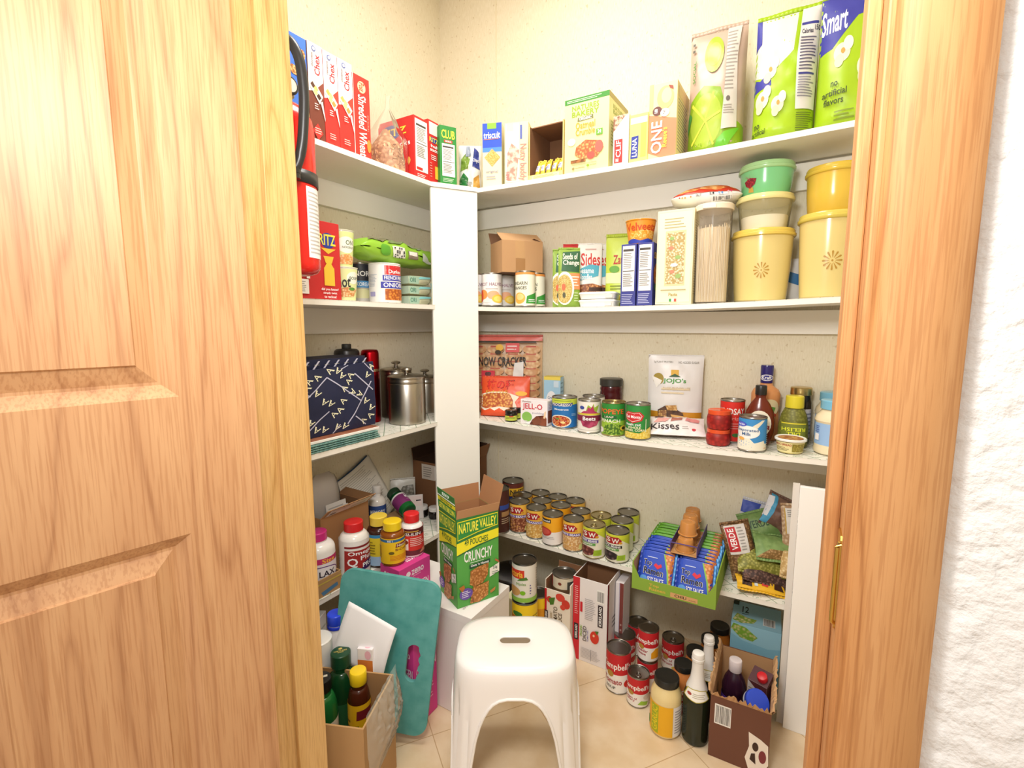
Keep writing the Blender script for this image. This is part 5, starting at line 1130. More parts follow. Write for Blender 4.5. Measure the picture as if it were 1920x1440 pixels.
C, R, H = cb(3, 1345.5, 838, 46.5, 804)
salsa(C, R, H, 'lower of two small red salsa jars stacked beside the milk can')
C2 = Vector((C.x, C.y, C.z+H+.0006)); salsa(C2, R*1.0, rise(C2, 768.5), 'upper of two small red salsa jars with a pale swirl on its lid')
can('olive_can', 'tall red olive can behind the salsa jars', 'can', cf(3, 1370.5, -.105, 47, 749), [('t', 'LINDSAY', .12, .68, .86, .84, '#f6efe8'), ('t', 'ripe', .5, .52, .8, .62, '#e88a80'), ('l', .45, .3, .9, .48, 3, '#e88a80'), ('e', .62, .16, .1, .05, '#3f6a2c')], base='#d4281c')
can('milk_can', 'blue and white evaporated milk can in front on the third shelf', 'can', cb(3, 1410.5, 847, 53.5, 779),
    [('r', 0, 0, 1, 1, '#3c8fd0'), ('p', [(0, 0), (1, 0), (1, .2), (.86, .16), (.8, .32), (.72, .2), (.5, .26), (.42, .42), (.25, .34), (0, .46)], '#f3eedc'), ('p', [(.5, .78), (.72, .98), (.8, .98), (.6, .7)], '#efe6d0'), ('e', .36, .58, .32, .21, '#f6f6f4'), ('e', .22, .82, .15, .08, '#4a52c0'), ('e', .22, .82, .12, .06, '#6a72d8'), ('t', 'Great Value', .12, .79, .32, .85, '#ffffff'), ('t', 'Evaporated', .10, .58, .64, .69, '#4a6a94'), ('t', 'Milk', .26, .47, .48, .57, '#4a6a94'), ('e', .25, .36, .08, .05, '#f0b45a'), ('l', .9, .1, 1, .9, 12, '#cfe0ee'), ('t', '12', .80, .05, .86, .1, '#e08a3a')], base='#3c8fd0')
# bottles
C, R, H = cf(3, 1428, -.055, 55, 686)
t = thing('dressing_bottle', 'orange salad dressing bottle with a dark blue cap, rising behind the syrup', 'bottle', C, face_cam(C)); ROUND.append((t, R, H))
G().lathe([(R*.9, 0), (R, .004), (R*.98, H*.30), (R*.92, H*.40), (R, H*.5), (R, H*.62), (R*.85, H*.68), (R*.45, H*.73), (R*.40, H*.77)], 'g#e09a62', 32, sy=.72).obj('bottle_body', t, smooth=True)
g = G().lathe([(R*.42, H*.765), (R*.43, H*.77), (R*.45, H*.98), (R*.42, H), (R*.3, H)], 'g#2c2470', 28)
g.obj('cap', t, smooth=True)
g = G(); F = round_face(R*.44, H*.78, H*.97); paint(g, F, [('e', .5, .3, .36, .22, '#f3f0f6'), ('e', .5, .3, .31, .17, '#2c2c8c'), ('t', 'Kraft', .26, .19, .74, .43, '#ffffff')]); g.obj('cap_print', t, smooth=True, fix=False)
g = G(); F = Face(lambda u, v, d: Vector((R*math.cos(-PI/2+(u-.5)*PI), -R*.72*math.cos((u-.5)*PI)-.0006-d, H*.1+H*.5*v)), 14); paint(g, F, [('e', .6, .7, .25, .22, '#e9d8a8'), ('p', [(.45, .5), (.7, .55), (.75, .7), (.55, .75)], '#5f9a3a'), ('e', .7, .5, .08, .05, '#d04a2c')]); g.obj('paper_label', t, smooth=True, fix=False)
C, R, H = cf(3, 1422, -.105, 57, 722)
t = thing('syrup_bottle', 'maple syrup flask with a black cap and round label, behind the milk can', 'bottle', C, face_cam(C)); ROUND.append((t, R, H))
G().lathe([(R*.55, 0), (R*.72, .004), (R*.96, H*.22), (R, H*.38), (R*.9, H*.56), (R*.62, H*.70), (R*.36, H*.78), (R*.33, H*.80), (R*.36, H*.83), (R*.33, H*.85)], 'g#6a2410', 36, sy=.55).obj('bottle_body', t, smooth=True)
G().lathe(cap_prof(R*.38, H*.845, H), 'p#242220', 26).obj('cap', t, smooth=True)
g = G(); F = Face(lambda u, v, d: Vector(((u-.5)*2*R*.8, -R*.55*(max(.05, 1-((u-.5)*1.6)**2)**.5)*(.99-.25*abs(v-.4))-.002-d, H*.14+H*.46*v)), 14)
paint(g, F, [('e', .5, .5, .48, .48, '#efe6d2'), ('e', .36, .76, .12, .09, '#6aa83a'), ('e', .62, .76, .09, .08, '#2f5a3c'), ('r', .08, .3, .92, .45, '#8c2c34'), ('l', .2, .5, .8, .62, 2, '#b59a7a')]); g.obj('paper_label', t, smooth=True, fix=False)
C, R, H = cf(3, 1494, -.050, 43, 727)
vessel('preserve_jar', 'black jar with a gold lid standing behind the relish bottle', 'jar', C, [('jar_body', [(R*.9, 0), (R*.97, .003), (R*.97, H*.72), (R*.9, H*.78), (R*.84, H*.86)], 'g#1c1614'), ('jar_lid', cap_prof(R*.97, H*.86, H), 'm#c9b27a')], [('paper_label', R*.97, H*.1, H*.62, '#d9d6dc', [('l', .6, .1, .95, .9, 6, '#8a8a96')])])
C, R, H = cf(3, 1485.5, -.108, 58, 743)
t = thing('relish_bottle', 'green dill relish squeeze bottle with a yellow cap, label printed upside down', 'bottle', C, face_cam(C)); ROUND.append((t, R, H))
G().lathe([(R*.85, 0), (R*.97, .004), (R, H*.2), (R*.98, H*.42), (R*.84, H*.62), (R*.66, H*.73), (R*.58, H*.77)], 'v#8a8a3a#6a6a24#150', 32, sy=.75).obj('bottle_body', t, smooth=True)
G().lathe([(R*.60, H*.765), (R*.62, H*.78), (R*.60, H*.985), (R*.55, H), (R*.4, H)], 'p#e6d83a', 30).obj('cap', t, smooth=True)
g = G(); F = Face(lambda u, v, d: Vector((R*math.cos(-PI/2+(u-.5)*PI), -R*.75*math.cos((u-.5)*PI)-.0006-d, H*.06+H*.44*v)), 14)
paint(g, F, [('r', .22, .02, .80, .98, '#7a8230'), ('r', .22, .92, .80, .97, '#e6d83a'), ('r', .22, .02, .80, .07, '#e6d83a'), ('t', 'RELISH', .24, .60, .78, .76, '#eef03c', 180), ('t', 'DILL', .36, .40, .66, .56, '#eef03c', 180), ('r', .34, .24, .68, .34, '#b8342c'), ('t', 'ORGANIC', .37, .26, .65, .32, '#ffffff', 180)]); g.obj('paper_label', t, smooth=True, fix=False)
C, R, H = cb(3, 1481, 851, 54, 819)
t = thing('spread_tub', 'shallow round tub of garlic spread with a white rimmed lid', 'tub', C, face_cam(C)); ROUND.append((t, R*1.13, H))
G().lathe([(R*.82, 0), (R*.86, .002), (R*.98, H-.006), (R, H-.006)], 'g#c9b878', 32).obj('tub_body', t, smooth=True)
G().lathe([(R*1.08, H-.007), (R*1.13, H-.006), (R*1.13, H-.002), (R*1.08, H), (R*.95, H-.002), (R*.4, H-.002)], 'g#f1eee6', 36).obj('tub_lid', t, smooth=True)
g = G(); n = 26; g.add([(R*.9*math.cos(2*PI*i/n), R*.9*math.sin(2*PI*i/n), H-.0014) for i in range(n)], [tuple(range(n))], 'v#d8a868#a05a3a#90'); g.obj('lid_picture', t)
g = G(); F = Face(lambda u, v, d: Vector(((R*(.86+.12*v)+.0005+d)*math.cos(-PI/2+(u-.5)*PI), (R*(.86+.12*v)+.0005+d)*math.sin(-PI/2+(u-.5)*PI), .003+(H-.012)*v)), 14)
paint(g, F, [('r', 0, 0, 1, 1, '#efe2a4'), ('r', .55, .1, .95, .9, 'v#b8a84a#8a7a2c#200'), ('t', 'GARLIC SPREAD', .04, .66, .54, .86, '#b8442c'), ('l', .1, .15, .5, .55, 3, '#8a7a4a')]); g.obj('paper_label', t, smooth=True, fix=False)
def mayo(crh, label):
    C, R, H = crh
    t = thing('mayonnaise_jar', label, 'jar', C, face_cam(C)+.35, 'cream jars with light blue lids'); ROUND.append((t, R, H))
    G().lathe([(R*.85, 0), (R*.97, .004), (R, .012), (R*.95, H*.16), (R*.95, H*.58), (R, H*.62), (R*.95, H*.70), (R*.72, H*.80), (R*.7, H*.84)], 'g#efe0bc', 36).obj('jar_body', t, smooth=True)
    G().lathe(cap_prof(R*.78, H*.83, H), 'g#7fc0de', 34).obj('jar_lid', t, smooth=True)
    g = G().lathe([(R*.955, H*.18), (R*.955, H*.58)], '#9cc0ea', 36, cap0=False, cap1=False); F = round_face(R*.957, H*.18, H*.58)
    paint(g, F, [('p', [(.36, .55), (.9, .55), (.9, .92), (.4, .92)], '#24307c'), ('t', 'BEST', .42, .62, .86, .86, '#ffffff'), ('r', .4, .4, .86, .5, '#2c4a9c'), ('l', .3, .1, .7, .3, 3, '#5a84c4'), ('r', .02, .2, .12, .5, '#f0f0f0'), ('l', .02, .55, .14, .9, 4, '#4a6ab0')], .0004); g.obj('paper_label', t, smooth=True, fix=False)
mayo(cf(3, 1557, -.052, 70, 735), 'cream mayonnaise jar with a light blue lid, behind its twin at the jamb')
mayo(cb(3, 1564, 858, 86, 750), 'cream mayonnaise jar with a light blue lid, in front of its twin at the jamb')
# ================================================================ lowest shelf, back wall: bean cans
BH = cb(4, 1036, 1025, 39.5, 962)[2]
def bean(u, vb, w_, vt, lb, kind, **kw):
    beans = {'pinto': 'v#d89a70#7a3a24#120', 'garb': 'v#f6dc9a#cf9a48#120', 'white': 'v#f6dcae#cf9a5c#150', 'kidney': 'v#a8685a#5c2a28#100', 'black': 'v#6a5258#2a1e24#100'}
    names = {'pinto': 'PINTO BEANS', 'garb': 'GARBANZOS', 'white': 'WHITE BEANS', 'kidney': 'KIDNEY BEANS', 'black': 'BLACK BEANS'}
    crh = ct(4, u, vt, BH, w_) if kw.pop('behind', False) else cb(4, u, vb, w_, vt)
    logo = [('p', [(.12, .74), (.2, .90), (.55, .92), (.66, .80), (.58, .68), (.22, .66)], '#a81c24'), ('t', 'S', .20, .72, .34, .88, '#f6efe4'), ('t', 'W', .38, .70, .58, .86, '#f6efe4'), ('e', .62, .72, .05, .04, '#d99a2c')]
    if kind in ('kidney', 'black'):
        it = [('r', 0, 0, 1, 1, '#ece6cf'), ('p', [(.4, 1), (1, .55), (1, 1)], '#c9d23c'), ('r', 0, .88, 1, 1, '#d3d83c')]+logo+[('r', 0, .52, .66, .62, '#5a4a9a' if kind == 'kidney' else '#1f1c1c'), ('t', names[kind], .06, .535, .62, .605, '#ffffff'), ('r', .05, .42, .58, .50, '#5f9a4a'), ('t', 'organic', .12, .43, .5, .495, '#f6f4e6'), ('e', .3, .22, .27, .16, beans[kind]), ('p', [(.52, .08), (.76, .08), (.76, .28), (.54, .27)], '#a8c832'), ('l', .55, .1, .74, .26, 4, '#7d9a1c')]
        base = '#ece6cf'
    elif kind == 'refried':
        it = [('r', 0, .45, 1, 1, '#f3ac1c'), ('r', 0, 0, 1, .46, '#f0e9e4'), ('r', .1, .80, .48, .94, '#2f2c24'), ('t', 'Essential', .13, .83, .45, .90, '#ffffff'), ('e', .27, .46, .23, .16, '#b8342a'), ('e', .27, .47, .18, .11, '#d0564a'), ('l', .14, .2, .6, .30, 2, '#a8a2a0')]
        base = '#f0e9e4'
    else:
        it = [('r', 0, 0, 1, 1, '#f0be4a'), ('p', [(0, .5), (1, .5), (1, .06), (.8, .0), (0, 0)], beans[kind]), ('p', [(.7, .04), (.9, .05), (.92, .22), (.72, .2)], '#d8d88a')]+logo+[('p', [(.0, .52), (.78, .52), (.78, .62), (.0, .62)], '#5c3c9c'), ('t', names[kind], .06, .535, .74, .605, '#ffffff')]
        base = '#f0be4a'
    can('bean_can', lb, 'can', crh, it, base=base, turn=-.12, tin='m#8f8b84' if not kw.get('tab') else 'm#b9ad84', **kw)
G1 = 'bean cans standing in rows on the lowest back shelf'
bean(1027, 948, 35, 914, 'yellow bean can in the back row, farthest left of it', 'white', behind=True, group=G1)
bean(1058, 955, 35, 921, 'yellow bean can in the back row, middle of it', 'white', behind=True, group=G1)
bean(1075, 969, 36, 930, 'yellow bean can at the right end of the back row', 'white', behind=True, group=G1)
bean(993, 976, 37, 925, 'yellow bean can in the second row, left end', 'garb', behind=True, group=G1)
bean(1023.5, 982, 37, 934, 'yellow bean can in the second row, behind the tomato labelled can', 'garb', behind=True, group=G1)
bean(1056, 992, 38, 944, 'orange and black bean can in the second row from the back', 'refried', behind=True, group=G1)
bean(1089, 1006, 38, 957, 'yellow bean can behind the kidney bean can, second row', 'white', behind=True, group=G1)
bean(1128, 1024, 40, 965, 'lime labelled can with a gold pull-tab lid in the second row', 'kidney', tab=True, behind=True, group=G1)
bean(1182.5, 1010, 41, 955, 'lime labelled can at the far right end, against the wall', 'black', behind=True, group=G1)
bean(1168.5, 1031, 43, 970, 'lime labelled can at the right, between the wall one and the front black bean can', 'black', behind=True, group=G1)
bean(971, 1001, 38, 939, 'pinto bean can with a purple band, left end of the front row', 'pinto', group=G1)
bean(1005, 1012, 38.5, 950, 'garbanzo can with a purple band, second in the front row', 'garb', group=G1)
bean(1036, 1025, 39.5, 962, 'orange and white refried bean can with a tomato red oval, front row', 'refried', group=G1)
bean(1074.5, 1036, 40, 971, 'white bean can with a purple band, right of the refried can', 'white', group=G1)
bean(1113, 1049, 43, 981, 'kidney bean can with a gold pull-tab lid in the front row', 'kidney', tab=True, group=G1)
bean(1157, 1057, 45, 992, 'black bean can with a black band, right end of the front row', 'black', group=G1)
# tall chili tins at the left
C, R, H = cf(4, 963, -.060, 40, 901)
can('chili_can', 'tall brown chili can with a yellow wordmark against the corner, left of the bean cans', 'can', (C, R, H), [('r', .35, .62, .95, .86, '#e8b82c'), ('t', 'NUTS', .42, .66, .9, .82, '#1f1a14'), ('r', .35, .50, .95, .60, '#2c4aa0'), ('r', .5, .2, .9, .4, '#c9a04a')], base='#6a2c20', tin='m#7d7a74')
C, R, H = cb(4, 938, 1003, 42, 914)
can('chili_can', 'dark brown can mostly hidden behind the open granola box', 'can', (C, R, H), [('r', .55, .55, .95, .66, '#2c4aa0'), ('l', .6, .2, .95, .35, 3, '#c9b49a'), ('r', .6, .38, .95, .5, '#b08a5a')], base='#4a2018', tin='m#7d7a74')

# ---------------------------------------------------------------- noodle tray
A, B = onz(1184.5, 1096, .3440), onz(1341.5, 1138, .3440)
A.z = B.z = max(top(4, .96), top(4, 1.08), top(4, 1.20))+.0003
TG = M('c#86a83a')
T, w_ = open_box('noodle_tray', 'green display tray of instant noodle packs hanging over the shelf edge', 'tray', A, B, .305, .082, TG, th=.003, inner='c#c49a6c', lip=.036,
    front=[('t', 'Top', .22, .50, .34, .78, '#d8b24a'), ('t', 'Ramen', .22, .22, .42, .48, '#d8b24a'), ('p', [(.48, .12), (.80, .10), (.80, .48), (.48, .5)], '#cfa06a'), ('t', 'CHILI', .53, .2, .67, .42, '#2c2018'), ('t', 'FLAVOR', .70, .2, .78, .28, '#7d5a3a')])
for sx_ in (-1, 1):
    g = G(); X = w_/2*sx_; q = [(X, -.1525), (X-sx_*.030, -.1525)]
    g.add([(X, -.1526, .036), (X-sx_*.022, -.1526, .036), (X, -.1526, .080), (X, -.1496, .036), (X-sx_*.022, -.1496, .036), (X, -.1496, .080)], [(0, 1, 2), (3, 5, 4), (0, 2, 5, 3), (1, 4, 5, 2)], TG); g.obj('corner_gusset', T)
c0 = (A+B)/2; d = dirxy(A, B); yy = Vector((-d.y, d.x, 0)); rz0 = math.atan2(d.y, d.x)
def front_art(green):
    b1 = 'p#74b83a' if green else 'p#2c4fc0'
    tx = 'SOY SAUCE'
    return [('r', 0, 0, 1, 1, b1), ('p', [(.70, 1), (1, 1), (1, 0), (.92, 0), (.86, .45)], 'v#f0b878#c06a2c#110'), ('p', [(.68, 1), (.72, 1), (.89, .45), (.95, 0), (.91, 0), (.85, .45)], '#8cc04a'),
            ('t', 'Top', .10, .52, .36, .74, '#f6f2e6'), ('t', 'Top', .11, .53, .35, .73, '#1f1a1a'), ('t', 'Ramen', .12, .30, .74, .52, '#f6f2e6'), ('t', 'Ramen', .13, .31, .73, .51, '#1f1a1a'), ('p', [(.42, .6), (.48, .68), (.56, .62), (.64, .68), (.68, .6), (.55, .5)], '#d8283c'), ('e', .16, .16, .11, .09, '#5a9ae0'), ('t', tx, .28, .10, .78, .24, '#ffffff'), ('l', .2, .8, .55, .86, 1, '#c9d6f6')]
def top_strip(green): return [('r', 0, 0, .6, 1, 'p#74b83a' if green else 'p#2c4fc0'), ('r', .6, 0, .86, 1, 'v#f0b878#c06a2c#90'), ('e', .92, .5, .06, .4, 'p#5aa4e8')]
def ramen_pack(label, green, p, rot, full):
    T = thing('noodle_pack', label, 'noodle pack', p, 0, None, rot); W, H, D = .094, .098, .0160
    cr = crumple(5 if green else 9, .0013, 40)
    def f(u, v, dd=0):
        a = 2*PI*v; e = (max(0, 1-abs(2*u-1)**6))**.5
        y = math.copysign(abs(math.cos(a))**.35, math.cos(a)); z = math.copysign(abs(math.sin(a))**.35, math.sin(a))
        x = (u-.5)*W*(1+.0*z)
        return Vector((x, -y*(D/2*e*.9+.0015)-dd*(1 if y > 0 else -1)+cr(x, z*.05)*e, H/2+z*H/2*(.86+.14*e)))
    G().grid(f, 26, 40, 'p#74b83a' if green else 'p#2c4fc0').obj('wrapper', T, smooth=True)
    F = Face(lambda u, v, d_: (lambda q: Vector((q.x, q.y-d_, q.z)))(Vector(((u-.5)*W*.98, -(D/2*(max(0, 1-abs(2*u-1)**6))**.5*.92+.002), H*(.03+.94*v)))), 12)
    g = G(); paint(g, F, front_art(green), .0022, .0002); g.obj('front_print', T, fix=False)
    F = Face(lambda u, v, d_: Vector(((u-.5)*W*.97, (v-.5)*D*.86, H*(.998-.06*(abs(2*u-1)**6))+d_)), 8)
    g = G(); paint(g, F, top_strip(green)+[('t', 'Top Ramen', .08, .2, .56, .8, '#e9ecf6' if not green else '#2c4a1c')], .0016, .0002); g.obj('top_print', T, fix=False)
    for sx_ in (-1, 1):
        g = G(); g.grid(lambda u, v: Vector((sx_*(W/2+.006*u), .002*math.sin(v*40)*u, H*(.03+.94*v))), 3, 24, 'p#5aa4e8' if sx_ > 0 else ('p#5c9a2c' if green else 'p#2440a8')); g.obj('crimped_end', T, smooth=True, solid=.0008)
    return T
protos = {}
TL = -.42
for colm in (0, 1):
    n = 11
    for i in range(n):
        green = i >= (6 if colm == 0 else 5)
        off = (.024+i*.0228)
        p = c0+d*((-.0545 if colm == 0 else .0535)+rnd.uniform(-.0008, .0008))+yy*off; p.z = A.z+.0078
        side = 'left' if colm == 0 else 'right'
        lb = '%s soy noodle pack, number %d' % (side, i)
        names = ['front', 'second', 'third', 'fourth', 'fifth', 'sixth', 'seventh', 'eighth', 'ninth', 'tenth', 'rearmost']
        lb = '%s noodle pack standing %s in the %s column of the tray' % ('green' if green else 'blue', names[i] if i in (0, n-1) else names[i]+' from the front', side)
        rot = (TL+rnd.uniform(-.03, .03), rnd.uniform(-.02, .02), rz0+rnd.uniform(-.03, .03))
        grp = 'green noodle packs in the tray' if green else 'blue noodle packs in the tray'
        if green not in protos: protos[green] = ramen_pack(lb, green, p, rot, True); protos[green]['group'] = grp; o = protos[green]
        else: o = copy_tree(protos[green], p, rot=rot, label=lb)
# sauce cups in a sleeve lying over the packs
def cups():
    base = c0+yy*.104+d*.014; base.z = A.z+.103
    rot = (0, 0, rz0)
    S = thing('cup_sleeve', 'orange-brown cardboard sleeve holding the caramel cups on top of the noodle packs', 'sleeve', base, 0, None, rot)
    g = G(); g.box(-.036, -.038, 0, .036, .155, .0015, 'c#cf9a62').box(-.0375, -.038, 0, -.036, .155, .030, '#5a4a8c').box(.036, -.038, 0, .0375, .155, .030, '#5a4a8c'); g.box(-.036, -.038, .0302, .036, -.034, .0317, '#5a4a8c'); g.obj('sleeve_card', S)
    pr = None
    for i in range(3):
        p = base+yy*(-.006+i*.0570); p.z = base.z+.0024
        if pr is None:
            pr = thing('dip_cup', 'caramel-coloured dip cup upside down at the front of the sleeve', 'cup', p, 0, 'caramel dip cups in the sleeve')
            G().lathe([(.0275, 0), (.0275, .002), (.0245, .003), (.0215, .034), (.020, .037), (.015, .038), (.014, .0365)], 'g#c98a4a', 30).obj('cup_wall', pr, smooth=True)
            G().lathe([(.028, -.0006), (.028, .0008)], 'm#cfc9c0', 30).obj('foil_lid', pr)
        else: copy_tree(pr, p, label='caramel-coloured dip cup upside down, %s from the front of the sleeve' % ['', 'second', 'third', 'fourth'][i])
    for i in range(3):
        p = base+yy*(.024+i*.0570)+d*(-.003*i); p.z = base.z+.0414
        c = copy_tree(pr, p, label='caramel dip cup stacked in the upper row, %s' % ['nearest the shelf front', 'in the middle of three', 'nearest the wall'][i])
        c['group'] = 'caramel dip cups in the upper row'
cups()

# ---------------------------------------------------------------- bags of dried beans at the right end
def beanbag(u, y, dz, w_, h, t_, rot, body, items, label, seed, amp=.003, seal=.008, sealm=None):
    P = onf(4, u, y); P.z += dz
    T, f = pouch('dried_bean_bag', label, 'bag', P, w_, h, t_, body, items, kind='pillow', amp=amp, sc=38, seed=seed, rot=rot, seal=seal, sealm=sealm or body, pinch=.03)
    return T
FM = lambda c: [('r', 0, 0, 1, 1, c)]
beanbag(1400, -.150, .006, .085, .155, .045, (-.25, -.22, .42), 'v#b08a5c#6a4a2c#170', [('p', [(.1, .45), (.75, .45), (.8, .98), (.1, .98)], '#e6e2de'), ('p', [(.1, .5), (.45, .5), (.45, .95), (.12, .95)], '#c42c34'), ('t', 'VERDE', .18, .54, .38, .92, '#ffffff', 90), ('l', .5, .5, .72, .95, 8, '#a8a4a0')], 'clear bag of brown lentils with a red and white label, next to the noodle tray', 101)
beanbag(1442, -.180, .008, .150, .085, .034, (-1.15, .22, .38), 'v#7d5c50#3f2a26#150', [('p', [(.80, .3), (.98, .1), (.98, .7), (.85, .8)], '#c03a48')], 'bag of dark brown beans lying low across the front of the pile', 102, .004)
beanbag(1428, -.168, .048, .135, .085, .040, (-.95, .10, .35), 'v#b8b45c#7a7a2c#150', [('p', [(.35, .55), (.98, .55), (.98, .98), (.4, .98)], '#1f6a5c'), ('p', [(.80, .5), (.98, .5), (.98, .8)], '#6aa82c')], 'bag of pale green split peas with a teal label, on top of the dark beans', 103)
beanbag(1455, -.150, .086, .120, .075, .036, (-.85, .12, .42), 'n#8fae6a#7a9a58#40', [('p', [(.0, .0), (1, .0), (1, .28), (.3, .3)], 'v#c9a26c#8a6a3c#170')], 'green bag of peas resting above the split peas', 104)
beanbag(1413, -.082, .060, .10, .10, .030, (-.4, .1, .2), 'n#b09a94#9a8078#50', [('p', [(.2, .5), (.8, .45), (.7, .9), (.25, .95)], '#c9b8b4')], 'pinkish clear bag of beans behind the red-labelled one', 105)
beanbag(1426, -.100, .125, .10, .075, .030, (-.5, -.35, .3), 'n#7d9a5c#6a8a4c#40', [('t', 'VERDE', .2, .4, .8, .7, '#2c4a2c')], 'moss green bag with dark lettering in the middle of the pile', 106)
beanbag(1405, -.030, .110, .09, .10, .020, (-.3, .2, .2), 'p#cfd0d6', [('p', [(.0, .6), (.5, .55), (.6, .98), (.0, .98)], '#3a4fa8')], 'white and blue crinkled bag leaning on the wall behind the pile', 107)
beanbag(1453, -.080, .150, .12, .095, .055, (-.5, .45, .3), 'n#6a4c40#8a6a58#30', [('p', [(.0, .0), (.16, .0), (.2, 1), (.05, 1)], '#4aa0c8'), ('p', [(.0, .2), (.08, .2), (.12, .9), (.0, .9)], '#e6e6ea')], 'brown bean bag with a light blue stripe on top of the pile', 108, .006)
beanbag(1487, -.110, .115, .07, .12, .030, (-.2, -.05, .3), 'v#e6d0b0#b89470#110', [('r', .1, .35, .9, .95, '#e9e4dc'), ('r', .1, .35, .14, .95, '#c9a23a'), ('b', .3, .42, .8, .7), ('l', .2, .75, .8, .92, 4, '#8a8680')], 'bag of cream beans with a barcode label behind the white end panel', 109)
beanbag(1484, -.165, .050, .07, .07, .040, (-.6, .2, .3), 'v#efd8a4#c9a468#130', [], 'small bag of pale chickpeas wedged beside the white end panel', 110)
beanbag(1428, -.212, .0045, .13, .045, .016, (-1.30, .10, .28), 'p#e8b42c', [('p', [(.1, .2), (.3, .1), (.3, .9), (.12, .9)], 'v#5a3424#2c1a14#150'), ('p', [(.5, .3), (.62, .25), (.7, .8), (.55, .8)], '#d8443c'), ('p', [(.75, .2), (.95, .2), (.92, .9), (.8, .9)], '#3a2018'), ('p', [(.35, .2), (.42, .2), (.42, .6), (.36, .6)], '#cfd8dc')], 'flat yellow bag with dark beans under the pile, at the front edge', 111)
A, B = onf(4, 1492, -.045), onf(4, 1600, -.040)
carton('pasta_box', 'dark gold striped carton at the back, seen above the white end panel', 'box', A, B, .03, .275, body='c#8a7040', front=[('r', .15, 0, .2, 1, '#2a2410'), ('r', .23, 0, .26, 1, '#c9b040'), ('r', .52, 0, .56, 1, '#2a2410'), ('r', .58, 0, .6, 1, '#c9b040')])
# ================================================================ lowest shelf, left wall
K = 'c#a8774c'
A, B = onl(4, 606, .160), onl(4, 694, .160)
hb = rise(A, 975)
T, w_ = open_box('cardboard_box', 'open cardboard box of packets on the lowest left shelf behind the white pill bottle', 'box', A, B, .150, hb, 'c#ab7c50', th=.003, inner='c#8a6340', flaps=[('front', 50, .050), ('back', 4, .055), ('right', 62, .03)], fm='c#c09468')
c0 = (A+B)/2; c0.x -= .09
g = G(); F = Face(lambda u, v, d: Vector(((u-.5)*w_*.86, -.075-.0018-(.004+.044*v)*math.sin(math.radians(50))-d*.77, hb+(.004+.044*v)*math.cos(math.radians(50))+d*.64)), 0)
paint(g, F, [('r', 0, 0, 1, .95, '#e9e2da'), ('l', .05, .5, .5, .9, 4, '#a09a94'), ('l', .55, .1, .95, .45, 4, '#8a8680'), ('r', .06, .1, .2, .4, '#7a7570')]); g.obj('shipping_label', T, fix=False)
# clear wrapped roll and envelopes in the box
P = Vector((.085, A.y+.070, top(4, 0)+.0045))
t = thing('wrapped_roll', 'round bundle in clear plastic standing up out of the open cardboard box', 'package', P, PI/2)
hr = rise(P, 888)
def rl(u, v, k=1): a = 2*PI*u; r = (max(0, 1-abs(2*v-1)**3))**.5; return Vector((.062*k*math.cos(a)*(.4+.6*r), .030*k*math.sin(a)*r, .002+hr*v*.998))
G().grid(lambda u, v: rl(u, v, .93), 30, 18, '#b7aea6', cu=True).obj('bundle', t, smooth=True)
cr = crumple(88, .006, 40)
G().grid(lambda u, v: rl(u, v)+Vector((cr(u, v)*.3, 0, 0)), 34, 20, 'f#f0ece8#20', cu=True).obj('clear_film', t, smooth=True)
for i, (dy, dx, h_, w2, rr_) in enumerate(((.100, .080, .195, .075, .16), (.104, .100, .180, .078, .22))):
    P = Vector((.105+dx*.4, A.y+dy-.01, top(4, 0)+.0045))
    t = thing('envelope', ['taller', 'shorter'][i]+' white printed envelope sticking out of the open cardboard box', 'envelope', P, 0, 'white envelopes in the box', rot=(-.10, 0, PI/2+.1*i))
    G().box(-w2/2, -.0015, 0, w2/2, .0015, h_, '#e9e5e1').obj('paper', t); art(t, [(flat((-w2/2, -.0016, 0), (w2, 0, 0), (0, 0, h_)), [('l', .1, .70, .9, .95, 5, '#b5b0ac')])])
# brown box in the corner behind the post
A2, B2 = Vector((.010, -.236, top(4, 0))), Vector((.225, -.236, top(4, 0)))
T, w2 = open_box('cardboard_box', 'dark brown shipping box tucked into the corner behind the white post', 'box', A2, B2, .220, .205, 'c#7d5434', th=.004, inner='c#4a3020', flaps=[('left', 8, .05), ('back', 10, .05), ('right', 20, .055)], fm='c#8a5f3c',
    front=[('r', .22, .66, .9, .96, '#cfc4b8'), ('l', .26, .7, .5, .92, 5, '#8a8078'), ('b', .56, .70, .7, .92)])
# papers and crinkled packets leaning on the wall
P = Vector((.052, -.440, top(4, 0)))
T = thing('leaflet', 'large printed leaflet leaning against the wall with a dark blue back', 'leaflet', P, 0, None, rot=(-.16, -.42, PI/2))
w2, h2 = .17, .235
g = G(); g.grid(lambda u, v: Vector(((u-.5)*w2, -.012*math.sin(u*3), h2*v+.03)), 14, 10, '#e3dfd6'); g.obj('paper_sheet', T, smooth=True, solid=.0012)
g = G(); g.grid(lambda u, v: Vector(((u-.5)*w2-.006, -.012*math.sin(u*3)+.0032, h2*v+.034)), 14, 10, '#2c4a6a'); g.obj('blue_back_sheet', T, smooth=True, solid=.001)
g = G(); F = Face(lambda u, v, d: Vector(((u-.5)*w2, -.012*math.sin(u*3)-.0008-d, h2*v+.03)), 14); paint(g, F, [('l', .08, .08, .92, .95, 26, '#b9b5ac')]); g.obj('small_print', T, fix=False)
P = Vector((.055, onx(757, 950, .055).y, top(4, 0)))
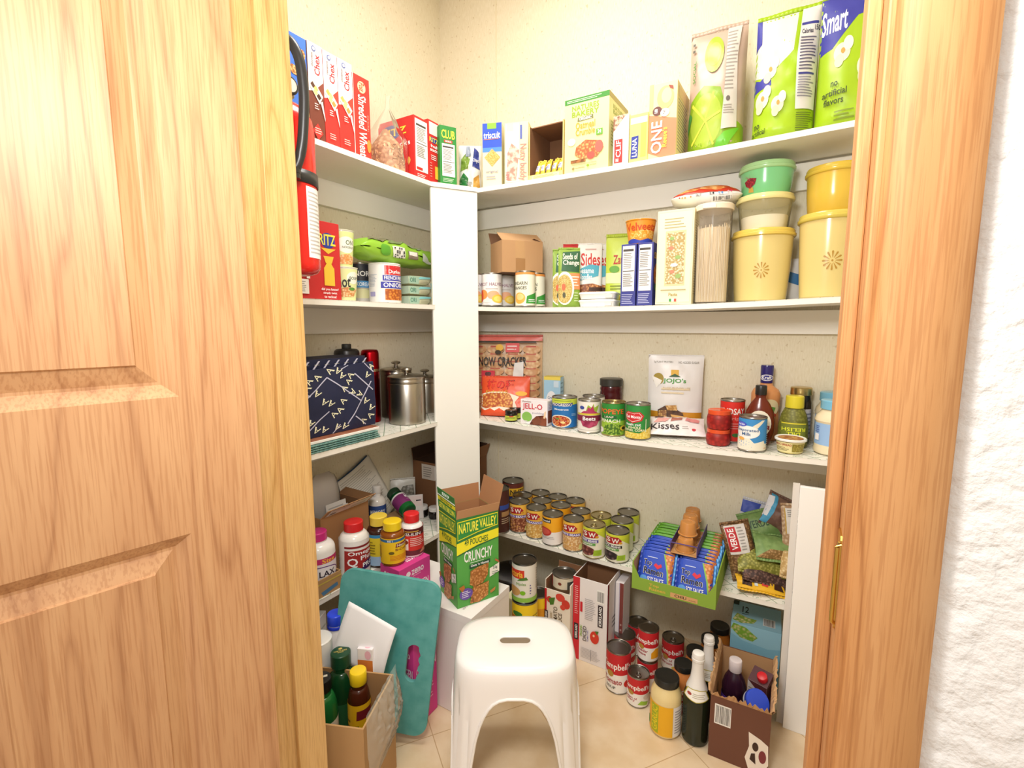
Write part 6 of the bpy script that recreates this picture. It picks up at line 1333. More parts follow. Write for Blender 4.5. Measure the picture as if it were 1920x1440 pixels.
pouch('foil_packet', 'crinkled clear and silver packet with white papers inside, leaning in the corner', 'packet', P, .095, .155, .030, 'p#c9c6be', [('p', [(.25, .62), (.95, .60), (.92, .86), (.5, .84)], 'v#9a968c#5a564c#90'), ('p', [(.12, .02), (.9, .02), (.92, .58), (.15, .6)], '#ece8e2'), ('l', .2, .36, .8, .5, 3, '#c4beb6'), ('p', [(.3, .05), (.75, .04), (.78, .3), (.34, .3)], '#f0dcd6'), ('r', .42, .26, .74, .29, '#3a3838')], rz=PI/2-.75, kind='stand', seed=91, amp=.006, seal=.006, lean=.12)
P = Vector((.10, onx(781, 960, .10).y, top(4, 0)))
pouch('paper_sachet', 'small white and pink sachet standing beside the tilted purple bottle', 'sachet', P, .055, .095, .008, 'p#f0e6e2', [('r', .1, .55, .9, .95, '#f3dfda'), ('r', .5, .75, .85, .8, '#2c2a2a'), ('l', .15, .1, .8, .4, 4, '#c9a8a0')], rz=PI/2-.7, kind='stand', seed=93, amp=.001, lean=.15)
def pill(name, label, crh, body, cap, lab, zl=(.12, .62), sh=.70, nr=.60, capr=.66, ch=.82, group=None, P=None, rot=None, cov=None, lab_bg=None, ribm=None):
    C, R, H = crh
    t = vessel(name, label, 'bottle', C, [('bottle_body', bottle_prof(R, H*ch+.001, H*sh*.92, R*nr, H*ch-.004), body), ('cap', cap_prof(R*capr, H*ch, H), cap)],
        [('paper_label', R, H*zl[0], H*zl[1], lab_bg, lab)] if lab is not None else [], group=group, rot=rot)
    return t
C, R, H = cb(4, 668, 1085, 57, 976)
pill('pill_bottle', 'large white omega supplement bottle with a red cap, on the lowest left shelf', (C, R, H), 'g#efece6', 'p#d8262a',
     [('r', .28, .80, .98, .86, '#8c2428'), ('p', [(.26, .12), (1.0, .12), (1.0, .72), (.28, .74)], '#a82a26'), ('p', [(.62, .12), (1.0, .12), (1, .42), (.7, .34)], '#3c2460'), ('t', 'Omega', .36, .56, .92, .71, '#ffffff'), ('t', 'Plus', .62, .42, .94, .55, '#ffffff'), ('t', 'Q', .34, .24, .56, .52, '#ffffff'), ('t', 'PRO', .66, .20, .96, .33, '#ffffff'), ('r', .26, .05, .55, .12, '#b8342c'), ('l', .0, .1, .15, .6, 6, '#c9c4be')], lab_bg='#f3f0ec', zl=(.06, .70), nr=.58, capr=.64, ch=.83)
C, R, H = cb(4, 712, 1066, 46, 966)
pill('pill_bottle', 'dark amber bottle with a pale yellow cap and blue-yellow label, behind the vitamin B bottle', (C, R, H), 'g#3a1a10', 'p#f0d04a', [('r', 0, .9, 1, 1, '#3c8fc4'), ('r', 0, .30, 1, .9, '#e8cf30'), ('r', 0, 0, 1, .30, '#a8c8e4'), ('l', .1, .36, .4, .8, 5, '#8a7a1c')], lab_bg='#e8cf30', zl=(.05, .68), capr=.72, nr=.66)
P = Vector((.10, onx(707, 930, .10).y, top(4, 0))); hh = rise(P, 910)
t = vessel('pump_bottle', 'white bottle with a dark blue label behind the yellow-capped bottles', 'bottle', P, [('bottle_body', bottle_prof(.030, hh*.86, hh*.68, .013, hh*.8), 'g#ebe8e4'), ('cap', cap_prof(.015, hh*.86, hh), 'p#d9d6d2')], [('paper_label', .030, hh*.15, hh*.66, '#2c4a8c', [('t', 'MEMORY', .2, .7, .8, .85, '#e9eef6'), ('l', .2, .5, .8, .64, 2, '#9ab0d8')])])
# pair of black pill bottles with white caps
def blackpill(u, v, vt, lb):
    C, R, H = cb(4, u, v, 21, vt); C.z = top(4, 0)
    vessel('pill_bottle', lb, 'bottle', C, [('bottle_body', bottle_prof(R, H*.68, H*.5, R*.8, H*.62), 'g#17130f'), ('cap', cap_prof(R*.98, H*.66, H), 'p#f1efea')], group='little black pill bottles with white caps')
blackpill(792.5, 971, 947, 'left little black pill bottle with a white cap, behind the red-capped bottles')
blackpill(814.5, 975, 950, 'right little black pill bottle with a white cap, beside the white post')
# tilted purple-labelled bottle
xq = .165; P = onx(754, 944, xq)
c_ = P+Vector((-.02, .0, 0))
t = thing('small_carton', 'small plain cardboard carton under the tipped purple-labelled bottle', 'box', (c_.x, c_.y, top(4, 0)))
G().box(-.03, -.04, 0, .035, .035, P.z-top(4, 0)-.042, 'c#b08a60').obj('carton_body', t, bevel=.001)
M_ = Euler((0, 0, 0))
t = thing('pill_bottle', 'green bottle with a purple label tipped on its side above the red-capped bottles', 'bottle', P)
ax = (onx(765, 957, .205)-onx(740, 928, .12)); ax = -ax.normalized()         # from the base near us to the cap
t.rotation_euler = ax.to_track_quat('Z', 'Y').to_euler()
L = .098; R = .029
G().lathe([(R*.7, -L/2), (R*.96, -L/2+.002), (R, -L/2+.008), (R, L/2-.022), (R*.7, L/2-.010), (R*.7, L/2-.006)], 'g#14602c', 32).obj('bottle_body', t, smooth=True)
G().lathe([(R*.5, -L/2-.0005), (R*.72, -L/2-.001)], '#0c3a1c', 30).obj('base_recess', t, smooth=True)
G().lathe(cap_prof(R*.86, L/2-.008, L/2+.018), 'p#1c3a26', 30).obj('cap', t, smooth=True)
g = G().lathe([(R*1.01, -L/2+.022), (R*1.01, L/2-.024)], '#7c2a6a', 40, cap0=False, cap1=False).lathe([(R*1.012, L/2-.030), (R*1.012, L/2-.0235)], '#efeaf0', 40, cap0=False, cap1=False)
g.obj('paper_label', t, smooth=True)
g = G(); F = Face(lambda u, v, d: Vector(((R*1.01+d)*math.cos(PI*.35+u*2.2), (R*1.01+d)*math.sin(PI*.35+u*2.2), -L/2+.024+(L-.05)*v)), 12)
paint(g, F, [('t', 'MSM', .3, .45, .7, .8, '#f3eef6', 180), ('r', .3, .25, .72, .32, '#c98ab0')], .0005); g.obj('label_print', t, fix=False)
# laxative bottle in a cut cardboard tray at the left
A3 = onl(4, 560, .252); B3 = onl(4, 640, .252)
C = Vector((.195, onx(600, 1040, .195).y, top(4, 0)+.0045)); C.y -= .006
t = vessel('powder_bottle', 'white laxative bottle with a pink cap standing in a cut-down cardboard tray', 'bottle', C, [('bottle_body', bottle_prof(.047, .142, .112, .024, .136), 'g#f3f1ee'), ('cap', cap_prof(.0265, .140, .165), 'p#c8287c')],
    [('paper_label', .047, .012, .102, '#f3f1ee', [('r', .2, .78, .98, .96, '#c2286a'), ('t', 'Size', .56, .80, .84, .93, '#f6c43c'), ('p', [(.2, .1), (.98, .1), (.98, .78), (.2, .74)], '#e9e4ea'), ('e', .55, .42, .4, .28, '#5c2a7c'), ('e', .55, .45, .36, .22, '#ece8ee'), ('t', 'LAX', .5, .36, .82, .55, '#2c2238'), ('p', [(.2, .05), (.9, .05), (.7, .2), (.3, .22)], '#e8c03a')])])
T, w3 = open_box('cardboard_tray', 'cut-down cardboard tray at the left end of the lowest left shelf', 'tray', Vector((.252, C.y-.095, C.z-.0045)), Vector((.252, onl(4, 641, .252).y, C.z-.0045)), .115, .052, 'c#b08a5a', th=.003, inner='c#a07a4c', front=[('p', [(.5, .05), (.9, .25), (.88, .45), (.45, .28)], '#4a7aa0'), ('r', .0, .72, 1, .8, '#c8b050')])

# ================================================================ white box on the floor, granola box, pink boxes
Zb = .31
t = thing('white_box', 'large plain white box on the floor under the green granola bar box', 'box', (.4625, -.594, 0.0006))
g = G().box(-.1725, -.098, 0, .1725, .098, Zb-.0012, '#efe9e4'); g.obj('box_body', t, bevel=.0015)
g = G().box(-.1728, -.0983, Zb-.022, .1732, .0983, Zb-.0011, '#f1ece8').box(-.1728, -.0983, Zb-.0011, .1732, .0983, Zb-.0005, '#f6f2ee'); g.obj('box_lid', t, bevel=.0008)
art(t, [(flat((-.1728, -.0983, Zb-.0005), (.346, 0, 0), (0, .1966, 0)), [('t', 'LIDS', .78, .12, .88, .22, '#c9b8bc', 90), ('l', .8, .4, .9, .6, 3, '#d8c8ca')])])
nv = [('r', 0, 0, 1, 1, '#55a548'), ('r', 0, .70, 1, 1, '#2f7a3a'), ('p', [(0, .59), (.5, .66), (1, .695), (1, .80), (.5, .775), (0, .73)], '#f0e428'), ('p', [(0, .585), (.5, .655), (1, .69), (1, .70), (.5, .668), (0, .60)], '#2f6a3a'), ('t', '49 POUCHES', .18, .685, .74, .755, '#3a6a2c'), ('p', [(.02, .76), (.5, .81), (.98, .84), (.98, .985), (.02, .97)], '#f0e428'), ('p', [(.03, .77), (.5, .82), (.97, .85), (.97, .975), (.03, .96)], '#2f8a3c'), ('t', 'NATURE', .05, .835, .50, .945, '#f6ee4a'), ('t', 'VALLEY', .53, .85, .94, .955, '#f6ee4a'),
      ('t', 'CRUNCHY', .16, .50, .84, .62, '#f6f6ee'), ('l', .3, .475, .7, .492, 1, '#dfeedd'), ('p', [(.28, .415), (.78, .435), (.78, .475), (.28, .46)], '#1f4f34'), ('t', "Oats 'n Honey", .31, .427, .75, .463, '#ffffff'),
      ('p', [(.28, .24), (.30, .39), (.5, .42), (.74, .43), (.72, .30), (.60, .22), (.40, .20)], 'v#d99a5a#a0622c#150'), ('p', [(.36, .22), (.44, .2), (.74, .22), (.72, .06), (.5, .01), (.38, .02)], 'v#e0a462#a86a30#150'), ('p', [(.28, .02), (.38, .02), (.38, .2), (.34, .19)], 'v#c98a4a#8a5224#150'),
      ('p', [(.76, .26), (1, .30), (1, .40), (.76, .36)], '#f3efe4'), ('t', '22g', .84, .335, .95, .375, '#2c4a3c'), ('l', .82, .28, .97, .32, 2, '#7a8a7c'), ('e', .19, .15, .155, .065, '#6a4fa8'), ('l', .09, .11, .29, .19, 4, '#e9e4f6'), ('p', [(.02, .24), (.14, .26), (.16, .22), (.1, .18)], '#b8702c'), ('p', [(.76, .10), (.9, .13), (.88, .09), (.78, .07)], '#c98a4a'), ('p', [(.88, .44), (1, .40), (.98, .43), (.9, .46)], '#b86a3c')]
A, B = onz(858, 1142, Zb+.0004), onz(935, 1115.6, Zb+.0004); Lf = onz(823, 1105, Zb+.0004)
hN = rise(A, 975)
T, wN = open_box('granola_bar_box', 'tall open green granola bar box with a yellow band, standing on the white box', 'box', A, B, .116, hN, '#4a9a40', th=.0012, inner='c#b07d54', fm='c#b98a60',
    flaps=[('front', 18, .028), ('right', 14, .075), ('back', 4, .05)], front=nv, left=nv)
art(T, [])
# the flap on the left carries more green print
g = G(); D_ = .116; W_ = wN/2; a_ = math.radians(4)
F = Face(lambda u, v, d: Vector((-W_-.0004-d-.062*v*math.sin(a_), D_/2-D_*u, hN+.062*v*math.cos(a_))), 0)
paint(g, F, [('r', 0, 0, 1, 1, '#2f7a3a'), ('r', 0, .42, 1, .60, '#f0e428'), ('t', '49 POUCHES', .15, .45, .85, .57, '#3a6a2c', 180), ('r', 0, .05, 1, .36, '#3c9a44'), ('t', 'NATURE VALLEY', .05, .08, .95, .34, '#f6ee4a', 180), ('r', 0, .66, 1, .70, '#f6f6ee'), ('t', 'OATS', .3, .78, .7, .92, '#dfeedd', 180)], -.0002)
g.obj('printed_flap', T, fix=False, solid=.0012)
# pink boxes
pk = '#dd3f92'
zt = .40
A, B = onz(748, 1071, zt), onz(806, 1040, zt); A.z = B.z = Zb+.0004
it = [('t', 'zeno', .38, .62, .78, .80, '#fbeef6'), ('e', .28, .72, .07, .09, '#fbeef6'), ('l', .42, .55, .72, .6, 1, '#f6bcd8'), ('t', 'LIQUID', .3, .36, .6, .44, '#f3a8cc'), ('t', 'COLLAGEN', .2, .12, .92, .32, '#fbeef6')]
t, _, _ = carton('supplement_box', 'pink collagen box carrying the vitamin B and the red-labelled bottles', 'box', A, B, .082, zt-Zb-.0006, body=pk, front=it, left=it, tops=[('t', 'SHOTS', .4, .25, .8, .6, '#fbeef6', 180), ('e', .88, .45, .05, .12, '#fbeef6')])
PT = zt+.0004
def onp(u, v): return onz(u, v, PT)
def cbz(u, vb, wpx, vt, z):
    P = onz(u, vb, z); R = rad(P, wpx); C = P-to_cam(P)*R; C.z = z; R = rad(C, wpx); C = P-to_cam(P)*R; C.z = z
    return C, R, rise(C, vt)
crh = cbz(738, 1063, 46, 975, PT); pill('pill_bottle', 'amber vitamin B bottle with a yellow cap, standing on the left of the pink box', crh, 'g#8a4a10', 'p#f3cf1c',
     [('r', 0, .86, 1, .96, '#2c6a9c'), ('t', 'NO 1', .36, .87, .5, .95, '#ffffff'), ('r', 0, 0, 1, .86, '#f3c41c'), ('p', [(.56, .64), (.98, .66), (.98, .80), (.58, .79)], '#7c1c24'), ('t', 'Nature', .6, .67, .94, .77, '#f6e6c0'), ('t', 'B-Comp', .56, .48, .98, .60, '#7c3a1c'), ('e', .46, .44, .07, .06, '#6a5a1c'), ('l', .42, .12, .9, .34, 4, '#e07a1c'), ('l', .02, .2, .2, .7, 8, '#8a6a14')], lab_bg='#f3c41c', zl=(.07, .66), nr=.7, capr=.76, ch=.80, sh=.74)
crh = cbz(773.5, 1046, 43, 961, PT); pill('pill_bottle', 'white bottle with a red cap and maroon label, standing on the pink box', crh, 'g#f1eeea', 'p#e0282c',
     [('r', 0, .74, 1, 1, '#5c1c20'), ('l', .2, .86, .7, .94, 1, '#e8b84a'), ('t', 'CINSULIN', .06, .64, .74, .76, '#f6f2ee'), ('r', 0, .18, 1, .74, '#d8342c'), ('r', 0, .2, .4, .62, '#f0ebe6'), ('e', .3, .5, .1, .09, '#8a3a1c'), ('l', .45, .34, .9, .68, 5, '#f6c9c0'), ('r', 0, 0, 1, .18, '#6a2c34'), ('p', [(.7, .06), (.95, .08), (.98, .26), (.8, .2)], '#d98a6a'), ('t', 'CINSULIN', .05, .76, .74, .86, '#f6f2ee')], lab_bg='#d8342c', zl=(.06, .70), nr=.62, capr=.68, ch=.80)
A, B = Vector((.516, -.792, .0006)), Vector((.516, -.6985, .0006))
it2 = [('t', 'zeno', .45, .80, .85, .86, '#fbeef6'), ('t', 'COLLAGEN', .1, .58, .95, .68, '#fbeef6'), ('t', '+ skin', .35, .44, .8, .53, '#fbeef6'), ('l', .3, .2, .9, .40, 5, '#f3a8cc')]
carton('supplement_box', 'tall pink collagen box standing on the floor behind the teal board', 'box', A, B, .080, .253, body=pk, front=it2, left=it2)

# teal board with a handle hole
TR, TL_, BR = onz(829, 1100, .43), onz(652, 1089, .43), onz(797, 1385, .02)
def teal():
    dx = (TR-TL_); w_ = .272; upv = (TR-BR); hgt = upv.length; upv.normalize(); dx = (dx-upv*dx.dot(upv)).normalized(); nrm = dx.cross(upv)
    t = thing('foam_board', 'worn teal board with a wavy hand hole, leaning in front of the pink box', 'board')
    R0 = .038; pts = []
    def arc(cx, cy, r, a0, a1, n=8): return [(cx+r*math.cos(a0+(a1-a0)*i/n), cy+r*math.sin(a0+(a1-a0)*i/n)) for i in range(n+1)]
    H_ = hgt+.006
    out = arc(-R0, H_-R0, R0, 0, PI/2)+arc(-w_+R0, H_-R0, R0, PI/2, PI)+arc(-w_+R0, R0, R0, PI, 1.5*PI)+arc(-R0, R0, R0, 1.5*PI, 2*PI)
    # wavy hole
    hx, hz, hl = -.056, .196, .050; hole = []
    n = 40
    for i in range(n):
        a = 2*PI*i/n; x = .017*math.cos(a); z = hl*math.sin(a)
        x = math.copysign(min(abs(x)*1.5, .017), x)
        if x > 0: x += .003*math.cos(z*260)
        z += 0; hole.append((hx+x, hz+z))
    bm = bmesh.new()
    def ring(pts, y): return [bm.verts.new((x, y, z)) for x, z in pts]
    def edges(vs): return [bm.edges.new((vs[i], vs[(i+1) % len(vs)])) for i in range(len(vs))]
    TH_ = .011
    o0, h0 = ring(out, 0), ring(hole, 0); e0 = edges(o0)+edges(h0)
    bmesh.ops.triangle_fill(bm, use_beauty=True, use_dissolve=False, edges=e0)
    o1, h1 = ring(out, TH_), ring(hole, TH_); e1 = edges(o1)+edges(h1)
    bmesh.ops.triangle_fill(bm, use_beauty=True, use_dissolve=False, edges=e1)
    for a_, b_ in ((o0, o1), (h0, h1)):
        for i in range(len(a_)): bm.faces.new((a_[i], a_[(i+1) % len(a_)], b_[(i+1) % len(a_)], b_[i]))
    bmesh.ops.recalc_face_normals(bm, faces=bm.faces)
    me = bpy.data.meshes.new('board_body'); bm.to_mesh(me); bm.free()
    me.materials.append(bumpy('worn_teal', '#4b9894', 26, .05, .0006, .5, '#62aaa6', 6))
    o = bpy.data.objects.new('board_body', me); COL.objects.link(o); o.parent = t
    md = o.modifiers.new('bevel', 'BEVEL'); md.width = .002; md.segments = 2; md.limit_method = 'ANGLE'; md.angle_limit = 1.0
    base = BR+dx*0
    global BOARD; BOARD = (base, nrm)
    t.matrix_world = Matrix(((dx.x, -nrm.x, upv.x, base.x), (dx.y, -nrm.y, upv.y, base.y), (dx.z, -nrm.z, upv.z, base.z), (0, 0, 0, 1)))
    return t
teal()
# ================================================================ stool
def stool():
    ztop = .335; a0, b0 = .142, .106
    c = onz(966, 1202, ztop); T = thing('step_stool', 'glossy white plastic step stool with a slot in its seat', 'stool', (c.x, c.y, 0.004), YAW)
    WS = M('g#f4f1ee'); n = 96
    def sup(a, A_, B_, e): return A_*math.copysign(abs(math.cos(a))**e, math.cos(a)), B_*math.copysign(abs(math.sin(a))**e, math.sin(a))
    # seat with the slot: rings from slot to rim
    g = G(); vs = []; fs = []
    def ring(f, z): 
        return [(*f(2*PI*(i+.5)/n), z(2*PI*(i+.5)/n) if callable(z) else z) for i in range(n)]
    def slot(a, k=0):
        x, y = (.0115+k)*math.cos(a), (.0115+k)*math.sin(a)
        return (x+(.025 if x > 0 else -.025), y)
    rings = [ring(lambda a: slot(a, 0), ztop-.004), ring(lambda a: slot(a, .0005), ztop-.0012), ring(lambda a: slot(a, .002), ztop-.0005)]
    for k in (.35, .6, .8, .92): rings.append(ring(lambda a, k=k: sup(a, a0*k*.93, b0*k*.93, .62), ztop+.001*(k < .7)-.0008*(k > .9)))
    prof = [(.965, -.004), (1.0, -.014), (1.02, -.030), (1.032, -.05)]
    for s_, dz in prof: rings.append(ring(lambda a, s_=s_: sup(a, a0*s_, b0*s_, .60), ztop+dz))
    # skirt: goes down, arches cut between the legs; the corners flute outwards
    nz = 22
    def arch(x, w, h): return 0 if abs(x) >= w else h*(1-abs(x/w)**3.2)**.42
    def low(a):
        x, y = sup(a, 1, 1, .60)
        # long side (front and back) arch and short side arch
        la = arch(x, .66, .268 if y < 0 else .17) if abs(y) > abs(x) or abs(y) > .93 else 0
        lb = arch(y, .62, .23) if abs(x) > .93 and abs(x) >= abs(y) else 0
        return max(la, lb)
    bot = [low(2*PI*(i+.5)/n) for i in range(n)]
    for j in range(1, nz+1):
        t = j/nz; row = []
        for i in range(n):
            a = 2*PI*(i+.5)/n; zt = ztop-.05; z = zt+(bot[i]-zt)*t
            fl = (zt-z)/zt                                     # 0 at the rim, 1 at the floor
            x, y = sup(a, 1, 1, .60)
            cr_ = min(abs(x), abs(y)); corner = max(0, min(1, (cr_-.45)/.3))
            s_ = 1.032+.11*fl+.03*fl*corner
            gro = max(0, 1-abs(abs(x)-.76)/.08) if abs(y) > .86 else (max(0, 1-abs(abs(y)-.72)/.09) if abs(x) > .86 else 0)
            s_ -= .07*gro*min(1, fl*3)
            row.append((x*a0*s_, y*b0*s_, max(z, 0)))
        rings.append(row)
    for r in rings: vs += r
    for k in range(len(rings)-1):
        for i in range(n): fs.append((k*n+i, k*n+(i+1) % n, (k+1)*n+(i+1) % n, (k+1)*n+i))
    g.add(vs, fs, WS)
    o = g.obj('stool_body', T, smooth=True, ang=60, solid=.0035)
    o.modifiers['thickness'].offset = -1
    # rolled rim along the lower edge
    last = [Vector(p) for p in rings[-1]]
    G().tube(last+[last[0]], .0034, WS, 8, caps=False).obj('rolled_edge', T, smooth=True)
stool()

# ================================================================ things on the floor, right half
def soup(u, vb, w_, vt, label, low_, tab=False, group='red and white soup cans on the floor', cz=None, turn=0):
    crh = cb(0, u, vb, w_, vt) if cz is None else cz
    pics = {'tomato': [('e', .80, .24, .15, .11, '#d0281c'), ('p', [(.78, .36), (.86, .36), (.82, .31)], '#3a7a2c'), ('t', 'Tomato', .06, .22, .60, .36, '#a8202c'), ('t', 'SOUP', .16, .09, .44, .16, '#4a4a3a')],
            'celery': [('p', [(.5, .1), (.8, .05), (.85, .16), (.6, .24)], '#9ac43c'), ('e', .78, .36, .12, .1, '#d9cfc0'), ('t', 'Cream of', .08, .26, .48, .33, '#a8202c'), ('t', 'Celery', .08, .16, .42, .25, '#a8202c')],
            'cheddar': [('p', [(.6, .1), (.9, .1), (.92, .4), (.75, .45), (.6, .3)], '#f0a81c'), ('t', 'Cheddar', .05, .30, .50, .40, '#a8202c'), ('t', 'Cheese', .05, .19, .44, .28, '#a8202c')],
            'mush': [('e', .78, .34, .13, .12, '#cbb9a4'), ('e', .6, .14, .12, .07, '#d9c24a'), ('t', 'Cream of', .05, .34, .5, .42, '#a8202c'), ('t', 'Mushroom', .05, .22, .5, .32, '#a8202c')], 'none': []}
    can('soup_can', label, 'can', crh, [('r', 0, .47, 1, 1, '#c81f28'), ('r', 0, 0, 1, .47, '#f3efe8'), ('t', "Campbell's", .02, .56, .86, .78, '#fbf6ef'), ('e', .28, .47, .10, .085, '#b08a3a')]+pics[low_], base='#f3efe8', tin='m#96928c', tab=tab, group=group, turn=turn)
    return crh
soup(1158, 1303, 46.5, 1212, 'tall tomato soup can in front, left of the smaller cream can', 'tomato')
soup(1195, 1329, 42, 1259, 'short cream of celery can with a pull tab, frontmost of the soup cans', 'celery', tab=True)
C, R, H = ct(0, 1190, 1163, .100, 41); soup(0, 0, 0, 0, 'soup can farthest back, beside the tomato cartons', 'none', cz=(C+Vector((.012, 0, 0)), R, H))
c1 = ct(0, 1172, 1186, .100, 41); soup(0, 0, 0, 0, 'soup can right behind the tall tomato one', 'tomato', cz=c1)
C, R, H = cb(0, 1212, 1300, 39.5, 1245)
H = .098; Pz = C.copy()
for _ in range(30):
    if proj(Pz+Vector((0, 0, 2*H)))[1] < 1177: break
    Pz = Pz-to_cam(Pz)*-.004
C = Pz; R = rad(C+Vector((0, 0, .15)), 39.5)
soup(0, 0, 0, 0, 'lower soup can carrying the cheddar cheese one', 'none', cz=(C, R, H))
soup(0, 0, 0, 0, 'cheddar cheese soup can stacked on another, in the middle of the group', 'cheddar', cz=(C+Vector((0, 0, H+.0004)), R, H))
soup(1259.5, 1262, 42, 1194, 'mushroom soup can with a pull tab, rightmost of the soup cans', 'mush', tab=True)
def sjar(u, vb, w_, vlid, label, glass, lab, lidw=.80, yy=None, grp=None):
    C, R, H = cb(0, u, vb, w_, vlid)
    vessel('sauce_jar', label, 'jar', C, [('jar_body', [(R*.88, 0), (R*.97, .004), (R, .012), (R, H*.66), (R*.96, H*.74), (R*.78, H*.84), (R*.74, H*.88)], glass), ('jar_lid', [(R*lidw*.98, H*.875), (R*lidw, H*.88), (R*lidw, H*.985), (R*lidw*.96, H), (R*lidw*.8, H-.0008), (R*lidw*.5, H-.0012)], 'p#22221f')], [('paper_label', R, H*.06, H*.60, None, lab)] if lab else [], group=grp)
sjar(1245.5, 1388, 58, 1266, 'large jar of pale yellow sauce with a black lid and yellow label', 'g#e9d49a', [('r', .0, .0, .66, 1, '#f0b41c'), ('r', .18, .04, .36, .96, '#a8b41c'), ('t', 'GARLIC', .20, .1, .34, .9, '#e8d41c', 90), ('r', .66, 0, .95, 1, '#e6e4e4'), ('l', .70, .1, .92, .9, 9, '#9a98a0'), ('p', [(.0, .1), (.12, .12), (.1, .4), (.02, .35)], '#5f9a2c')])
sjar(1287, 1345, 45, 1245, 'orange sauce jar with a red label behind the yellow jar', 'g#d8884a', [('t', 'TOM', .35, .74, .75, .92, '#f3e6da'), ('r', .3, 0, .9, .7, '#b82c2c'), ('t', 'BAM', .42, .5, .82, .66, '#f6e0d0'), ('l', .4, .1, .8, .45, 4, '#f0c0b0')])
G2 = 'dark-lidded orange sauce jars against the wall'
sjar(1300, 1318, 42, 1217, 'orange sauce jar third from the back, left of the foiled bottles', 'g#c9803c', None, .86, grp=G2)
sjar(1328, 1292, 42, 1195, 'orange sauce jar second from the back, lid behind the bottle foil', 'g#b8702c', None, .86, grp=G2)
sjar(1345, 1266, 42, 1172, 'orange sauce jar farthest back, beside the light blue box', 'g#b8702c', None, .86, grp=G2)
def fizz(u, vb, wpx, vt, label):
    C, R, H = cb(0, u, vb, wpx, vt)
    t = thing('sparkling_bottle', label, 'bottle', C, face_cam(C), 'dark bottles with white foil necks'); ROUND.append((t, R, H))
    G().lathe([(R*.8, 0), (R*.97, .004), (R, .012), (R, H*.46), (R*.94, H*.53), (R*.72, H*.62), (R*.5, H*.70), (R*.40, H*.80), (R*.38, H*.9)], 'g#1a2416', 36).obj('bottle_body', t, smooth=True)
    G().lathe([(R*.80, H*.60), (R*.745, H*.625), (R*.53, H*.70), (R*.44, H*.80), (R*.42, H*.90), (R*.49, H*.91), (R*.49, H*.935), (R*.46, H*.94), (R*.47, H*.965), (R*.42, H*.99), (R*.3, H)], 'p#eceae6', 30).obj('neck_foil', t, smooth=True)
    g = G(); F = Face(lambda u_, v, d: Vector(((R*(1.0-.30*v)+.0012+d)*math.cos(-PI/2+(u_-.5)*PI), (R*(1.0-.30*v)+.0012+d)*math.sin(-PI/2+(u_-.5)*PI), H*(.515+.12*v))), 14)
    paint(g, F, [('p', [(.12, .2), (.5, .0), (.88, .2), (.84, .9), (.5, 1), (.16, .9)], '#b8a83a'), ('p', [(.16, .24), (.5, .06), (.84, .24), (.8, .86), (.5, .94), (.2, .86)], '#f3f0e6'), ('l', .4, .3, .75, .7, 3, '#b5ae9a'), ('e', .3, .55, .07, .12, '#a8463c')]); g.obj('neck_label', t, smooth=True, fix=False)
fizz(1301, 1402, 50, 1222, 'dark green sparkling bottle with white neck foil, in front of its twin')
fizz(1312, 1352, 42, 1189, 'sparkling bottle with white neck foil, half hidden behind its twin')
# light blue box under the shelf
A, B = onz(1371, 1164, .20), onz(1477, 1192, .20); A.z = B.z = .0006; B.x = min(B.x, 1.352)
carton('snack_box', 'light blue carton marked 12, under the lowest shelf behind the torn brown box', 'box', A, B, .13, .1985, body='#93cbe0',
       front=[('r', 0, 0, 1, 1, '#8cc6dd'), ('p', [(0, .82), (.25, .74), (.5, .72), (.75, .70), (1, .74), (1, 1), (0, 1)], '#a4d6e8'), ('p', [(.0, .90), (.2, .78), (.45, .76), (.55, .84), (.3, .96), (.05, .99)], 'v#d8cf8a#7fae3a#110')],
       tops=[('r', 0, 0, 1, 1, '#a4d6e8'), ('t', '12', .20, .52, .34, .80, '#1c3a4a'), ('l', .2, .42, .36, .48, 1, '#3a5a6a'), ('p', [(.02, .1), (.2, .02), (.45, .12), (.52, .3), (.3, .32), (.1, .42)], 'v#efe0a8#8aae3a#100'), ('b', .66, .16, .86, .44), ('r', 0, .80, .12, 1, '#1f3a2c')], left=[('r', 0, 0, 1, 1, 'c#c49a6c'), ('p', [(.5, .6), (1, .5), (1, 1), (.5, 1)], 'v#d8b46c#a8703c#90')])
# torn brown box with drinks
zr = .172
FL, FR = onz(1333, 1300, zr), onz(1454, 1341, zr); FL.z = FR.z = .0006; FR.x = min(FR.x, 1.347); FR.y = FL.y+.004
T, w_ = open_box('drink_carton', 'torn open brown carton with a cow print, holding a juice bottle and a drink box', 'box', FL, FR, .222, .170, 'c#6f4634', th=.004, inner='c#bf9468', fm='c#bf9468',
    front=[('b', .10, .58, .34, .86), ('p', [(.66, .62), (.86, .56), (.98, .5), (1, .2), (.9, .02), (.7, .0), (.62, .2), (.68, .4)], '#f0e6da'), ('e', .78, .42, .05, .07, '#3a2018'), ('e', .9, .3, .06, .1, '#7c2c34'), ('p', [(.7, .2), (.8, .15), (.78, .32), (.72, .3)], '#3a2018')])
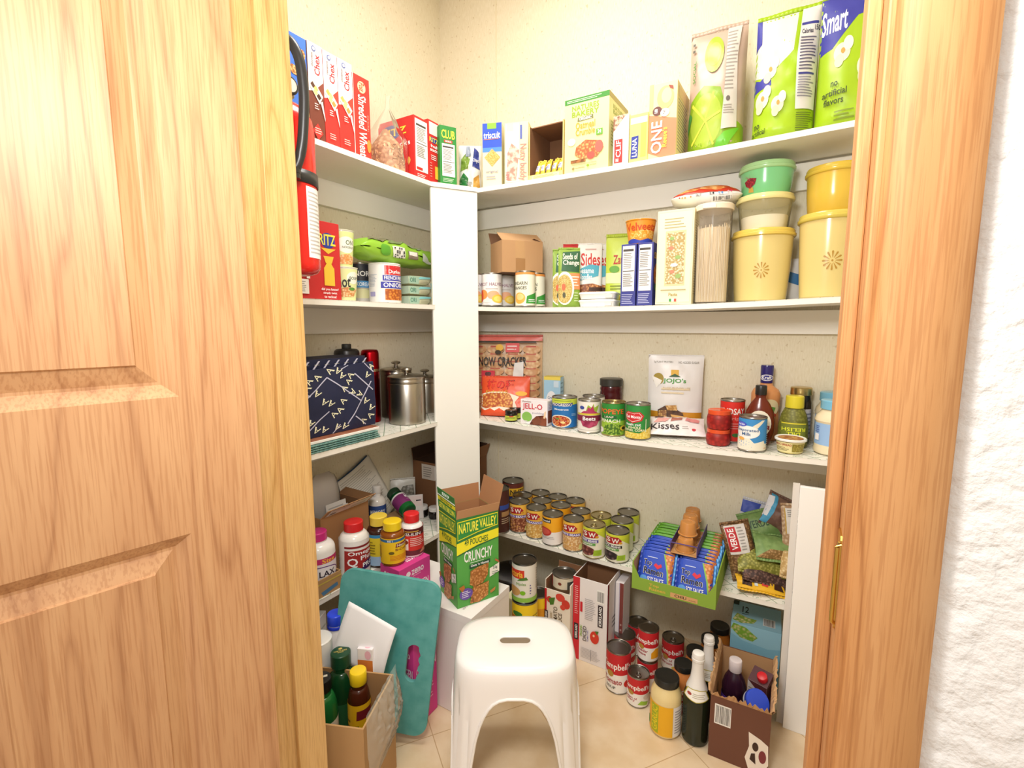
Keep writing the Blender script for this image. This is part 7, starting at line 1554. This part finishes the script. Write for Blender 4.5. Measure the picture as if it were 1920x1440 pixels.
# ragged torn rim
g = G(); rr = random.Random(8); W, D = w_/2, .111
def rag(p, q, n, side):
    p, q = Vector(p), Vector(q); nrm = Vector(side); vs = []; fs = []
    for i in range(n+1):
        b = p+(q-p)*i/n; h = .006+rr.random()*.010+(.008 if rr.random() > .7 else 0)
        vs += [b, b+Vector((0, 0, h))+nrm*(.004+rr.random()*.006), b+nrm*-.0035, b+Vector((0, 0, h*.9))+nrm*(.001+rr.random()*.004)]
    for i in range(n): a = 4*i; fs += [(a, a+4, a+5, a+1), (a+2, a+3, a+7, a+6), (a+1, a+5, a+7, a+3)]
    g.add(vs, fs, 'c#c49a6e')
rag((-W, -D, .1695), (W, -D, .1695), 26, (0, -1, 0)); rag((-W, D, .1695), (-W, -D, .1695), 34, (-1, 0, 0)); rag((W, -D, .1695), (W, D, .1695), 34, (1, 0, 0)); g.obj('torn_rim', T)
c0 = (FL+FR)/2; 
C = Vector((FL.x+.042, FL.y+.115, .0055)); R = .031; H = rise(C, 1236)
t = vessel('juice_bottle', 'dark purple juice bottle with a frosted cap standing in the torn carton', 'bottle', C, [('bottle_body', [(R*.85, 0), (R, .006), (R, H*.50), (R*.93, H*.54), (R, H*.58), (R*.98, H*.64), (R*.8, H*.74), (R*.5, H*.83), (R*.42, H*.85)], 'g#2c1226'), ('cap', cap_prof(R*.52, H*.845, H), 'p#d9cfd2')], [('paper_label', R*1.0, H*.14, H*.52, '#4a2c8c', [('r', .30, .1, .78, .9, '#c9cede'), ('l', .34, .15, .74, .85, 6, '#6a5a9a')])])
C = Vector((FL.x+.103, FL.y+.115, .0055)); hj = rise(C, 1262)
t = thing('drink_box', 'maroon and silver drink box with a red screw cap standing in the torn carton', 'drink box', C, -.32)
g = G(); a_, b_ = .024, .019; zt = hj; zl = hj-.020
g.box(-a_, -b_, 0, a_, b_, zl, '#b9b3b0'); g.add([(-a_, -b_, zl), (a_, -b_, zl), (a_, b_, zl), (-a_, b_, zl), (-a_, b_, zt), (a_, b_, zt)], [(0, 1, 5, 4), (0, 4, 3), (1, 2, 5), (2, 3, 4, 5)], '#4a1c24'); g.obj('box_body', t)
art(t, [(flat((-a_, -b_, 0), (2*a_, 0, 0), (0, 0, zl)), [('r', 0, 0, 1, 1, '#b4aeac'), ('r', .5, 0, 1, 1, '#a8a2a4'), ('p', [(0, 1), (1, .78), (1, 1)], '#4a1c24'), ('l', .06, .3, .46, .9, 14, '#7a7472'), ('l', .56, .2, .94, .7, 12, '#7a7472')]), (flat((a_, -b_, 0), (0, 2*b_, 0), (0, 0, zl)), [('r', 0, .55, 1, 1, '#4a1c24'), ('e', .4, .66, .18, .06, '#d9d0d0')])])
G().lathe(cap_prof(.0125, 0, .016), 'p#c81c28', 28).move(Matrix.Translation((.006, -.002, zl+.006)) @ Matrix.Rotation(.42, 4, 'X')).obj('screw_cap', t, smooth=True)
C = Vector((FL.x+.098, FL.y+.048, .0055)); hb_ = rise(C, 1296)
t = thing('round_tin', 'round blue and white tin tipped on its edge in the torn carton', 'tin', C+Vector((0, 0, hb_-.030)), 0, rot=(.75, .35, .3))
G().lathe([(.027, -.010), (.0275, -.008), (.0275, .002)], '#d3d6e0', 34).obj('tin_base', t, smooth=True)
G().lathe([(.0285, .001), (.029, .002), (.029, .013), (.0265, .016), (.022, .0165)], 'p#2c4cc8', 34).obj('tin_lid', t, smooth=True)
g = G().box(-.03, -.03, 0, .03, .03, hb_-.062, 'c#a87c54'); o = g.obj('carton_insert'); o.location = C; o.rotation_euler = (0, 0, .3); tag(o, 'small brown cardboard insert under the blue tin in the torn carton', 'insert')

# ================================================================ tomato cartons
A, B = onz(1069, 1237, .0006), onz(1138, 1252, .0006)
A.y = B.y = -.300; h = rise(B, 1098)
T, w_ = open_box('tomato_carton', 'red and white carton of diced tomatoes with its top open, beside the soup cans', 'box', A, B, .115, h, 'c#efe9e8', th=.003, inner='c#8a6040', fm='c#8a6040', flaps=[('back', 0, .028)],
    front=[('r', 0, 0, .20, 1, '#cf2430'), ('l', .05, .55, .16, .9, 14, '#f0b0b0'), ('r', .04, .24, .17, .44, '#33262a'), ('t', 'KIRKLAND', .07, .26, .14, .42, '#ffffff', 90), ('r', .74, .48, .88, .74, '#33262a'), ('t', 'KIRKLAND', .77, .495, .85, .725, '#ffffff', 90), ('b', .72, .78, .90, .90), ('r', .22, .6, .29, .72, '#cf2430'),
           ('l', .36, .52, .68, .78, 12, '#b9b3b4'), ('t', 'ORGANIC', .22, .30, .29, .44, '#8ab43a', 90), ('t', 'DICED', .31, .26, .42, .44, '#5a5050', 90), ('t', 'TOMATOES', .44, .26, .48, .40, '#8a86c0', 90), ('e', .66, .34, .13, .075, '#d83a28'), ('p', [(.66, .42), (.78, .43), (.74, .38)], '#4a7a2c'), ('e', .64, .36, .03, .016, '#f6d0a8'), ('l', .26, .05, .9, .18, 8, '#c9c4c6'), ('r', .56, .04, .57, .18, '#8a8488')],
    right=[('r', 0, 0, .12, 1, '#8a2c30'), ('l', .4, .4, .8, .55, 3, '#8a8080'), ('r', .9, 0, 1, 1, '#cfc9d8')])
A2 = Vector((B.x+.0035, -.235, .0006)); B2 = Vector((B.x+.030, -.235, .0006))
carton('tomato_carton', 'narrow edge of another tomato carton standing right behind the diced one', 'box', A2, B2, .07, h*.94, body='c#e6e0e2', front=[('r', .55, 0, 1, 1, '#7c3a34'), ('r', .45, 0, .55, 1, '#b9b0c4'), ('l', .65, .3, .9, .5, 3, '#b08a84')])
B = A.copy(); B.x -= .0025; A = onz(1018, 1222, .0006); A.y = B.y = -.318
h2 = rise(A, 1066); ztop_ = h2
T, w_ = open_box('tomato_carton', 'tomato sauce carton with a low cut front showing the can inside', 'box', A, B, .105, .255, 'c#efe6d6', th=.003, inner='c#8a6040', fm='c#d9d0c0', lip=.225, flaps=[('back', 6, .022)],
    front=[('r', 0, 0, .08, 1, '#cf2430'), ('e', .2, .84, .12, .05, '#cf4434'), ('p', [(.16, .86), (.42, .9), (.36, .78), (.22, .76)], '#4a7a2c'), ('e', .62, .92, .18, .06, '#d8483a'), ('e', .84, .84, .16, .07, '#d03c30'), ('e', .72, .78, .1, .04, '#d8483a'), ('r', .0, .52, .14, .66, '#33262a'), ('t', 'KIRK', .03, .53, .11, .65, '#ffffff', 90),
           ('t', 'ORGANIC', .22, .50, .32, .66, '#b9a98a', 90), ('t', 'TOMATO', .36, .42, .52, .76, '#6a5c48', 90), ('t', 'SAUCE', .56, .46, .70, .68, '#6a5c48', 90), ('l', .76, .2, .96, .4, 8, '#cfc4ae')])
cc_ = (A+B)/2+Vector((.002, .048, .0035))
can('tomato_can', 'tomato can with a beige organic label standing inside the tomato sauce carton', 'can', (cc_, .0405, .268), [('r', 0, 0, 1, 1, '#d8cfb8'), ('r', .0, .0, .12, 1, '#a8302c'), ('r', .58, .78, .85, .96, '#4a4a44'), ('e', .38, .93, .05, .02, '#7c3a2c'), ('r', 0, .74, 1, .86, '#6a5034'), ('e', .66, .78, .06, .03, '#e9f0e0')], base='#d8cfb8')
# bean tins left of the cartons
zt = .118
P = onz(983, 1120, zt); 
def tin_at(u, v, z, wpx):
    P = onz(u, v, z); return P, rad(P, wpx)
# the lower can rests on a twin of it, hidden behind the stool
z1 = .235; P, R = tin_at(984, 1120, z1, 49)
hc = z1/2-.0006
def yel(label, z):
    can('bean_tin', label, 'can', (Vector((P.x, P.y, z)), R, hc), [('r', 0, 0, 1, 1, '#f3cf1c'), ('p', [(.02, .3), (.6, .3), (.62, .66), (.05, .62)], '#c8641c'), ('t', 'ROSARITA', .05, .38, .58, .58, '#f3d83c'), ('e', .3, .72, .14, .08, '#3a7a2c'), ('r', .0, 0, .55, .2, '#b82c2c'), ('l', .7, .3, .95, .7, 5, '#a88a1c')], base='#f3cf1c', tin='m#8f989c', group='wide yellow bean cans')
yel('wide yellow bean can at the bottom of the stack behind the stool', .0006)
yel('wide yellow bean can under the refried beans can', hc+.0010)
C = Vector((P.x, P.y, 2*hc+.0016)); Rv = rad(C, 47)
C.x -= .002
can('bean_tin', 'wide refried beans can with a red and white label on top of the yellow can', 'can', (C, Rv, rise(C, 1048)), [('r', 0, .64, .5, .88, '#d0341c'), ('t', 'victoria', .02, .68, .46, .84, '#f6c43c'), ('p', [(.3, .58), (.6, .62), (.55, .7), (.4, .66)], '#4a7a2c'), ('t', 'frijoles', .28, .44, .54, .54, '#7aa04a'), ('e', .2, .28, .2, .13, '#c99a5a'), ('e', .46, .26, .07, .06, '#7ab81c'), ('r', 0, 0, 1, .12, '#8cc04a'), ('l', .64, .2, .68, .5, 4, '#4a3a8c'), ('l', .85, .3, .98, .9, 9, '#a8a49a')], base='#e9e4d8', tin='m#6a6864')
P2 = onz(1010, 1112, .20); P2.y += .02; P2.x -= .012
can('bean_tin', 'yellow and brown chili bean can half hidden behind the yellow can', 'can', (Vector((P2.x, P2.y, .0006)), .037, .19), [('r', 0, .8, 1, 1, '#f3cf1c'), ('r', 0, .4, 1, .8, '#e09a1c'), ('r', 0, 0, 1, .4, 'v#b86a3c#6a2c1c#90')], base='#e8b81c')
P3 = onz(948, 1090, .20)
t = thing('cooking_pot', 'dark grey pot with a domed lid half hidden behind the granola box', 'pot', (P3.x-.015, P3.y+.075, .0006))
G().lathe([(.070, 0), (.078, .006), (.080, .19), (.082, .192), (.082, .196)], 'm#4a4a4c', 36).obj('pot_body', t, smooth=True)
G().lathe([(.083, .1965), (.080, .202), (.055, .214), (.02, .219)], 'm#555557', 36).obj('pot_lid', t, smooth=True)
G().lathe([(.008, .218), (.008, .228), (.014, .232), (.012, .238)], 'p#222222', 18).obj('lid_knob', t, smooth=True)
P4 = onz(951, 1135, .20)
A, B = Vector((P4.x-.03, P4.y+.03, .0006)), Vector((P4.x+.006, P4.y+.03, .0006))
carton('broth_carton', 'pale cream carton edge between the white box and the yellow bean can', 'box', A, B, .05, .205, body='#e3dcae', front=[('l', .5, .2, .9, .5, 3, '#8aa06a')])

# ================================================================ cardboard box of bottles at the lower left
dB = Vector((.92, .39, 0)).normalized(); nB = Vector((-dB.y, dB.x, 0))
BR_ = Vector((.553, -.900, .0006)); wB, dpB, hB = .30, .165, .252
A = BR_-nB*dpB-dB*wB; B = BR_-nB*dpB
T, w_ = open_box('cardboard_box', 'brown cardboard box on the floor crowded with supplement bottles, under a plastic bag', 'box', A, B, dpB, hB, 'c#b9905f', th=.004, inner='c#a87f52')
def inbox(u, v, z): 
    return onz(u, v, z)
def bx(u, v, zc, R, label, body, cap, lab, bg, capr=.66, z0=.005, group=None, zl=(.08, .58), ch=.88, extra=None):
    P = onz(u, v, zc); C = Vector((P.x, P.y, z0)); H = zc-z0
    if 'gold printed' in label: C = C-nB*.022
    R *= .93; t = vessel('pill_bottle' if R > .02 else 'bottle', label, 'bottle', C, [('bottle_body', bottle_prof(R, H*ch+.001, H*.66, R*.62, H*.84), body), ('cap', cap_prof(R*capr, H*ch, H), cap)], [('paper_label', R, H*zl[0], H*zl[1], bg, lab)] if lab is not None else [])
    if extra: g = G(); paint(g, Face(lambda a, b, d: Vector(((a-.5)*2*R*capr*.8, (b-.5)*2*R*capr*.8, H+d+.0004)), 0), extra); g.obj('cap_print', t, fix=False)
    return t
bx(632, 1219, .292, .036, 'dark green supplement bottle with a gold printed green cap', 'g#14401f', 'p#14452a', [], '#1c5a30', capr=.72, extra=[('t', 'NATURES', .1, .45, .9, .58, '#c9b45c'), ('t', 'WAY', .3, .3, .7, .42, '#c9b45c'), ('e', .5, .72, .12, .1, '#c9b45c')])
bx(612, 1258, .272, .037, 'green glass bottle with a black cap and a cream and orange label', 'g#1c6a30', 'p#1d1d1d', [('t', 'SWANSON', .45, .74, .9, .86, '#5a5a50'), ('r', 0, 0, 1, .5, '#d8582c'), ('t', 'Citrus', .48, .52, .9, .68, '#e08a6a'), ('t', 'Bioflavonoids', .3, .34, .98, .46, '#f6d8c4')], '#e9dfc9', capr=.66, zl=(.06, .62), extra=[('r', .1, .4, .9, .6, '#d9d3c0'), ('t', 'DEF', .3, .44, .7, .56, '#4a4a44')])
bx(671, 1256, .270, .029, 'slim amber folic acid bottle with a bright yellow cap', 'g#4a1f10', 'p#f3cf1c', [('r', 0, 0, 1, 1, '#f3bf14'), ('p', [(.4, .78), (.9, .80), (.9, .93), (.42, .92)], '#7c1c24'), ('t', 'Folic', .36, .52, .84, .70, '#4a4a14'), ('e', .4, .38, .1, .06, '#5a6a1c'), ('l', .05, .2, .25, .8, 7, '#8a6a14')], '#f3bf14', capr=.74, zl=(.06, .72))
t = bx(600, 1196, .312, .040, 'fat white bottle with a green ring, half hidden by the oak jamb', 'g#f1efea', 'g#f4f2ee', [('r', 0, .9, 1, 1, '#7ab83a')], '#f1efea', capr=.98, ch=.66)
# small carton and paper
P = onz(694, 1215, .292); 
A, B = Vector((P.x-.022, P.y-.022, .005)), Vector((P.x+.014, P.y-.006, .005))
carton('medicine_box', 'slim white and pink medicine box with an orange band beside the yellow cap', 'box', A, B, .022, .290, body='#f6f0ee', front=[('r', 0, .78, 1, .90, '#e0843a'), ('t', 'HyperCare', .12, .70, .92, .76, '#5a5a64'), ('r', 0, .52, 1, .68, '#cf4a2c'), ('t', 'MULTI', .3, .60, .9, .66, '#f6e8d8'), ('l', .2, .1, .9, .45, 5, '#c9c4c4'), ('e', .7, .95, .2, .04, '#efb9c9')], tops=[('r', 0, 0, 1, 1, '#f6eef0'), ('e', .6, .5, .2, .3, '#efb9c9')])
Pc = onz(712, 1190, .285)
def on_board(u, v, k):
    r = ray(u, v); n_ = BOARD[1]; return CAM+r*((BOARD[0]-CAM).dot(n_)/r.dot(n_)*k)
q = [on_board(655, 1127, .965), on_board(744, 1178, .962), on_board(716, 1275, .952), on_board(622, 1232, .952)]
t = thing('paper_sheet', 'plain white sheet of paper standing up out of the box of bottles', 'paper', q[3])
G().grid(lambda u, v: (q[3]+(q[2]-q[3])*u)*(1-v)+(q[0]+(q[1]-q[0])*u)*v-q[3]+Vector((.006*math.sin(u*3), -.004*math.sin(v*3), 0)), 12, 12, '#f8f6f7').obj('paper', t, smooth=True, solid=.0008)
# clear plastic bag draped over the right rim
def drape():
    t = thing('plastic_bag', 'crinkled clear plastic bag bulging over the right side of the cardboard box', 'bag', (BR_.x, BR_.y, 0), math.atan2(dB.y, dB.x))
    cr = crumple(121, .012, 48)
    def f(u, v):
        y = -dpB*.98*u-.004; a = v*PI*1.05
        b = math.sin(PI*min(1, max(0, u)))**.5
        x = .008+.034*b*math.sin(a)+(.0 if v < .5 else .002); z = .285*1.0-.155*v+.02*b*math.sin(a*.6)-.055*u*v
        n = cr(u*.3, v*.4)*b
        return Vector((x+n*.5, y, z+n*.5))
    G().grid(f, 36, 30, 'f#e6ede4#20').obj('bag_film', t, smooth=True, ang=40)
drape()
# tall white jug with the blue cap between box and board
P = onz(628, 1150, .335)
C = Vector((P.x, P.y, .0006)); H = .335; R = .036
t = thing('milk_jug', 'translucent white plastic bottle with a bright blue cap, behind the supplement bottles', 'bottle', C, face_cam(C)); ROUND.append((t, R, H))
G().lathe([(R*.9, 0), (R, .006), (R*1.0, H*.72), (R*.92, H*.80), (R*.60, H*.87), (R*.52, H*.885)], 'g#e9e0dc', 6 if False else 30).obj('bottle_body', t, smooth=True)
G().lathe([(R*.62, H*.885), (R*.63, H*.89), (R*.63, H*.905)], 'p#2c46e0', 32).obj('tamper_ring', t, smooth=True)
G().lathe(cap_prof(R*.61, H*.915, H), 'p#2c50f0', 32).obj('cap', t, smooth=True)
G().lathe([(R*.54, H*.88), (R*.54, H*.93)], '#e3dce0', 24).obj('neck', t, smooth=True)
# white things at the jamb
P = onz(604, 1142, .30)
A, B = Vector((P.x-.06, P.y-.055, .0006)), Vector((P.x+.012, P.y-.02, .0006))
carton('white_carton', 'plain white carton corner showing behind the jamb, left of the blue cap', 'box', A, B, .04, .285, body='#f3f1f0', right=[('l', .1, .1, .9, .9, 14, '#c9cfc6')], tops=[('r', .1, .1, .9, .9, '#f7f6f5')])
# ================================================================ let everything rest exactly on its shelf
for it in range(60):
    for i, (a, ra, ha) in enumerate(ROUND):
        for b, rb, hb_ in ROUND[i+1:]:
            if abs(a.location.x-b.location.x) > ra+rb or min(a.location.z+ha, b.location.z+hb_)-max(a.location.z, b.location.z) < .004: continue
            dv = Vector((b.location.x-a.location.x, b.location.y-a.location.y, 0)); l = dv.length
            if 1e-4 < l < ra+rb+.0006:
                s = dv*((ra+rb+.0010-l)/l*.5); a.location = a.location-s; b.location = b.location+s
    for a, ra, ha in ROUND:
        if a.location.z > .3 and a.location.y > -.5 and a.location.x > DL: a.location.y = min(a.location.y, -ra-.0025)
        if a.location.z > .3 and a.location.x < .3 and a.location.y < -.2: a.location.x = max(a.location.x, ra+.0025)
bpy.context.view_layer.update()
def vbox(o):
    mn, mx = Vector((9, 9, 9)), Vector((-9, -9, -9)); st = [o]
    while st:
        q = st.pop(); st += list(q.children)
        if q.type == 'MESH':
            M4 = q.matrix_world
            for v in q.data.vertices:
                p = M4 @ v.co
                for i in range(3):
                    if p[i] < mn[i]: mn[i] = p[i]
                    if p[i] > mx[i]: mx[i] = p[i]
    return mn, mx
KEEP = ('shelf', 'corner_post', 'end_panel', 'strike_plate', 'fire_extinguisher', 'camera', 'noodle_pack', 'wrapped_bar', 'dip_cup', 'cup_sleeve', 'foam_board', 'woven_placemat', 'noodle_tray', 'bar_carton')
goods = [[o, *vbox(o)] for o in COL.objects if not o.parent and o.type in ('MESH', 'EMPTY') and o.get('kind') != 'structure' and not o.name.startswith(KEEP)]
goods.sort(key=lambda e: e[1].z)
def shift(e, dv): e[0].location = Vector(e[0].location)+dv; e[1] += dv; e[2] += dv
for e in goods:
    o, mn, mx = e
    if mx.z > .30 and mn.y > -.6 and mn.x > -.1:
        dx = .002-mn.x if mn.x < .002 and mx.x < .5 else 0; dy = -.002-mx.y if mx.y > -.002 else 0
        if dx or dy: shift(e, Vector((dx, dy, 0)))
    for k in (1, 2, 3, 4):
        back = mn.x > DL-.06 and mx.y > -.36
        req = max(top(k, max(DL, mn.x)), top(k, mx.x), top(k, (mn.x+mx.x)/2)) if back else top(k, 0)
        gap = mn.z-req
        if back or mx.x < DL+.03:
            if -.022 < gap < .004:
                dz = .0003-gap; old_top = mx.z
                for f in goods:
                    if f is not e:
                        cx, cy = (f[1].x+f[2].x)/2, (f[1].y+f[2].y)/2
                        if mn.x < cx < mx.x and mn.y < cy < mx.y and -.004 < f[1].z-old_top < .004 and dz > 0: shift(f, Vector((0, 0, dz)))
                shift(e, Vector((0, 0, dz))); break
